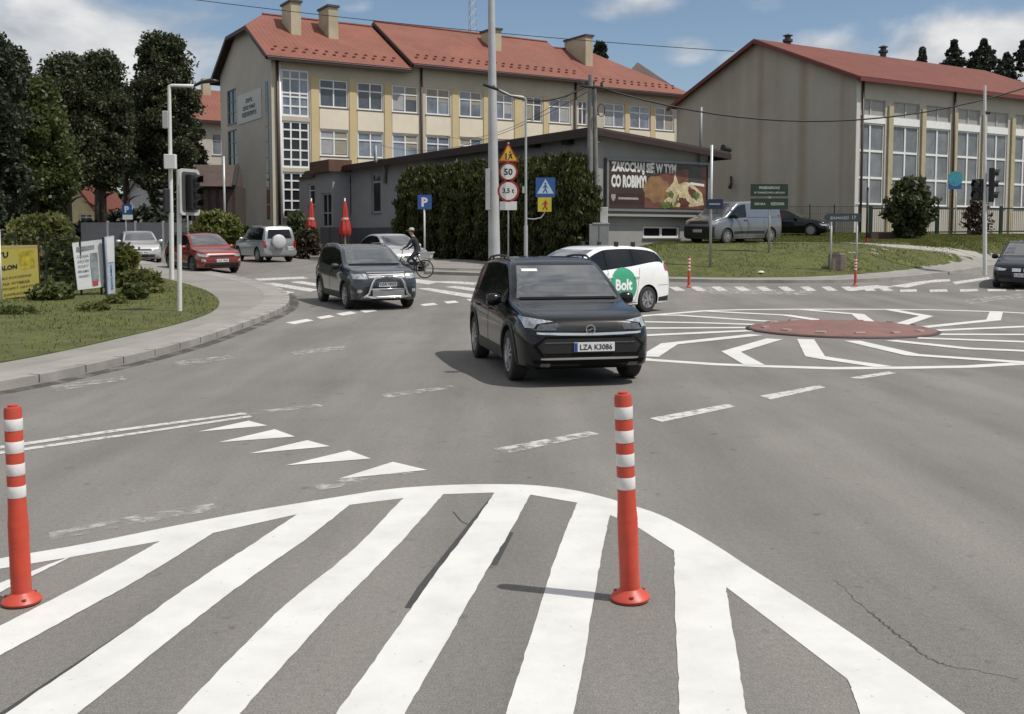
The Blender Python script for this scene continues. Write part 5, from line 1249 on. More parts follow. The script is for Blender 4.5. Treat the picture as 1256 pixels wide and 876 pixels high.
for (a, b) in hw_:
    z0, z1, z2, z3 = zr_(251), zr_(151), zr_(142), zr_(122)
    window(FHs, a, b, z0, z1, [.5], [.33, .66], hall, pane=M_hwin, fw=.09, mw=.13, sill=True, name='tall_window')
    mb = MB(); mb.fbox(FHs, a+.004, b-.004, -.12, .02, z1+.002, z2); mb.build('white_band', M_wht, hall)
    window(FHs, a, b, z2+.002, z3, [.5], [], hall, pane=pm('obscured_glass', (.30, .29, .27), .4, var=.1), fw=.05, mw=.1, sill=False, name='transom_window', frame=pm('dull_white_frame', (.42, .41, .39), .6))
for a, b in ((1088, 1093.5), (1128.8, 1133.6), (1167.5, 1172.5), (1203.5, 1208), (1239, 1243.3)):
    s0, s1 = FHs.pix(a, 180)[0], FHs.pix(b, 180)[0]; mb = MB(); mb.fbox(FHs, s0, s1, .003, .12, zB, zr_(128)); mb.build('pilaster', pm('pale_ochre_render', (.40, .345, .22), .9, var=.08, dirt=.2), hall)
mb = MB(); mb.fbox(FHs, -.05, .28, -.0, .06, zB, zHe-.1); mb.build('corner_band', pm('pale_grey_render', (.55, .53, .49), .9), hall)
for F_, s in ((FHs, .42), (FHs, hw_[2][1]+.25)): mb = MB(); mb.tube(F_.P(s, .12, zB), F_.P(s, .12, zHe-.2), .075, n=8); mb.build('downpipe', M_pipe, hall, smooth=True)
k = (zHr-zHe)/(WH/2); oh = .55; ze = zHe-k*oh+.12; zr2 = zHr+.12
mb = MB(); mb.poly([FHs.P(-.45, oh, ze), FHs.P(LH+.4, oh, ze), FHs.P(LH+.4, -WH/2, zr2), FHs.P(-.45, -WH/2, zr2)]); mb.poly([FHs.P(LH+.4, -WH-oh, ze), FHs.P(-.45, -WH-oh, ze), FHs.P(-.45, -WH/2, zr2), FHs.P(LH+.4, -WH/2, zr2)])
o = mb.build('roof', M_roof2, hall, fix=False); o.modifiers.new('t', 'SOLIDIFY').thickness = .1
mb = MB(); dd = Vector((0, 0, -.16))
for a, b in ((FHs.P(-.45, oh, ze), FHs.P(LH+.4, oh, ze)), (FHs.P(-.45, oh, ze), FHs.P(-.45, -WH/2, zr2)), (FHs.P(-.45, -WH/2, zr2), FHs.P(-.45, -WH-oh, ze))): mb.bar(a+dd, b+dd, .14, .24)
mb.build('fascia', pm('dark_red_fascia', (.13, .03, .026), .6), hall)
for px_, yt, yb in ((966, 43, 60), (1083, 57, 77)):
    s = FHm.pix(px_, yb)[0]; z1 = FHm.pix(px_, yt)[1]; c_ = FHm.P(s, 0, 0); mb = MB(); Mx = Matrix.Translation((c_.x, c_.y, 0))
    mb.lathe([(.22, zHr-.2), (.22, z1-.5), (.34, z1-.45), (.34, z1-.3), (.2, z1-.25), (.2, z1-.1), (.36, z1-.05), (.001, z1+.1)], 12, Mx); mb.build('roof_vent', M_cap, hall, smooth=True, sharp=40)
mb = MB(); sv_, zv = FHg.pix(897, 222); mb.bar(FHg.P(sv_, .05, zv+.3), FHg.P(sv_-.3, .3, zv-.4), .12, .12); mb.tube(FHg.P(sv_-.3, .3, zv-.2), FHg.P(sv_-.35, .45, zv-.5), .1, .14, 8); mb.build('wall_lamp', M_black, hall)
# ---------------------------------------------------------------- low grey building with the billboard
S0 = Vector((xat(730, 44), 44)); FSr = Fr(S0, U, -V); FSl = Fr(S0, V, -U); zg = .3
shop = thing('low_building', 'low grey rendered building with dark brown roof edge behind the thuja hedge', 'building', (S0.x, S0.y, zg))
Ls = FSr.pix(868, 240)[0]; Wl = FSl.pix(386, 240)[0]
zTc = FSr.pix(731, 163)[1]; zTr = FSr.pix(868, 188)[1]; zTl = FSl.pix(412, 206)[1]
M_shop = pm('grey_render', (.25, .255, .27), .9, var=.07, scale=.8, bump=.15, bscale=60, dirt=.1); M_shopb = pm('dark_grey_plinth', (.07, .075, .09), .85, var=.1, scale=2)
M_shopr = pm('light_grey_render', (.30, .295, .29), .9, var=.07, scale=.8, bump=.15, dirt=.2)
lops = []
def lop(x0, x1, yt, yb): a = FSl.pix(x1, yt)[0]; b = FSl.pix(x0, yt)[0]; xm = (x0+x1)/2; return (a, b, FSl.pix(xm, yb)[1], FSl.pix(xm, yt)[1])
w1 = lop(420, 430.5, 217, 263); w2 = lop(455.5, 466.5, 212.5, 261); lops = [w1, w2]
for k in range(4): lops.append((3.5+k*4.2, 5.0+k*4.2, 3.6, 4.5))
mb = MB(); wall_open(mb, FSl, 0, Wl, zg, zTc-.1, lops); wall_open(mb, Fr(S0+U*Ls, V, U), 0, Wl, zg, zTr-.1, [])
mb.build('side_wall', M_shop, shop, fix=False)
rop = [(FSr.pix(789, 285)[0], FSr.pix(834, 285)[0], FSr.pix(812, 292)[1], FSr.pix(812, 277.5)[1])]
mb = MB(); zm = FSr.pix(760, 262)[1]
wall_open(mb, FSr, 0, Ls, zg, zTr-.1, rop); mb.poly([FSr.P(0, 0, zTr-.1), FSr.P(Ls, 0, zTr-.1), FSr.P(0, 0, zTc-.1)]); mb.build('front_wall', M_shopr, shop, fix=False)
for o in (w1, w2): window(FSl, *o, [], [.78], shop, pane=M_wind, fw=.09, mw=.12, frame=pm('grey_white_frame', (.35, .35, .36), .5))
for o in lops[2:]: window(FSl, *o, [], [], shop, pane=M_wind, fw=.05, frame=M_grey, name='vent_window')
window(FSr, *rop[0], [.5], [], shop, pane=M_wind, fw=.09, mw=.10, name='basement_window')
mb = MB(); mb.fbox(FSl, .0, Wl, .003, .05, zg, FSl.pix(470, 279)[1]); mb.build('plinth', M_shopb, shop)
mb = MB(); mb.fbox(FSr, -.0, .32, .003, .08, zg, zTc-.35); mb.build('corner_pilaster', M_shopr, shop)
# roof: shallow slope falling to the right
mb = MB(); ov = .6
def zroof(s): return zTc+(zTr-zTc)*s/Ls
p = [(-ov, ov), (Ls+.8, ov), (Ls+.8, -Wl-.3), (-ov, -Wl-.3)]
mb.poly([FSr.P(s, d, zroof(s)) for s, d in p]); o = mb.build('roof', pm('bitumen_roof', (.05, .042, .04), .8, var=.2), shop, fix=False); md = o.modifiers.new('t', 'SOLIDIFY'); md.thickness = .12; md.offset = 1
mb = MB()
q = [FSr.P(s, d, zroof(s)-.10) for s, d in p]
for a, b, hh_ in ((q[0], q[1], .22), (q[0], q[3], .34), (q[1], q[2], .22)): mb.bar(a, b, .12, hh_)
mb.build('fascia', M_fascia, shop)
mb = MB(); s_, z_ = FSl.pix(474, 200); mb.path([FSl.P(s_, .7, z_+1.0), FSl.P(s_, .7, z_+.1), FSl.P(s_-.35, .3, z_-.25), FSl.P(s_, .12, z_-.6), FSl.P(s_+.0, .12, z_-1.2)], .11, 8); mb.build('vent_pipe', M_grey, shop, smooth=True)
for px_ in (505, 545, 586, 660, 700):
    s_, z_ = FSl.pix(px_, 193-(px_-505)*.1); mb = MB(); mb.fbox(FSl, s_-.25, s_+.25, .02, .35, z_-.15, z_+.08); mb.build('wall_lamp', M_black, shop, bevel=.02)
mb = MB(); s_, z_ = FSr.pix(750, 168); mb.bar(FSr.P(s_-.15, .05, z_+.08), FSr.P(s_+.35, .4, z_-.05), .22, .16); mb.build('floodlight', M_wht, shop)
s_, z_ = FSr.pix(875, 185); mb = MB(); mb.tube(FSr.P(s_+.1, .5, z_+.1), FSr.P(s_+.55, .5, z_+.02), .16, .12, 10); mb.build('gutter_end', M_black, shop)
s_ = FSr.pix(857, 150)[0]; mb = MB(); mb.path([FSr.P(s_, .15, FSr.pix(857, 205)[1]), FSr.P(s_, .15, FSr.pix(857, 132)[1])], .07, 8); mb.build('flue_pipe', M_grey, shop, smooth=True)
mb = MB(); mb.tube(FSr.P(Ls-.03, .1, 2.0), FSr.P(Ls-.03, .1, zTr-.3), .06, n=8); mb.build('downpipe', M_grey, shop, smooth=True)
# entrance porch
Fp = Fr(Vector(FSl.P(0, 1.2, 0)[:2]), V, -U); sa, sb, sc_ = Fp.pix(408, 240)[0], Fp.pix(387, 240)[0], Fp.pix(367, 240)[0]; zp = Fp.pix(398, 212)[1]; zp2 = Fp.pix(376, 219)[1]
mb = MB(); dop = (Fp.pix(406.5, 250)[0], Fp.pix(394.5, 250)[0], Fp.pix(400, 279)[1], Fp.pix(400, 237)[1]); dop2 = (Fp.pix(386, 240)[0], Fp.pix(378.5, 240)[0], Fp.pix(382, 252)[1], Fp.pix(382, 226)[1])
wall_open(mb, Fp, sa, sb, zg, zp, [dop]); wall_open(mb, Fp, sb, sc_, zg, zp2, [dop2]); wall_open(mb, Fr(Vector(FSl.P(sa, 0, 0)[:2]), -U, -V), 0, 1.2, zg, zp, []); mb.build('porch_wall', pm('porch_render', (.27, .275, .29), .9, var=.06), shop, fix=False)
window(Fp, *dop, [.5], [.42], shop, pane=M_wind, fw=.11, mw=.08, sill=False, name='door', frame=pm('grey_white_frame', (.35, .35, .36), .5)); window(Fp, *dop2, [], [.7], shop, pane=M_wind, fw=.08)
mb = MB(); mb.fbox(Fp, sa-.3, sb+.1, -1.2, .35, zp+.0, zp+.75); mb.fbox(Fp, sb+.1, sc_+.1, -1.2, .15, zp2, zp2+.14); mb.build('porch_roof', pm('brown_cladding', (.10, .05, .035), .8, var=.2, scale=2), shop)
# billboard
x0, z1 = FSr.pix(741, 194); x1, z0 = FSr.pix(866, 261)
bb = thing('billboard', 'dark brown food billboard with white headline on the low building', 'billboard', FSr.P((x0+x1)/2, .05, z0))
mb = MB(); bw, bh = x1-x0, z1-z0
mb.fbox(FSr, x0+.06, x1-.06, .02, .16, z0+.06, z1-.06)
M_bb = pm('brown_print', (.045, .026, .022), .35, var=.2, scale=.8); pn = mb.build('panel', M_bb, bb)
mb = MB(); fr_ = .10
mb.fbox(FSr, x0, x1, .015, .22, z0, z0+fr_); mb.fbox(FSr, x0, x1, .015, .22, z1-fr_, z1); mb.fbox(FSr, x0, x0+fr_, .016, .219, z0+fr_, z1-fr_); mb.fbox(FSr, x1-fr_, x1, .016, .219, z0+fr_, z1-fr_); mb.build('frame', M_grey, bb)
rt = Vector((U.x, U.y, 0)); ou = Vector((-V.x, -V.y, 0)); up = Vector((0, 0, 1))
def bp_(u, v, d=.16): return FSr.P(x0+bw*u, d, z1-bh*v)
M_ink = pm('white_print', (.66, .65, .63), .4, var=.04)
mb = MB()
lettering(mb, 'ZAKOCHAJ SIĘ W TYM', bp_(.045, .30), rt, up, ou, height=.56, width=bw*.62, bold=.055, center=False); lettering(mb, 'CO ROBIMY!', bp_(.045, .55), rt, up, ou, height=.56, width=bw*.33, bold=.055, center=False)
mb.build('headline', M_ink, pn, fix=False)
def blobp(name, pts, mat, d):
    mb = MB(); mb.prism([bp_(u, v, .16+d) for u, v in pts], ou*.002); mb.build(name, mat, pn)
def ell(cu, cv, ru, rv, rot=0, n=24, j=.0, seed=0):
    r_ = random.Random(seed); o = []
    for i in range(n):
        a = 2*math.pi*i/n; k = 1+r_.uniform(-j, j); x, y = ru*math.cos(a)*k, rv*math.sin(a)*k
        o.append((cu+x*math.cos(rot)-y*math.sin(rot)*bh/bw, cv+x*math.sin(rot)*bw/bh+y*math.cos(rot)))
    return o
blobp('print_red_ground', [(.36, .42), (.62, .18), (.97, .1), (.97, .93), (.36, .93)], pm('rust_print', (.15, .055, .035), .35, var=.5, scale=1.2), .004)
blobp('print_orange_glow', ell(.48, .58, .13, .26, .2, 26, .12, 3), pm('amber_print', (.24, .13, .055), .35, var=.35, scale=2.5), .008)
M_pita = pm('bread_print', (.50, .41, .24), .35, var=.45, scale=5); M_gp = pm('salad_print', (.10, .14, .035), .35, var=.6, scale=7); M_mp = pm('meat_print', (.10, .03, .022), .35, var=.5, scale=8)
blobp('print_bread', [(.52, .88), (.60, .62), (.56, .60), (.64, .40), (.65, .22), (.69, .45), (.75, .40), (.82, .42), (.93, .62), (.95, .85), (.80, .90), (.76, .70), (.70, .90)], M_pita, .012)
blobp('print_salad', ell(.63, .72, .06, .13, .4, 22, .3, 5), M_gp, .016); blobp('print_salad', ell(.57, .87, .055, .07, 0, 18, .3, 6), M_gp, .016); blobp('print_filling', ell(.83, .62, .065, .08, .7, 22, .25, 7), M_mp, .016)
blobp('print_salad', ell(.87, .66, .03, .09, -.6, 18, .3, 8), M_gp, .020); blobp('print_filling', ell(.74, .80, .06, .08, .3, 20, .25, 9), M_mp, .016); blobp('print_bread', ell(.66, .66, .018, .2, .35, 20, .2, 10), M_pita, .020); blobp('print_bread', ell(.60, .76, .03, .05, .2, 16, .2, 12), M_pita, .022)
blobp('print_menu', [(.79, .10), (.92, .10), (.92, .40), (.79, .40)], pm('dark_grey_print', (.05, .045, .042), .35, var=.3, scale=6), .010)
blobp('print_strap', [(.81, .40), (.95, .43), (.95, .48), (.81, .45)], M_ink, .013)
blobp('print_band', [(.02, .66), (.36, .66), (.36, .86), (.02, .86)], pm('maroon_print', (.04, .012, .010), .35), .006)
blobp('print_crest', [(.045, .68), (.085, .68), (.085, .75), (.07, .81), (.06, .81), (.045, .75)], pm('grey_print', (.32, .29, .27), .4), .010)
blobp('print_address_bar', [(.11, .735), (.30, .735), (.30, .775), (.11, .775)], pm('grey_print', (.32, .29, .27), .4), .010)
mb = MB(); mb.fbox(FSr, x0-.05, x1+.1, .02, .30, z0-.22, z0-.12); mb.build('ledge', M_shopr, bb)
# ---------------------------------------------------------------- brown outbuilding and bits behind the trees on the left
b0 = Vector((xat(236, 66), 66)); Fo = Fr(b0, (1, .12), (.12, -1)); ob = thing('outbuilding', 'dark timber outbuilding with brown pitched roof beside the school gable', 'shed', (b0.x, b0.y, g(b0.x, b0.y)))
M_tim = pm('dark_timber', (.045, .03, .026), .85, var=.3, scale=3)
Lo = 2.75; zo = Fo.pix(255, 227)[1]; zo2 = Fo.pix(255, 210)[1]
mb = MB(); mb.fbox(Fo, 0, Lo, -5, 0, .6, zo); mb.build('timber_wall', M_tim, ob)
mb = MB(); mb.hexa([Fo.P(-.3, .5, zo-.1), Fo.P(Lo-.1, .5, zo-.1), Fo.P(Lo-.1, -5, zo-.1), Fo.P(-.3, -5, zo-.1), Fo.P(-.3, -1.4, zo2+.5), Fo.P(Lo-.1, -1.4, zo2+.5), Fo.P(Lo-.1, -3.4, zo2+.5), Fo.P(-.3, -3.4, zo2+.5)]); mb.build('roof', pm('brown_roof', (.075, .05, .042), .8, var=.2, scale=2), ob)
mb = MB(); mb.bar(Fo.P(Lo, .45, zo-.1), Fo.P(Lo, -1.4, zo2+.5), .2, .2); mb.build('verge_board', M_black, ob)
mb = MB()
for k in range(5): mb.fbox(Fo, .25+k*.5, .55+k*.5, .003, .05, 1.0, zo-.3)
mb.build('door_planks', pm('timber_planks', (.065, .045, .038), .8, var=.3, scale=4), ob)
def house(name, label, px0, px1, y, ytop_wall, ytop_roof, wallm, roofm, dep=7):
    o0 = Vector((xat(px0, y), y)); Fh = Fr(o0, (1, 0), (0, -1)); L_ = xat(px1, y)-o0.x; zw = Fh.pix((px0+px1)/2, ytop_wall)[1]; zr = Fh.pix((px0+px1)/2, ytop_roof)[1]; zb_ = g(o0.x, o0.y)
    h = thing(name, label, 'house', (o0.x, o0.y, zb_)); wz = zb_+.9; opw = [(L_*.12, L_*.40, wz, min(wz+1.3, zw-.3)), (L_*.6, L_*.88, wz, min(wz+1.3, zw-.3))]
    mb = MB(); wall_open(mb, Fh, 0, L_, zb_-.5, zw, opw); wall_open(mb, Fr(o0, (0, 1), (-1, 0)), 0, dep, zb_-.5, zw, []); wall_open(mb, Fr(o0+Vector((L_, 0)), (0, 1), (1, 0)), 0, dep, zb_-.5, zw, [])
    mb.poly([Fh.P(0, 0, zw), Fh.P(L_, 0, zw), Fh.P(L_/2, 0, zr)]); mb.build('front_wall', wallm, h, fix=False)
    for q in opw: window(Fh, *q, [.5], [.7], h, pane=M_wind)
    mb = MB(); zz = zw-.3*(zr-zw)/(L_/2)
    mb.poly([Fh.P(-.3, .4, zz), Fh.P(L_/2, .4, zr), Fh.P(L_/2, -dep, zr), Fh.P(-.3, -dep, zz)]); mb.poly([Fh.P(L_/2, .4, zr), Fh.P(L_+.3, .4, zz), Fh.P(L_+.3, -dep, zz), Fh.P(L_/2, -dep, zr)])
    r_ = mb.build('roof', roofm, h, fix=False); r_.modifiers.new('t', 'SOLIDIFY').thickness = .18
    return h
house('small_house', 'small cream house with red roof glimpsed between the dark trees', 66, 122, 82, 258, 220, pm('house_cream', (.55, .46, .28), .9), M_roof2)
house('pale_house', 'pale house with tall white gables glimpsed behind the parking sign', 152, 196, 92, 246, 212, pm('house_white', (.55, .56, .58), .9), pm('grey_roof', (.10, .10, .11), .8))
# ================================================================== posts, poles, signs
M_red_p = pm('red_plastic', (.50, .055, .028), .45, var=.12, scale=9, dirt=.28); M_refl = pm('white_reflective_band', (.68, .67, .65), .4, var=.12, scale=14, dirt=.2)
# flexible marker posts: one built, copied
def make_post():
    t = thing('marker_post', 'x', 'marker post', (0, 0, 0))
    mb = MB(); mb.lathe([(.098, 0), (.102, .012), (.095, .022), (.062, .045), (.050, .06)], 32); b = mb.build('base', M_red_p, t, world=False, smooth=True, sharp=40)
    for k in range(3):
        mb = MB(); a = 2*math.pi*k/3+.5; mb.lathe([(.012, .020), (.012, .036), (.001, .037)], 8, Matrix.Translation((.08*math.cos(a), .08*math.sin(a), 0)))
        mb.build('bolt', pm('dark_red_plastic', (.16, .03, .02), .5), b, world=False)
    h = 1.06; pr = [(.052, .05)]
    z = .07
    while z < .42: pr += [(.0515, z), (.0525, z+.012), (.0515, z+.024)]; z += .026
    pr += [(.049, .46), (.046, .55), (.0445, h-.02), (.040, h), (.024, h+.002), (.024, h+.012), (.001, h+.014)]
    mb = MB(); mb.lathe(pr, 32); s = mb.build('shaft', M_red_p, t, world=False, smooth=True, sharp=35)
    for z in (.577, .697, .817, .937):
        mb = MB(); mb.lathe([(.0462, z), (.0472, z+.002), (.0472, z+.06), (.0462, z+.062)], 32); mb.build('reflective_band', M_refl, t, world=False, smooth=True, sharp=40)
    return t
mp0 = make_post()
posts = [(773, 736, 'red and white marker post standing between white stripes in front of the black crossover', (R(1.2), -R(2.6)), 1.0),
         (27, 740, 'red and white marker post at the near left end of the hatched island', (R(1.0), -R(.9)), .945),
         (845, 352.5, 'small red marker post on the far kerb hatching beside the white taxi', (0, 0), .95), (1049, 350, 'small red marker post on the far kerb hatching near the stone bin', (0, 0), .88)]
for i, (px_, py_, lab, (rx, ry), sc_) in enumerate(posts):
    o = mp0 if i == 0 else copy_tree(mp0)
    p = at(px_, py_); o.location = p+Vector((0, 0, .008)); o.rotation_euler = (rx, ry, .6*i); o.scale = (sc_,)*3; o['label'] = lab; o['group'] = 'red and white marker posts'
M_galv = pm('galvanised_steel', (.42, .43, .43), .5, metal=.4, var=.12, scale=2); M_conp = pm('pole_concrete', (.42, .43, .44), .85, var=.10, scale=1.2, bump=.2, dirt=.2); M_wpole = pm('white_painted_pole', (.60, .60, .59), .5, var=.06)
def zpx(py, y, px=628): return ppt(px, py, y).z
# the tall concrete pole
yp = 41.0
def pole(name, label, px0, px1, ytop, y, r0, r1, mat, cat='pole', base_dz=0):
    b = Vector((xat(px0, y), y, g(xat(px0, y), y)-.02)); tp_ = ppt(px1, ytop, y)
    t = thing(name, label, cat, b); mb = MB(); mb.tube(b, tp_, r0, r1, 16); mb.build('shaft', mat, t, smooth=True, sharp=50); return t, b, tp_
t, b_, tp_ = pole('concrete_pole', 'tall thick grey concrete pole behind the black crossover', 606.5, 602, -60, yp, .24, .11, M_conp)
mb = MB(); mb.box(b_.x-.34, b_.x-.16, yp-.5, yp-.2, zpx(258, yp), zpx(208, yp)); mb.build('control_box', M_galv, t, bevel=.015)
bz = zpx(108, yp)
mb = MB(); mb.path([ppt(604, 107, yp)+Vector((-.1, -.2, 0)), ppt(604, 107, yp)+Vector((.1, -.25, 0))], .03); mb.build('clamp', M_black, t)
# signpost with the warning triangle and the limits
def face(O, w_=1): return (Vector((1, 0, 0)), Vector((0, 0, 1)), Vector((0, -1, 0)))
RT, UP, OU = Vector((1, 0, 0)), Vector((0, 0, 1)), Vector((0, -1, 0))
M_sred = pm('sign_red', (.34, .022, .018), .4, var=.06); M_syel = pm('sign_yellow', (.66, .43, .03), .4, var=.06); M_swht = pm('sign_white', (.66, .66, .64), .4, var=.05); M_sblu = pm('sign_blue', (.025, .085, .28), .4, var=.08); M_sgrn = pm('sign_dark_green', (.012, .030, .018), .45, var=.1)
def tri_pts(c, s, out=0.0): return [c+RT*(-s/2)-UP*s*.289+OU*out, c+RT*(s/2)-UP*s*.289+OU*out, c+UP*s*.577+OU*out]
ys_ = 40.0; p0 = Vector((xat(623.5, ys_), ys_, g(xat(623.5, ys_), ys_)))
t = thing('road_sign', 'signpost with yellow warning triangle above two round red rimmed limit signs', 'road sign', p0)
mb = MB(); mb.tube(p0, (p0.x, ys_, zpx(175, ys_)), .032, n=10); mb.build('post', M_galv, t, smooth=True)
c_ = ppt(623.5, 191, ys_)+OU*.045; mb = MB(); mb.prism(tri_pts(c_, .84), OU*.012); pl = mb.build('warning_triangle', M_sred, t)
mb = MB(); mb.prism(tri_pts(c_, .66, .013), OU*.004); mb.build('yellow_face', M_syel, pl)
mb = MB(); e = c_+OU*.019
def fig(mb, o, s, pts): mb.prism([o+RT*x*s+UP*y*s for x, y in pts], OU*.003)
fig(mb, e+RT*-.06+UP*-.02, .2, [(-.25, -.7), (.0, -.7), (.0, .55), (-.25, .55)]); fig(mb, e+RT*.07+UP*-.02, .2, [(-.5, -.7), (-.25, -.7), (.05, -.1), (.3, -.6), (.5, -.5), (.2, .2), (.5, .4), (.4, .55), (0, .35), (-.3, .3), (-.3, .15), (-.05, .1)]); disc_at(mb, e+RT*.07+UP*.13, RT, UP, .035, OU, .003, 12)
mb.build('symbol', M_black, pl)
for (py_, rad, txt, hgt) in ((211, .36, '50', .26), (234.5, .42, '3,5 t', .22)):
    c_ = ppt(623.5, py_, ys_)+OU*.045; mb = MB(); disc_at(mb, c_, RT, UP, rad, OU, .012, 36); pl = mb.build('speed_limit' if txt == '50' else 'weight_limit', M_sred, t)
    mb = MB(); disc_at(mb, c_+OU*.013, RT, UP, rad*.80, OU, .003, 36); mb.build('white_face', M_swht, pl); mb = MB(); lettering(mb, txt, c_+OU*.017, RT, UP, OU, height=hgt, bold=.03, off=.002); mb.build('lettering', M_black, pl, fix=False)
c_ = ppt(623.5, 252.5, ys_)+OU*.045; mb = MB(); quad_at(mb, c_, RT, UP, .66, .33, OU, .012); pl = mb.build('supplementary_plate', M_swht, t)
# slim lamp column with the pedestrian crossing sign
yl = 39.6; p0 = Vector((xat(645, yl), yl, g(xat(645, yl), yl)))
t = thing('street_lamp', 'slim grey lamp column with crossing sign bracket beside the limit signs', 'street lamp', p0)
top = ppt(645, 122, yl); mb = MB(); mb.tube(p0, p0+UP*1.9, .075, n=12); mb.tube(p0+UP*1.9, top, .05, .04, 12); mb.build('column', M_galv, t, smooth=True, sharp=40)
mb = MB(); mb.path([top, ppt(641, 119, yl), ppt(626, 117, yl-.3), ppt(612, 110, yl-.6)], [.04, .04, .03, .03], 8); mb.build('arm', M_galv, t, smooth=True)
mb = MB(); h_ = ppt(611, 110, yl-.62); mb.bar(h_, h_+Vector((-.55, -.1, .18)), .2, .09); mb.build('lamp_head', M_black, t, bevel=.03)
mb = MB(); q0 = ppt(645, 268, yl); q1 = ppt(668, 255, yl); mb.path([q0, ppt(655, 269, yl), ppt(664, 267, yl), ppt(668, 261, yl), q1, ppt(668, 221, yl)], .022, 8); mb.build('sign_bracket', M_galv, t, smooth=True)
mb = MB(); mb.box(p0.x-.14, p0.x-.045, yl-.1, yl+.1, zpx(237, yl), zpx(229, yl)); mb.build('clamp_box', M_galv, t)
p_ = ppt(669, 230, yl)
t2 = thing('crossing_sign', 'blue pedestrian crossing sign with yellow children plate below, held by the lamp column', 'road sign', p_)
c_ = p_+OU*.03; mb = MB(); quad_at(mb, c_, RT, UP, .74, .74, OU, .012); pl = mb.build('blue_panel', M_sblu, t2)
mb = MB(); mb.prism(tri_pts(c_-UP*.05, .64, .013), OU*.003); mb.build('white_triangle', pm('sign_pale_blue', (.42, .52, .62), .4), pl)
mb = MB(); e = c_+OU*.017-UP*.03
disc_at(mb, e+UP*.17, RT, UP, .04, OU, .003, 12); fig(mb, e, .22, [(-.12, .55), (.12, .55), (.42, .1), (.33, .02), (.12, .25), (.1, -.1), (.4, -.75), (.2, -.8), (0, -.3), (-.3, -.8), (-.48, -.72), (-.12, -.05), (-.12, .2), (-.35, 0), (-.45, .08)]); mb.build('symbol', M_sblu, pl)
c_ = ppt(668, 251, yl)+OU*.03; mb = MB(); quad_at(mb, c_, RT, UP, .52, .54, OU, .012); pl = mb.build('yellow_plate', pm('sign_lime_yellow', (.50, .42, .03), .4), t2)
mb = MB(); e = c_+OU*.014; fig(mb, e+RT*.02, .17, [(-.1, .9), (.3, .9), (.3, .55), (.6, .2), (.5, .05), (.2, .25), (.3, -.5), (.6, -1.1), (.3, -1.2), (.0, -.5), (-.4, -1.2), (-.6, -1.0), (-.2, -.3), (-.2, .2), (-.6, -.1), (-.7, .1), (-.2, .5)]); mb.build('symbol', M_sred, pl)
# twin leg utility pole by the corner of the low building
yu = 42.4
p0 = Vector((xat(729, yu), yu, g(xat(729, yu), yu)))
t = thing('utility_pole', 'twin leg concrete utility pole with wires at the corner of the low building', 'utility pole', p0)
M_conp2 = pm('weathered_pole_concrete', (.20, .195, .185), .9, var=.2, scale=1.5, bump=.3, dirt=.3); top = ppt(724.5, 92, yu); mb = MB(); mb.tube(ppt(723, 300, yu), top, .15, .10, 10); mb.build('leg', M_conp2, t, smooth=True, sharp=50); mb = MB(); mb.tube(ppt(733, 300, yu), ppt(729, 108, yu), .11, .08, 10); mb.build('leg', M_conp2, t, smooth=True, sharp=50)
mb = MB()
for py_ in (140, 175, 215): mb.tube(ppt(722, py_, yu), ppt(735, py_, yu), .05, n=6)
mb.build('cross_tie', M_conp2, t)
mb = MB(); mb.tube(ppt(714, 106, yu), ppt(739, 108, yu-.2), .05, n=6); mb.build('cross_arm', M_black, t)
for px_ in (715, 738): mb = MB(); c_ = ppt(px_, 105, yu); mb.lathe([(.03, -.05), (.07, .0), (.05, .06), (.07, .1), (.02, .16)], 10, Matrix.Translation(c_)); mb.build('insulator', pm('insulator_brown', (.06, .04, .03), .2), t)
mb = MB(); c_ = ppt(737, 136, yu); n = 24
mb.path([c_+RT*.14*math.cos(2*math.pi*i/n)+UP*.25*math.sin(2*math.pi*i/n)+OU*.2 for i in range(n+1)], .02, 6); mb.build('cable_coil', M_black, t)
mb = MB(); q = ppt(740, 268, yu); mb.box(q.x-.16, q.x+.16, yu-.3, yu, q.z-.5, q.z+.45); mb.build('foot', pm('pale_render_block', (.44, .44, .43), .85), t, bevel=.02)
# grey cabinet at its foot
q0 = ppt(722, 289, 42.0); q1 = ppt(746, 275, 42.0)
t = thing('electrical_cabinet', 'grey metal utility cabinet at the foot of the utility pole', 'cabinet', ((q0.x+q1.x)/2, 42.0, q0.z-.6))
mb = MB(); mb.box(q0.x, q1.x, 41.7, 42.1, q0.z-.7, q1.z); mb.build('housing', pm('cabinet_grey', (.22, .225, .23), .6, var=.1), t, bevel=.015); mb = MB(); mb.box(q0.x+.14, q1.x+.03, 41.68, 42.12, q1.z+.002, q1.z+.05); mb.build('lid', M_galv, t); mb = MB(); mb.box((q0.x+q1.x)/2-.008, (q0.x+q1.x)/2+.008, 41.690, 41.698, q0.z-.5, q1.z-.06); mb.build('door_gap', M_black, t)
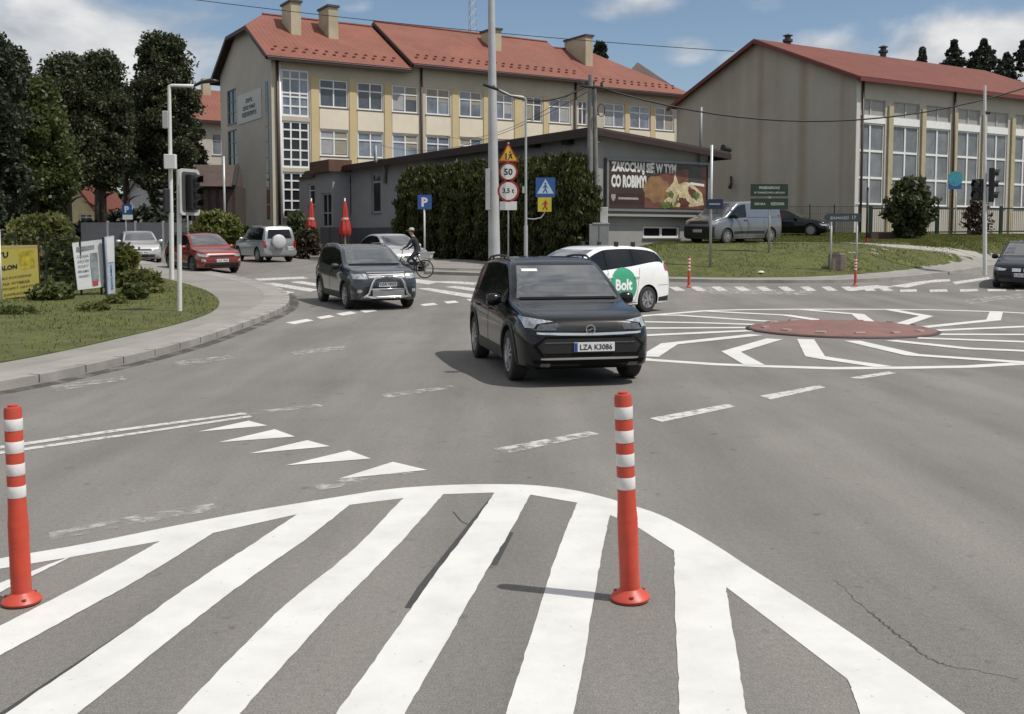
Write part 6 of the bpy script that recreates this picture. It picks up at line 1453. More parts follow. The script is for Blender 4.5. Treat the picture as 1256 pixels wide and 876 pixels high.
# wires
def wire(name, label, a, b, sag, r=.012):
    a = Vector(a); b = Vector(b); pts = []
    for k in range(25):
        s = k/24; p = a.lerp(b, s); p.z -= sag*4*s*(1-s); pts.append(p)
    mb = MB(); mb.path(pts, r, 6); o = mb.build(name, M_black, None, smooth=True); return tag(o, label, 'cable')
wire('overhead_cable', 'thick cable from the concrete pole to the twin leg pole', ppt(604, 107, yp), ppt(718, 106, yu), .55, .035)
wire('overhead_cable', 'bundled cable from the twin leg pole across the hall gable', ppt(731, 106, yu), ppt(1420, 40, 44), 2.4, .035)
wire('overhead_cable', 'thin high wire crossing the sky above the school roof', ppt(150, -12, 58), ppt(900, 63, 58), .3, .020)
wire('overhead_cable', 'thin service wire from the twin leg pole to the school front', ppt(722, 100, yu), FS.P(13, .2, FS.pix(520, 165)[1]), 1.0, .012)
wire('overhead_cable', 'second service wire slanting below the school windows', ppt(722, 112, yu), FS.P(8, .2, FS.pix(500, 180)[1]), 1.2, .012)
# parking sign
def sign_post(name, label, px_, y, ytop, r=.03, mat=None):
    p0 = Vector((xat(px_, y), y, g(xat(px_, y), y))); t = thing(name, label, 'road sign', p0); mb = MB(); mb.tube(p0, (p0.x, y, zpx(ytop, y)), r, n=10); mb.build('post', mat or M_galv, t, smooth=True); return t
t = sign_post('parking_sign', 'blue square P parking sign in front of the thuja hedge', 521, 45.0, 240, .04, M_wpole)
c_ = ppt(521, 248, 45)+OU*.04; mb = MB(); quad_at(mb, c_, RT, UP, .60, .62, OU, .012); pl = mb.build('blue_panel', M_sblu, t); mb = MB(); lettering(mb, 'P', c_+OU*.012, RT, UP, OU, height=.40, bold=.04, off=.003); mb.build('lettering', M_swht, pl, fix=False)
t = sign_post('parking_sign', 'small blue and white parking sign below the dark trees on the left', 156, 57.0, 251, .03)
c_ = ppt(156, 257, 57)+OU*.04; mb = MB(); quad_at(mb, c_, RT, UP, .55, .55, OU, .012); pl = mb.build('blue_panel', M_sblu, t); mb = MB(); lettering(mb, 'P', c_+OU*.012, RT, UP, OU, height=.36, bold=.04, off=.003); mb.build('lettering', M_swht, pl, fix=False); c_ = ppt(157, 266.5, 57)+OU*.04; mb = MB(); quad_at(mb, c_, RT, UP, .55, .26, OU, .012); mb.build('white_plate', M_swht, t)
# right side: white post with small dark blue sign
t = sign_post('street_name_sign', 'pale post with small dark blue plate in front of the van', 871, 38.2, 178, .05, M_galv)
c_ = ppt(876, 250.5, 38.2)+OU*.07; mb = MB(); quad_at(mb, c_, RT, UP, .62, .36, OU, .015); pl = mb.build('blue_plate', pm('sign_navy', (.012, .02, .05), .4), t); mb = MB(); quad_at(mb, c_+OU*.016, RT, UP, .40, .05, OU, .002); mb.build('lettering', pm('pale_lettering', (.3, .33, .38), .5), pl)
# dark green information boards
yg = 40.5; q0 = ppt(920, 257, yg); q1 = ppt(966, 226, yg)
t = thing('information_board', 'two dark green information boards on steel posts before the hall gable', 'information board', ((q0.x+q1.x)/2, yg, g(q0.x, yg)))
for px_ in (942.5,): mb = MB(); x_ = xat(px_, yg); mb.tube((x_, yg, g(x_, yg)), (x_, yg, q1.z), .045, n=8); mb.build('post', M_galv, t, smooth=True)
for (ya, yb, l1, l2, sc2) in ((226, 241, 'PRZEDSZKOLE', 'W TOMASZOWIE LUBELSKIM', .28), (243.5, 257, 'SZKOŁA', 'PODSTAWOWA', .2)):
    a = ppt(920, yb, yg); b = ppt(966, ya, yg); c_ = (a+b)/2+OU*.06; w__, h__ = b.x-a.x, b.z-a.z
    mb = MB(); quad_at(mb, c_, RT, UP, w__, h__, OU, .03); pl = mb.build('green_panel', M_sgrn, t)
    mb = MB()
    if ya < 230: lettering(mb, l1, c_+OU*.03+UP*h__*.2, RT, UP, OU, height=.10, width=w__*.55, bold=.03, off=.003); lettering(mb, l2, c_+OU*.03-UP*h__*.2, RT, UP, OU, height=.07, width=w__*.82, bold=.02, off=.003)
    else: lettering(mb, l1, c_+OU*.03-RT*w__*.25, RT, UP, OU, height=.09, width=w__*.3, bold=.02, off=.003); lettering(mb, l2, c_+OU*.03+RT*w__*.22, RT, UP, OU, height=.12, width=w__*.36, bold=.03, off=.003)
    mb.build('lettering', pm('pale_lettering_green', (.42, .46, .40), .5), pl, fix=False)
# arrow direction sign on two posts
yd = 37.6; t = thing('direction_sign', 'dark arrow shaped direction sign on two steel posts above the grass', 'direction sign', (xat(1034, yd), yd, g(xat(1034, yd), yd)))
for px_ in (1018.5, 1050): mb = MB(); x_ = xat(px_, yd); mb.tube((x_, yd, g(x_, yd)), (x_, yd, zpx(262, yd, px_)), .035, n=8); mb.build('post', M_galv, t, smooth=True)
a = ppt(1010, 267, yd)+OU*.05; mb = MB(); pts = [ppt(1009.5, 267, yd), ppt(1014, 272, yd), ppt(1055, 272, yd), ppt(1055, 262, yd), ppt(1014, 262, yd)]; mb.prism([p+OU*.045 for p in pts], OU*.02); pl = mb.build('arrow_panel', pm('sign_slate', (.03, .045, .05), .4), t)
mb = MB(); e = ppt(1029, 267, yd)+OU*.066; lettering(mb, 'ZAMOŚĆ', e, RT, UP, OU, height=.13, width=.70, bold=.03, off=.003); lettering(mb, '17', ppt(1047, 267, yd)+OU*.066, RT, UP, OU, height=.13, bold=.03, off=.003); mb.build('lettering', pm('pale_lettering', (.3, .33, .38), .5), pl, fix=False)
# stone litter bin
pb = at(1026, 334); t = thing('litter_bin', 'square exposed concrete litter bin on the kerbside below the direction sign', 'bin', pb)
mb = MB(); w0, w1, h_ = .24, .20, .72
def fr(hw0, z0, hw1, z1): mb.hexa([(-hw0, -hw0, z0), (hw0, -hw0, z0), (hw0, hw0, z0), (-hw0, hw0, z0), (-hw1, -hw1, z1), (hw1, -hw1, z1), (hw1, hw1, z1), (-hw1, hw1, z1)])
fr(.25, 0, .25, .62); fr(.255, .622, .22, .70); mb.build('body', pm('washed_concrete', (.21, .17, .15), .9, var=.35, scale=25, bump=.8, bscale=60), t, world=False, bevel=.02); mb = MB(); mb.lathe([(.15, .705), (.15, .72), (.12, .72), (.12, .703)], 16); mb.build('rim', M_black, t, world=False)
# dark post by the hall
t = sign_post('sign_post', 'thin dark post with red foot standing on the bank before the hall corner', 1062, 44.0, 230, .045, M_black); p0 = t.location.copy(); mb = MB(); mb.tube(p0, p0+UP*.35, .06, n=8); mb.build('foot', M_sred, t)
# traffic lights on the right
yr_ = 39.5; p0 = Vector((xat(1208, yr_), yr_, g(xat(1208, yr_), yr_)))
t = thing('traffic_light', 'pale pole with black traffic light heads beside the far black saloon', 'traffic light', p0)
mb = MB(); mb.tube(p0, ppt(1208, 235, yr_), .075, n=12); mb.tube(ppt(1208, 235, yr_), ppt(1208, 105, yr_), .06, .05, 12); mb.build('pole', M_wpole, t, smooth=True, sharp=40)
M_lens = pm('dark_signal_lens', (.02, .015, .012), .2)
def signal(t, c, d, n=3, board=None, sz=.30):
    """signal head centred at c facing d"""
    d = Vector(d).normalized(); r_ = d.cross(UP).normalized()*-1
    mb = MB(); quad_at(mb, c-d*.12, r_, UP, sz*1.05, sz*n*1.02, d, .2); hd = mb.build('signal_head', M_black, t, bevel=.03)
    for k in range(n):
        cc = c+UP*(n/2-.5-k)*sz+d*.085; mb = MB(); disc_at(mb, cc, r_, UP, sz*.35, d, .01, 16); mb.build('lens', M_lens, hd)
        mb = MB(); m_ = 10
        for i in range(m_):
            a0 = -.4+(math.pi+.8)*i/m_; a1 = -.4+(math.pi+.8)*(i+1)/m_
            P_ = lambda a, q: cc+(r_*math.cos(a)+UP*math.sin(a))*sz*.40+d*q
            mb.poly([P_(a0, -.01), P_(a1, -.01), P_(a1, .22-.1*abs(math.cos(a1))), P_(a0, .22-.1*abs(math.cos(a0)))])
        mb.build('visor', M_black, hd, fix=False)
    return hd
signal(t, ppt(1217, 227, yr_-.05), (.9, -.45, 0), 3, sz=.42); signal(t, ppt(1199, 233, yr_+.15), (-.8, -.6, 0), 2, sz=.40)
mb = MB(); mb.tube(ppt(1200, 228, yr_), ppt(1217, 228, yr_), .03, n=6); mb.tube(ppt(1208, 138, yr_), ppt(1214, 138, yr_), .07, n=8); mb.build('bracket', M_black, t)
# round blue sign by the hall
t = sign_post('road_sign', 'round blue and turquoise sign on a thin post in front of the hall windows', 1170, 50.0, 212, .03)
c_ = ppt(1171, 222, 50)+OU*.05; mb = MB(); quad_at(mb, c_-UP*.2, RT, UP, .62, .40, OU, .012); mb.build('blue_plate', M_sblu, t); mb = MB(); disc_at(mb, c_+UP*.1, RT, UP, .36, OU, .02, 28); mb.build('round_plate', pm('sign_turquoise', (.05, .26, .33), .4, var=.3, scale=8), t)
# left lamp post + signal at the crossing
yk = 36.2; p0 = Vector((xat(210.5, yk), yk, g(xat(210.5, yk), yk)))
t = thing('street_lamp', 'white lamp post with long arm over the side street, at the dark trees', 'street lamp', p0)
top = ppt(207.5, 106, yk); mb = MB(); mb.tube(p0, ppt(210, 262, yk), .085, n=12); mb.tube(ppt(210, 262, yk), top, .075, .06, 12); mb.build('column', M_wpole, t, smooth=True, sharp=40)
mb = MB(); mb.path([top-UP*.1, top, top+Vector((.1, 0, .03)), ppt(238, 105.5, yk)], .055, 10); mb.build('arm', M_wpole, t, smooth=True)
mb = MB(); mb.path([ppt(238, 105.5, yk), ppt(247, 101, yk), ppt(258, 99, yk), ppt(268, 99.5, yk)], [.045, .06, .08, .03], 10); o = mb.build('lamp_head', pm('lamp_black', (.02, .02, .022), .35), t, smooth=True)
q = ppt(211, 198.5, yk); mb = MB(); mb.box(q.x-.2, q.x+.2, yk-.28, yk-.08, q.z-.26, q.z+.24); mb.build('control_box', M_wpole, t, bevel=.02)
q = ppt(203.5, 147, yk); mb = MB(); mb.box(q.x-.1, q.x+.1, yk-.1, yk+.1, q.z-.3, q.z+.3); mb.build('junction_box', M_galv, t, bevel=.02)
signal(t, ppt(203, 246, yk-.1), (-.85, -.5, 0), 3, sz=.27); mb = MB(); mb.tube(ppt(193, 241, yk), ppt(212, 241, yk), .03, n=6); mb.tube(ppt(193, 255, yk), ppt(212, 255, yk), .03, n=6); mb.build('bracket', M_black, t)
yk = 24.4; p0 = Vector((xat(219.5, yk), yk, g(xat(219.5, yk), yk)+.12))
t = thing('traffic_light', 'traffic light with white edged black backboard on the corner lawn', 'traffic light', p0)
mb = MB(); mb.tube(p0, ppt(219.5, 208, yk), .055, n=12); mb.build('pole', M_wpole, t, smooth=True, sharp=40)
dF = Vector((.90, -.436, 0)); rF = Vector((.436, .90, 0)); cB = ppt(227.5, 236, yk)+dF*.12
def rr(w, h, r, off): 
    o = []
    for cx_, cz_, a0 in ((w-r, h-r, 0), (-w+r, h-r, 90), (-w+r, -h+r, 180), (w-r, -h+r, 270)):
        for k in range(5): a = R(a0+k*22.5); o.append(cB+rF*(cx_+r*math.cos(a))+UP*(cz_+r*math.sin(a))+dF*off)
    return o
mb = MB(); mb.prism(rr(.33, .54, .10, 0), dF*.015); bo = mb.build('backboard', pm('greyed_white_border', (.40, .40, .39), .6, var=.15, scale=5), t); mb = MB(); mb.prism(rr(.26, .47, .07, .016), dF*.004); mb.build('dark_face', pm('board_grey', (.06, .06, .06), .5), bo)
signal(t, cB+dF*.13, dF, 3, sz=.27); mb = MB(); mb.tube(ppt(219.5, 215, yk), cB+UP*.35, .025, n=6); mb.tube(ppt(219.5, 255, yk), cB-UP*.35, .025, n=6); mb.build('bracket', M_wpole, t)
yk = 44; t = sign_post('sign_post', 'thin grey post standing behind the backboard traffic light', 231.5, yk, 212, .035); q = ppt(233, 220, yk)+OU*.05; mb = MB(); quad_at(mb, q, RT, UP, .5, .5, OU, .012); mb.build('sign_back', M_galv, t)
t = sign_post('sign_post', 'grey steel pole rising beside the timber outbuilding', 277, 60, 192, .07)
# ---------------- boards along the left fence
yb_ = 28.8
def board(name, label, corners, y, mat, th=.04, edge=None, ry=0):
    P4 = [ppt(x, yy, y+q) for x, yy, q in corners]; c = sum(P4, Vector())/4
    t = thing(name, label, 'notice board', (c.x, c.y, g(c.x, c.y)+.12)); r_ = (P4[1]-P4[0]).normalized(); u_ = (P4[3]-P4[0]).normalized(); n_ = r_.cross(u_).normalized()
    mb = MB(); mb.prism(P4, -n_*th); pn = mb.build('panel', mat, t)
    return t, pn, P4, r_, u_, n_
t, pn, P4, r_, u_, n_ = board('notice_board', 'yellow notice board with dark text on the wire fence', [(-32, 372, -.5), (48.5, 360.5, 0), (45.5, 300.5, 0), (-35, 302, -.5)], yb_, pm('yellow_print', (.43, .37, .085), .45, var=.06))
def on(P4, u, v, n_, d=.004): return P4[0].lerp(P4[1], u).lerp(P4[3].lerp(P4[2], u), v)+n_*d
M_ink2 = pm('dark_olive_print', (.13, .10, .02), .6); M_faint = pm('faded_print', (.33, .27, .04), .6)
w_b = (P4[1]-P4[0]).length; h_b = (P4[3]-P4[0]).length
mb = MB()
for (txt, u, v, h_, w__) in (('TU', .47, .82, .16, .15), ('ZE', .30, .82, .16, .15)): lettering(mb, txt, on(P4, u, v, n_), r_, u_, n_, height=h_, bold=.04)
lettering(mb, 'SALON', on(P4, .52, .58, n_), r_, u_, n_, height=.13, bold=.04)
mb.build('lettering', M_black, pn, fix=False)
mb = MB()
for (txt, u, v, h_, w__) in (('MEBLE KUCHENNE', .62, .39, .06, .9), ('NA WYMIAR', .66, .28, .075, .7), ('PROJEKT GRATIS', .68, .18, .07, .8), ('ZAPRASZAMY', .70, .07, .06, .85)): lettering(mb, txt, on(P4, u, v, n_), r_, u_, n_, height=h_, width=w__, bold=.02)
mb.build('lettering', M_ink2, pn, fix=False)
mb = MB(); mb.prism([on(P4, u, v, n_, .001) for u, v in ((.73, .52), (.95, .55), (.95, .90), (.70, .90))], n_*.003); mb.build('printed_picture', pm('picture_print_yellow', (.40, .32, .03), .5, var=.5, scale=6), pn)
mb = MB(); mb.prism([on(P4, u, v, n_, .001) for u, v in ((.0, .95), (1, .95), (1, 1), (0, 1))], n_*.003); mb.build('top_strip', pm('strip_print', (.42, .33, .12), .5), pn)
mb = MB()
for u in (.02, .98): p = on(P4, u, 0, n_, -.06); mb.bar((p.x, p.y+.06, g(p.x, p.y)), (p.x, p.y+.06, P4[2].z+.1), .05, .05)
mb.build('post', pm('rusty_steel', (.07, .025, .02), .7, var=.3, scale=6), t)
t, pn, P4, r_, u_, n_ = board('notice_board', 'tilted white poster board with faded print and pictures on the fence', [(95.5, 356, .15), (127, 352, .55), (126.5, 293.5, .6), (88.5, 298, .2)], 29.5, pm('white_poster', (.56, .57, .57), .5, var=.06))
mb = MB(); ink = pm('grey_blue_print', (.12, .14, .17), .5, var=.3, scale=5)
for k in range(5): lettering(mb, ['OKNA', 'DRZWI', 'ROLETY', 'BRAMY', 'PARAPETY'][k], on(P4, .30, .70-k*.105, n_), r_, u_, n_, height=.065, width=.32-.02*(k % 3), bold=.02)
mb.build('lettering', ink, pn, fix=False)
mb = MB(); mb.prism([on(P4, u, v, n_, .001) for u, v in ((.57, .12), (.84, .14), (.80, .74), (.55, .74))], n_*.003); mb.build('printed_picture', pm('picture_print_grey', (.22, .25, .27), .5, var=.5, scale=4), pn)
mb = MB(); mb.prism([on(P4, u, v, n_, .001) for u, v in ((.10, .80), (.70, .82), (.70, .90), (.12, .90))], n_*.003); mb.build('printed_band', pm('band_print', (.18, .19, .21), .5, var=.5, scale=8), pn)
mb = MB(); mb.prism([on(P4, u, v, n_, .0045) for u, v in ((.58, .04), (.80, .05), (.80, .15), (.58, .15))], n_*.003); mb.build('printed_logo', pm('logo_print_red', (.35, .06, .06), .5), pn)
mb = MB()
for u in (.12, .9): p = on(P4, u, 0, n_, -.06); mb.bar((p.x, p.y+.06, g(p.x, p.y)), (p.x, p.y+.06, P4[2].z), .05, .05)
mb.build('post', M_black, t)
t, pn, P4, r_, u_, n_ = board('notice_board', 'narrow blue and white upright panel next to the white poster', [(133.5, 361, .2), (141.5, 360, .7), (140, 289, .7), (129, 291, .2)], 29.8, pm('blue_white_poster', (.40, .47, .55), .5, var=.25, scale=1.5))
mb = MB(); mb.prism([on(P4, u, v, n_, .001) for u, v in ((.1, .55), (.95, .55), (.95, .98), (.1, .98))], n_*.003); mb.build('white_print', pm('white_poster', (.56, .57, .57), .5), pn)
mb = MB(); lettering(mb, 'REKLAMA', on(P4, .5, .3, n_), u_, -r_, n_, height=.12, bold=.02); mb.build('lettering', pm('deep_blue_print', (.03, .06, .2), .5), pn, fix=False)
mb = MB(); mb.bar(on(P4, 0, 0, n_, -.06)-UP*.3, on(P4, 0, 1, n_, -.06), .06, .06); mb.build('post', pm('navy_post', (.015, .02, .05), .5), t)
t = sign_post('sign_post', 'thin white post at the left end of the yellow notice board', 0.8, 27.5, 282, .025, M_wpole)
# wire fence behind the boards
A = Vector((xat(-60, 29.4), 29.4)); B = Vector((xat(90, 30.6), 30.6)); Ff = Fr(A, B-A, (0, -1)); Lfe = (B-A).length; zf = 1.75
t = thing('wire_fence', 'dark wire mesh fence carrying the yellow and white boards', 'fence', (A.x, A.y, g(A.x, A.y)))
mb = MB(); k = 0.0
while k < Lfe: q = Ff.P(k, -.12, 0); zg_ = g(q.x, q.y)+.1; mb.tube((q.x, q.y, zg_), (q.x, q.y, zg_+zf), .004, n=3, caps=False); k += .06
for j in range(12): a = Ff.P(0, -.12, 0); b = Ff.P(Lfe, -.12, 0); mb.tube((a.x, a.y, g(a.x, a.y)+.2+j*.14), (b.x, b.y, g(b.x, b.y)+.2+j*.14), .004, n=3, caps=False)
mb.build('mesh_panel', pm('dark_green_wire', (.012, .02, .014), .5), t)
for k in range(5): q = Ff.P(Lfe*k/4, -.16, 0); zg_ = g(q.x, q.y); mb = MB(); mb.tube((q.x, q.y, zg_), (q.x, q.y, zg_+zf+.2), .03, n=8); mb.build('post', pm('dark_green_wire', (.012, .02, .014), .5), t)
# grey perimeter fence behind the pale silver car
A = Vector((xat(100, 60), 60)); Ff = Fr(A, (1, .02), (0, -1)); Lfe = 6.4
t = thing('panel_fence', 'low grey panel fence behind the pale silver car', 'fence', (A.x, A.y, g(A.x, A.y)))
for k in range(4): q0 = Ff.P(k*1.6+.06, 0, 0); q1 = Ff.P(k*1.6+1.54, 0, 0); mb = MB(); mb.box(q0.x, q1.x, 59.95, 60.05, g(q0.x, 60)-.2, zpx(273, 60)); mb.build('panel', pm('fence_grey', (.12, .125, .14), .7, var=.12), t); mb = MB(); mb.box(q1.x, q1.x+.12, 59.94, 60.06, g(q0.x, 60)-.2, zpx(271, 60)); mb.build('post', M_galv, t)
# hall fence: dark green frame panels
A = Vector((xat(1066, 57), 57)); B = Vector((xat(1300, 61), 61)); Ff = Fr(A, B-A, (0, -1)); Lfe = (B-A).length
t = thing('railing_fence', 'dark green bar fence along the lawn in front of the hall windows', 'fence', (A.x, A.y, g(A.x, A.y)))
np_ = 6; M_fg = pm('fence_dark_green', (.014, .03, .018), .5)
for k in range(np_+1):
    q = Ff.P(Lfe*k/np_, 0, 0); zg_ = g(q.x, q.y)-.05; mb = MB(); mb.bar((q.x, q.y, zg_), (q.x, q.y, zg_+1.75), .16, .16, up=(0, 1, 0)); mb.build('post', M_fg, t)
    if k < np_:
        b = Ff.P(Lfe*(k+1)/np_, 0, 0); mb = MB()
        for zz in (.30, 1.62): mb.bar((q.x, q.y, zg_+zz), (b.x, b.y, g(b.x, b.y)-.05+zz), .05, .08)
        n = 16
        for i in range(1, n): r__ = q.lerp(b, i/n); zz = g(r__.x, r__.y)-.05; mb.bar((r__.x, r__.y, zz+.3), (r__.x, r__.y, zz+1.62), .016, .016, up=(0, 1, 0))
        mb.build('bar_panel', M_fg, t)
# mesh fence along the hall gable
A = Vector((xat(962, 58.5), 58.5)); B = Vector((xat(1052, 58.0), 58.0)); Ff = Fr(A, B-A, (0, -1)); Lfe = (B-A).length
t = thing('mesh_fence', 'thin dark mesh fence between the black saloon and the hall gable', 'fence', (A.x, A.y, g(A.x, A.y)))
mb = MB(); k = 0
while k < Lfe: q = Ff.P(k, 0, 0); mb.tube((q.x, q.y, g(q.x, q.y)), (q.x, q.y, zpx(253, q.y)), .008, n=3, caps=False); k += .12
for py_ in (253, 262, 271, 280): a = Ff.P(0, 0, 0); b = Ff.P(Lfe, 0, 0); mb.tube((a.x, a.y, zpx(py_, a.y)), (b.x, b.y, zpx(py_, b.y)), .02 if py_ == 253 else .008, n=4)
mb.build('mesh_panel', M_fg, t)
for k in range(4): q = Ff.P(Lfe*k/3, 0, 0); mb = MB(); mb.tube((q.x, q.y, g(q.x, q.y)), (q.x, q.y, zpx(251, q.y)), .035, n=8); mb.build('post', M_fg, t)
# low block wall / kerb in front of hall
t = tag(MB().bar((xat(1065, 50), 50, g(xat(1065, 50), 50)+.15), (xat(1120, 51), 51, g(xat(1120, 51), 51)+.15), .3, .5).build('low_wall', pm('dark_brick_kerb', (.07, .035, .03), .9, var=.3, scale=6), None), 'low dark brick wall at the foot of the hall corner', 'wall')
# closed parasols
for px_, y, lab, lean in ((381, 56.5, 'closed red parasol on the left, beside the entrance planter', .03), (424, 53, 'closed red parasol on the right, directly above the grey off-roader', 0)):
    z0 = zpx(290, y); z1 = zpx(246, y); x_ = xat(px_, y); zg_ = g(x_, y)
    t = thing('closed_parasol', lab, 'parasol', (x_, y, zg_), 0, 'closed red parasols by the entrance')
    mb = MB(); mb.tube((0, 0, 0), (0, 0, z1-zg_+.12), .035, n=10); mb.build('pole', M_wpole, t, world=False, smooth=True)
    h_ = z1-z0; zb_ = z0-zg_; mb = MB(); n = 24; prof = [(.20, 0), (.27, .07), (.26, .2), (.19, .42), (.15, .5), (.12, .75), (.06, .95), (.02, 1.0)]; vs = []; fs = []
    for i, (r0, tz) in enumerate(prof):
        for k in range(n):
            a = 2*math.pi*k/n; rr_ = r0*(1+.22*math.cos(6*a+i*.5)); vs.append((rr_*math.cos(a), rr_*math.sin(a), zb_+tz*h_+(.10*math.cos(6*a) if i == 0 else 0)))
    for i in range(len(prof)-1):
        for k in range(n): fs.append((i*n+k, i*n+(k+1) % n, (i+1)*n+(k+1) % n, (i+1)*n+k))
    mb.add(vs, fs); mb.build('canopy', pm('red_fabric', (.40, .035, .026), .8, var=.15, scale=3), t, world=False, smooth=True)
    mb = MB(); mb.lathe([(.18, zb_+.44*h_), (.19, zb_+.46*h_), (.185, zb_+.50*h_), (.16, zb_+.52*h_)], 20); mb.build('strap', pm('pale_fabric', (.5, .32, .3), .8), t, world=False, smooth=True)
    mb = MB(); mb.lathe([(.35, 0), (.35, .06), (.06, .10), (.05, .3)], 20); mb.build('base', M_galv, t, world=False)
    t.rotation_euler = (0, lean, .4)
# dark terrace screen under the parasols
x0_, x1_ = xat(393, 58), xat(432, 58); t = thing('terrace_screen', 'low dark terrace screen between the two red parasols', 'screen', ((x0_+x1_)/2, 58, g(x0_, 58)))
zz0, zz1 = g(x0_, 58), zpx(279, 58)
for k in range(3): a = x0_+(x1_-x0_)*k/3; b = x0_+(x1_-x0_)*(k+1)/3; mb = MB(); mb.box(a+.03, b-.03, 57.97, 58.03, zz0, zz1); mb.build('panel', pm('dark_screen', (.02, .021, .026), .7, var=.2), t); mb = MB(); mb.box(b-.03, b+.03, 57.95, 58.05, zz0, zz1+.05); mb.build('post', M_black, t)
# radio mast far behind
ym = 150; t = thing('radio_mast', 'thin lattice radio mast rising far behind the school roof', 'mast', (xat(580, ym), ym, g(xat(580, ym), ym)))
mb = MB(); hwm = .85
zb_, zt_ = 6, zpx(-60, ym)
def mcorner(k, z): w__ = hwm*(1-.25*(z-zb_)/(zt_-zb_)); a = 2*math.pi*k/3+.3; return Vector((xat(580, ym)+w__*math.cos(a), ym+w__*math.sin(a), z))
for k in range(3): mb.tube(mcorner(k, zb_), mcorner(k, zt_), .05, n=5)
z = zb_; i = 0
while z < zt_-1.3:
    for k in range(3): mb.tube(mcorner(k, z), mcorner((k+1) % 3, z+1.3), .03, n=4, caps=False)
    z += 1.3; i += 1
mb.build('lattice', pm('mast_grey', (.40, .42, .45), .6), t)
# white litter on the grass
t = tag(MB().lathe([(.05, 0), (.09, .01), (.07, .05), (.03, .07), (.001, .075)], 9, Matrix.Translation(at(933.5, 334.5, .16)) @ Matrix.Diagonal((1.4, 1, .9, 1))).build('paper_scrap', M_swht, None), 'crumpled white paper scrap lying on the grass bank', 'litter')
# ================================================================== trees and shrubs
M_bark = pm('bark', (.055, .045, .035), .9, var=.3, scale=6, bump=.6, bscale=20)
L_dark = leafmat('dark_tree_leaf', (0.018, 0.026, 0.012), (0.096, 0.107, 0.049), .3)
L_dark2 = leafmat('blackish_needle_leaf', (0.013, 0.020, 0.013), (0.064, 0.076, 0.042), .2)
L_mid = leafmat('mid_tree_leaf', (0.031, 0.046, 0.013), (0.120, 0.144, 0.043), .35)
L_thuja = leafmat('thuja_leaf', (0.013, 0.019, 0.005), (0.094, 0.103, 0.025), .2)
L_bush = leafmat('bush_leaf', (.062, .074, .020), (.20, .205, .065), .45)
L_light = leafmat('yellow_green_leaf', (.07, .09, .02), (.20, .21, .05), .35)
L_spr = leafmat('spruce_needles', (0.014, 0.022, 0.017), (0.051, 0.065, 0.044), .1)
L_red = leafmat('brown_red_leaf', (.03, .018, .014), (.075, .045, .03), .2)
def tree(name, label, px, y, ytop, wpx, ybot, mat, seed, rf, ncl=150, per=55, leaf=.26, cl=.6, cat='tree', group=None, tr=.22, limbs=6, shell=.45, aspect=.55, vert=1.0):
    rng = np.random.default_rng(seed); x = xat(px, y); zg_ = g(x, y); zt_ = zpx(ytop, y); zb_ = max(zg_+.1, zpx(ybot, y)); w_ = wpx/1270*y/2
    t = thing(name, label, cat, (x, y, zg_), 0, group)
    pts = crown_pts(rng, (x, y, 0), zb_, zt_, lambda q: w_*rf(q), ncl, per, cl, shell)
    quads_obj('crown', leaf_arrays(pts, leaf, rng, 0, aspect, vert), mat, t, (x, y, zg_))
    mb = MB(); rd = random.Random(seed); h_ = zt_-zg_
    mb.path([(0, 0, -.1), (rd.uniform(-.05, .05), 0, h_*.3), (rd.uniform(-.15, .15), rd.uniform(-.1, .1), h_*.6), (0, 0, h_*.92)], [tr*1.2, tr, tr*.65, .03], 9)
    for k in range(limbs):
        q = .25+.6*k/limbs; a = rd.uniform(0, 6.28); r_ = w_*rf((q*h_-(zb_-zg_))/(zt_-zb_) if q*h_ > zb_-zg_ else .1)*.8
        mb.path([(0, 0, h_*q), (math.cos(a)*r_*.5, math.sin(a)*r_*.5, h_*q+r_*.35), (math.cos(a)*r_, math.sin(a)*r_, h_*q+r_*.5)], [tr*.4, tr*.25, .02], 6)
    mb.build('trunk', M_bark, t, world=False, smooth=True)
    return t
oval = lambda q: max(.12, math.sin(math.pi*min(1, max(0, .12+.82*q)))**.6)
cone = lambda q: max(.03, (1-q)**.8*(.75+.25*math.cos(q*22)))
col_ = lambda q: max(.15, (1-.35*q)*(1 if q < .8 else math.sqrt(max(0, (1-q)/.2))+.15))
trees = [('conifer_tree', 'blackish conifer with ragged tip at the far left edge', -12, 46, 42, 96, 330, L_dark2, 1, col_, 230), ('conifer_tree', 'slender pointed conifer next to the one at the far left edge', 24, 52, 66, 40, 330, L_dark2, 2, cone, 120),
 ('leafy_tree', 'lighter green leafy tree leaning out in front of the dark tree row', 46, 50, 108, 84, 330, L_mid, 3, oval, 210), ('leafy_tree', 'dark twin topped tree, left half of the middle pair', 86, 60, 76, 78, 226, L_dark, 4, oval, 220), ('leafy_tree', 'dark twin topped tree, right half of the middle pair', 128, 62, 71, 62, 228, L_dark, 5, oval, 200),
 ('leafy_tree', 'tallest dark tree, beside the white lamp post', 206, 66, 50, 80, 258, L_dark, 6, oval, 300), ('leafy_tree', 'dark low filler tree between the twin topped tree and the tallest one', 158, 70, 112, 56, 214, L_dark, 7, oval, 150), ('leafy_tree', 'dark tree with drooping twigs behind the farther red roof', 233, 76, 150, 44, 290, L_dark, 8, oval, 130), ('leafy_tree', 'dark tree filling the gap low on the left', 12, 58, 150, 90, 330, L_dark, 9, oval, 170), ('leafy_tree', 'dark tree hanging over the small cream house', 122, 74, 150, 60, 216, L_dark, 19, oval, 140)]
for (nm, lab, px, y, yt, wp, yb, m, sd, rf, nc) in trees: tree(nm, lab, px, y, yt, wp, yb, m, sd, rf, nc, 230, .115, .66, group='dark trees on the left')
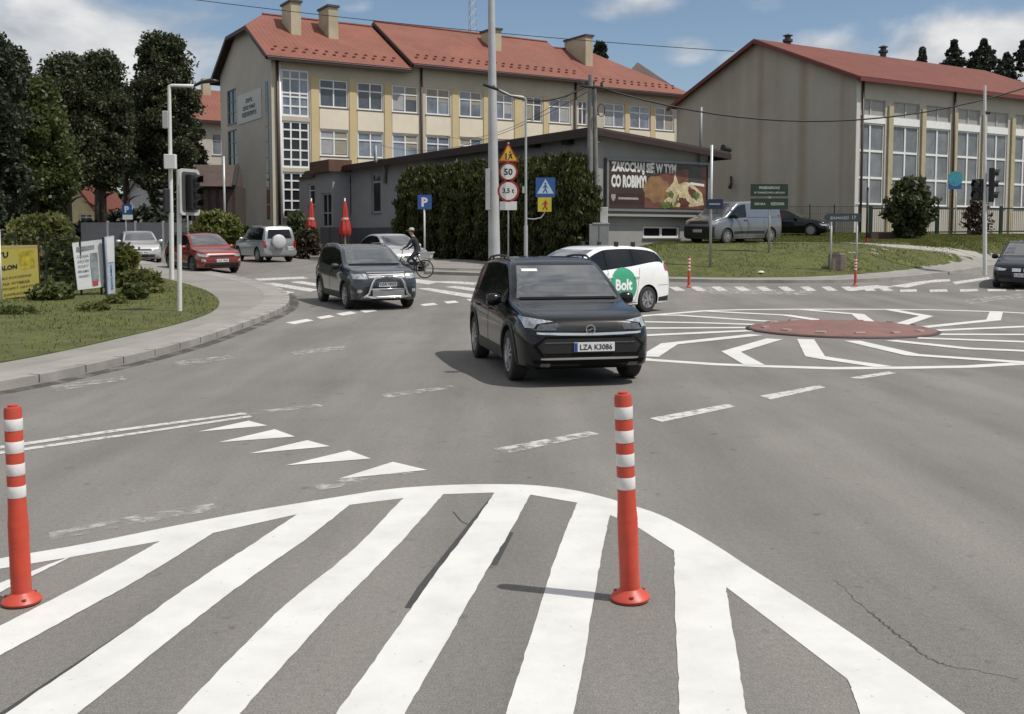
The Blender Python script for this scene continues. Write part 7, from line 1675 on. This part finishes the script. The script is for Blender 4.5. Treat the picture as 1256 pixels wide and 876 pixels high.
# thuja hedge
cx_ = [506, 525, 544, 564, 586, 608, 631, 653, 673, 692, 708]
tops = [209, 205, 205, 203, 200, 200, 196, 199, 195, 192, 195]
ordn = ['first', 'second', 'third', 'fourth', 'fifth', 'sixth', 'seventh', 'eighth', 'ninth', 'tenth', 'last']
Fhd = Fr(Vector(FSl.P(0, 1.5, 0)[:2]), V, -U)
for i, (px, yt) in enumerate(zip(cx_, tops)):
    s_, _ = Fhd.pix(px, 250); q = Fhd.P(s_, 0, 0); y = q.y
    th = lambda t_: (.92+.05*math.sin(t_*9+i*2.1))*min(1, math.sqrt(max(0.01, (1-t_)*2.6)))
    tree('thuja', f'columnar dark green thuja, {ordn[i]} of the hedge counted from the entrance end', px, y, yt, 2*.90*1270/y, 400, L_thuja, 30+i, th, 260, 95, .12, .30, 'thuja', 'thujas hedging the low building', .09, 3, .75, .30, 3.0)
# spruces behind the hall
for i, (px, yt, wp, lab) in enumerate(((1124, 60, 16, 'smallest distant spruce tip left of the others above the hall roof'), (1162, 51, 28, 'distant spruce with narrow tip, second from the left above the hall roof'), (1198, 50, 44, 'broad distant spruce in the middle above the hall roof'), (1226, 66, 26, 'short distant spruce between the two bigger ones above the hall roof'), (1254, 40, 44, 'tallest distant spruce at the right edge above the hall roof'))):
    sp_ = lambda q: max(.02, (1-q)**1.05*(.5+.5*abs(math.sin(q*11))))
    tree('spruce', lab, px, 105, yt, wp*1.9, yt+46, L_spr, 50+i, sp_, 420, 34, .15, .24, 'spruce', 'spruces behind the hall', .25, 4, .3)
tree('conifer_tree', 'dark conifer top peeping over the school roof beside its chimney', 735, 112, 56, 40, 130, L_spr, 61, cone, 120, 45, .35, .5)
# single trees and bushes
tree('young_tree', 'round bushy young tree in front of the hall windows', 1115, 50.5, 222, 54, 287, leafmat('young_tree_leaf', (0.024, 0.036, 0.014), (0.102, 0.114, 0.042), .25), 70, oval, 150, 60, .13, .32, 'tree', None, .06, 5, .5)
tree('shrub', 'thin reddish brown shrub against the dark fence by the hall', 1197, 56, 249, 34, 292, L_red, 71, oval, 50, 30, .10, .3, 'shrub', None, .03, 4, .4)
def bush(label, px, y, ytop, wpx, mat, seed, ncl=60, per=45, leaf=.10, cl=.28, name='bush', ybot=400, cat='bush', group=None, shell=.5):
    return tree(name, label, px, y, ytop, wpx, ybot, mat, seed, lambda q: math.sqrt(max(.05, 1-q*q*.85)), ncl, per, leaf, cl, cat, group, .03, 4, shell)
bush('big rounded hedge bush behind the yellow notice board', 52, 33.5, 270, 92, L_bush, 80, 170, 70, .13, .38, 'hedge_bush'); bush('low dark hedge bush right of the rounded one', 86, 33, 300, 40, L_mid, 81, 80, 50, .12, .3, 'hedge_bush')
bush('tall leafy shrub beside the blue and white panel', 152, 33.0, 308, 34, L_bush, 82, 70, 50, .11, .26, 'leafy_shrub'); bush('shrub trailing toward the lamp post on the lawn', 176, 31.0, 336, 46, L_bush, 83, 60, 45, .10, .22, 'leafy_shrub'); bush('low dark shrub in front of the leafy ones', 165, 28.5, 352, 34, L_mid, 84, 45, 40, .09, .18, 'leafy_shrub')
bush('small leafy plant on the lawn below the poster', 112, 24.6, 376, 34, L_bush, 85, 40, 40, .07, .14, 'lawn_plant'); bush('broad leaved plant clump at the left edge of the lawn', 12, 23.6, 384, 54, L_mid, 86, 60, 40, .08, .16, 'lawn_plant'); bush('small plant clump between the poster and the traffic light', 140, 27.0, 366, 26, L_bush, 87, 30, 36, .07, .14, 'lawn_plant')
bush('dark ground shrub under the yellow board', 66, 28.4, 352, 50, L_mid, 88, 50, 40, .09, .2, 'leafy_shrub')
bush('bright yellow green bush in front of the outbuilding', 264, 58, 262, 42, L_light, 90, 90, 45, .14, .35, 'garden_bush'); bush('yellow green bush nearer the school gable', 287, 57, 268, 26, L_light, 91, 60, 45, .13, .3, 'garden_bush'); bush('dull olive bush at the left of the bright ones', 250, 59.5, 275, 40, L_bush, 92, 60, 45, .14, .35, 'garden_bush'); bush('dark low hedge in front of the silver off-roader', 305, 58, 282, 50, L_mid, 93, 80, 45, .13, .3, 'garden_bush')
bush('brownish planter shrub under the left parasol', 378, 55.5, 283, 32, leafmat('brown_green_leaf', (.03, .022, .012), (.08, .065, .035), .2), 94, 90, 45, .12, .28, 'planter_shrub'); bush('dark shrub at the foot of the stair windows', 365, 60, 262, 26, L_mid, 95, 70, 45, .13, .3, 'garden_bush')
for k, (px, y, yt) in enumerate(((150, 63, 262), (182, 63, 258), (208, 62, 268), (112, 66, 276))): bush(['dark hedge bush behind the grey panel fence, behind the small parking sign', 'dark hedge bush behind the grey panel fence, left of the lamp post', 'dark hedge bush behind the lamp post foot', 'dark hedge bush before the small cream house'][k], px, y, yt, 50, L_dark2, 100+k, 80, 40, .18, .4, 'hedge_bush')
# far tree belt behind everything: one mass
rng = np.random.default_rng(7); P_ = []
for k in range(90):
    px = -150+k*17; y = 175+rng.uniform(-20, 20); x = xat(px, y); hh = rng.uniform(5, 9); 
    P_.append(crown_pts(rng, (x, y, g(x, y)), 0, hh, lambda q: 3.2*oval(q), 20, 26, 1.2, .5))
o = quads_obj('far_woods', leaf_arrays(np.concatenate(P_), .7, rng), L_dark, None, (0, 0, 0)); o['kind'] = 'stuff'; tag(o, 'belt of far dark trees behind the buildings', 'trees')
# ================================================================== cyclist
xb_, yb2 = xat(521, 38.0), 38.0; zb_ = g(xb_, yb2)
hd = Vector((-.97, .24, 0)).normalized(); ang = math.atan2(hd.y, hd.x)
t = thing('bicycle', 'dark town bicycle half hidden behind the grey off-roader', 'bicycle', (xb_, yb2, zb_), ang)
M_bk = pm('bicycle_paint', (.02, .022, .026), .35, var=.1)
def ringm(mb, c, r, tr, n=28):
    mb.path([(c[0]+r*math.cos(2*math.pi*i/n), 0, c[2]+r*math.sin(2*math.pi*i/n)) for i in range(n+1)], tr, 6, False)
for xw in (0, 1.06):
    mb = MB(); ringm(mb, (xw, 0, .345), .325, .022); w0 = mb.build('wheel', M_tyre, t, world=False, smooth=True)
    mb = MB(); ringm(mb, (xw, 0, .345), .298, .010); mb.tube((xw, -.04, .345), (xw, .04, .345), .025, n=8)
    for k in range(14): a = 2*math.pi*k/14; mb.tube((xw, 0, .345), (xw+.295*math.cos(a), 0, .345+.295*math.sin(a)), .002, n=3, caps=False)
    mb.build('rim', M_chr, w0, world=False)
mb = MB(); bbk = (.43, 0, .29); st_ = (.28, 0, .82); hdp = (.88, 0, .84)
for a, b in (((0, .06, .345), bbk), ((0, -.06, .345), bbk), ((0, .06, .345), st_), ((0, -.06, .345), st_), (bbk, st_), (bbk, (.90, 0, .72)), ((.33, 0, .66), (.885, 0, .80)), (hdp, (1.06, .05, .345)), (hdp, (1.06, -.05, .345)), (hdp, (.86, 0, 1.02))): mb.tube(a, b, .016, n=8)
mb.build('frame', M_bk, t, world=False, smooth=True)
mb = MB(); mb.path([(.70, -.29, 1.05), (.84, -.26, 1.06), (.88, 0, 1.03), (.84, .26, 1.06), (.70, .29, 1.05)], .014, 8); mb.build('handlebar', M_chr, t, world=False, smooth=True)
mb = MB(); mb.path([(.12, 0, .93), (.2, 0, .95), (.30, 0, .935), (.40, 0, .925)], [.06, .085, .05, .02], 10); mb.tube((.28, 0, .80), (.25, 0, .93), .014, n=8); mb.build('saddle', M_blk, t, world=False, smooth=True)
mb = MB(); mb.box(-.32, .22, -.07, .07, .715, .73); mb.tube((-.25, .06, .72), (0, .07, .36), .008); mb.tube((-.25, -.06, .72), (0, -.07, .36), .008); mb.build('carrier', M_galv, t, world=False)
mb = MB(); mb.tube((.43, -.16, .29), (.43, .16, .29), .012); mb.path([(.43, .09, .29), (.52, .09, .155)], .012); mb.path([(.43, -.09, .29), (.34, -.09, .425)], .012); mb.box(.47, .57, .09, .18, .14, .16); mb.box(.29, .39, -.18, -.09, .415, .435); mb.lathe([(.09, -.01), (.09, .01)], 18, Matrix.Translation((.43, -.07, .29)) @ Matrix.Rotation(math.pi/2, 4, 'X')); mb.build('crank', M_galv, t, world=False)
# pale crate on the carrier
Mx = Matrix.Translation((xb_, yb2, zb_)) @ Matrix.Rotation(ang, 4, 'Z')
tb = thing('carrier_basket', 'pale plastic basket strapped on the bicycle carrier', 'basket', Mx @ Vector((-.05, 0, .735)), ang)
mb = MB(); mb.hexa([(-.20, -.15, 0), (.16, -.15, 0), (.16, .15, 0), (-.20, .15, 0), (-.25, -.19, .22), (.20, -.19, .22), (.20, .19, .22), (-.25, .19, .22)]); mb.build('tub', pm('pale_plastic', (.48, .48, .47), .5, var=.08), tb, world=False, bevel=.02); mb = MB()
for a, b in (((-.26, -.2), (.21, -.2)), ((.21, -.2), (.21, .2)), ((.21, .2), (-.26, .2)), ((-.26, .2), (-.26, -.2))): mb.bar((*a, .222), (*b, .222), .03, .03)
mb.build('rim', pm('pale_plastic', (.48, .48, .47), .5), tb, world=False)
def skin(name, joints, edges, mats, parent, lvl=2):
    names = list(joints); idx = {n_: i for i, n_ in enumerate(names)}
    me = bpy.data.meshes.new(name); me.from_pydata([joints[n_][0] for n_ in names], [(idx[a], idx[b]) for a, b in edges], []); o = bpy.data.objects.new(name, me); COL.objects.link(o)
    md = o.modifiers.new('s', 'SKIN'); md.use_smooth_shade = True
    for i, n_ in enumerate(names):
        r_ = joints[n_][1]; r_ = r_ if isinstance(r_, tuple) else (r_, r_); me.skin_vertices[0].data[i].radius = r_; me.skin_vertices[0].data[i].use_root = (i == 0)
    md = o.modifiers.new('d', 'SUBSURF'); md.levels = lvl; md.render_levels = lvl
    dg = bpy.context.evaluated_depsgraph_get(); dg.update(); m2 = bpy.data.meshes.new_from_object(o.evaluated_get(dg)); o.modifiers.clear(); o.data = m2
    m2.materials.clear(); m2.materials.append(mats[0]); o.parent = parent; return o
pr = thing('person', 'cyclist in dark jacket and light cap riding behind the grey off-roader', 'person', (xb_, yb2, zb_), ang)
M_skin = pm('skin', (.42, .25, .18), .6, var=.05); M_jack = pm('dark_jacket', (.012, .014, .02), .85, var=.25, scale=6); M_trou = pm('dark_trousers', (.035, .04, .05), .85, var=.2, scale=6); M_cap = pm('pale_cap', (.40, .40, .36), .85)
J = {'pelvis': ((.24, 0, .99), (.15, .12)), 'waist': ((.29, 0, 1.16), (.14, .11)), 'chest': ((.38, 0, 1.36), (.17, .12)), 'neckb': ((.44, 0, 1.50), .075), 'neck': ((.47, 0, 1.58), .055), 'jaw': ((.51, 0, 1.645), (.062, .075)), 'head': ((.505, 0, 1.73), (.078, .098)), 'crown': ((.495, 0, 1.80), (.062, .08))}
E = [('pelvis', 'waist'), ('waist', 'chest'), ('chest', 'neckb'), ('neckb', 'neck'), ('neck', 'jaw'), ('jaw', 'head'), ('head', 'crown')]
for sd, n_, kx, kz, ax, az, fx, fz in ((1, 'l', .62, .66, .50, .26, .60, .205), (-1, 'r', .58, .80, .34, .52, .43, .47)):
    J.update({n_+'hip': ((.27, sd*.10, .95), .095), n_+'knee': ((kx, sd*.13, kz), .062), n_+'ank': ((ax, sd*.12, az), .042), n_+'toe': ((fx+.04, sd*.13, fz-.015), .036),
              n_+'sh': ((.42, sd*.19, 1.44), .065), n_+'el': ((.55, sd*.27, 1.20), .045), n_+'wr': ((.73, sd*.28, 1.09), .030), n_+'pm': ((.78, sd*.28, 1.075), (.024, .036))})
    E += [('pelvis', n_+'hip'), (n_+'hip', n_+'knee'), (n_+'knee', n_+'ank'), (n_+'ank', n_+'toe'), ('chest', n_+'sh'), (n_+'sh', n_+'el'), (n_+'el', n_+'wr'), (n_+'wr', n_+'pm')]
    for q in range(4):
        o_ = .032-.02*q; ln = (.028, .034, .032, .024)[q]
        J.update({f'{n_}f{q}a': ((.805, sd*(.28+o_), 1.078), .0095), f'{n_}f{q}b': ((.805+ln, sd*(.28+o_), 1.06), .0088), f'{n_}f{q}c': ((.80+ln*.6, sd*(.28+o_), 1.03), .008)}); E += [(n_+'pm', f'{n_}f{q}a'), (f'{n_}f{q}a', f'{n_}f{q}b'), (f'{n_}f{q}b', f'{n_}f{q}c')]
    J.update({n_+'t1': ((.77, sd*.245, 1.06), .011), n_+'t2': ((.795, sd*.235, 1.04), .009)}); E += [(n_+'pm', n_+'t1'), (n_+'t1', n_+'t2')]
body = skin('body', J, E, [M_skin], pr)
body.data.materials.append(M_jack); body.data.materials.append(M_trou); body.data.materials.append(M_blk)
for p in body.data.polygons:
    c = p.center; m_ = 0
    if c.z < .99 or (c.z < 1.02 and c.x < .45): m_ = 2
    elif c.z < 1.53 and not (c.x > .735 and c.z < 1.14): m_ = 1
    if (c.z < .24) or (abs(c.x-.42) < .1 and c.y < 0 and .42 < c.z < .50): m_ = 3
    p.material_index = m_
mb = MB(); mb.lathe([(.102, 1.755), (.105, 1.79), (.09, 1.835), (.05, 1.86), (.001, 1.865)], 18, Matrix.Translation((.50, 0, 0))); mb.hexa([(.57, -.07, 1.76), (.69, -.05, 1.745), (.69, .05, 1.745), (.57, .07, 1.76), (.57, -.07, 1.772), (.69, -.05, 1.755), (.69, .05, 1.755), (.57, .07, 1.772)]); mb.build('cap', M_cap, pr, world=False, smooth=True, sharp=50)
mb = MB()
mb.path([(.59, 0, 1.745), (.618, 0, 1.70), (.585, 0, 1.69)], [.010, .016, .01], 8); mb.build('nose', M_skin, pr, world=False, smooth=True)
for sd in (1, -1): mb = MB(); mb.lathe([(.001, -.012), (.02, -.008), (.028, .004), (.012, .012), (.001, .01)], 10, Matrix.Translation((.495, sd*.088, 1.71)) @ Matrix.Rotation(math.pi/2, 4, 'X')); mb.build('ear', M_skin, pr, world=False, smooth=True); mb = MB(); mb.lathe([(.001, -.008), (.009, 0), (.001, .008)], 8, Matrix.Translation((.585, sd*.032, 1.73))); mb.build('eye', M_black, pr, world=False)
mb = MB(); mb.bar((.582, -.022, 1.655), (.582, .022, 1.655), .012, .008); mb.build('mouth', pm('lips', (.25, .09, .07), .6), pr, world=False)
mb = MB(); mb.lathe([(.098, 1.70), (.103, 1.76), (.09, 1.77)], 16, Matrix.Translation((.475, 0, 0))); mb.build('hair', pm('dark_hair', (.03, .022, .016), .7), pr, world=False, smooth=True)
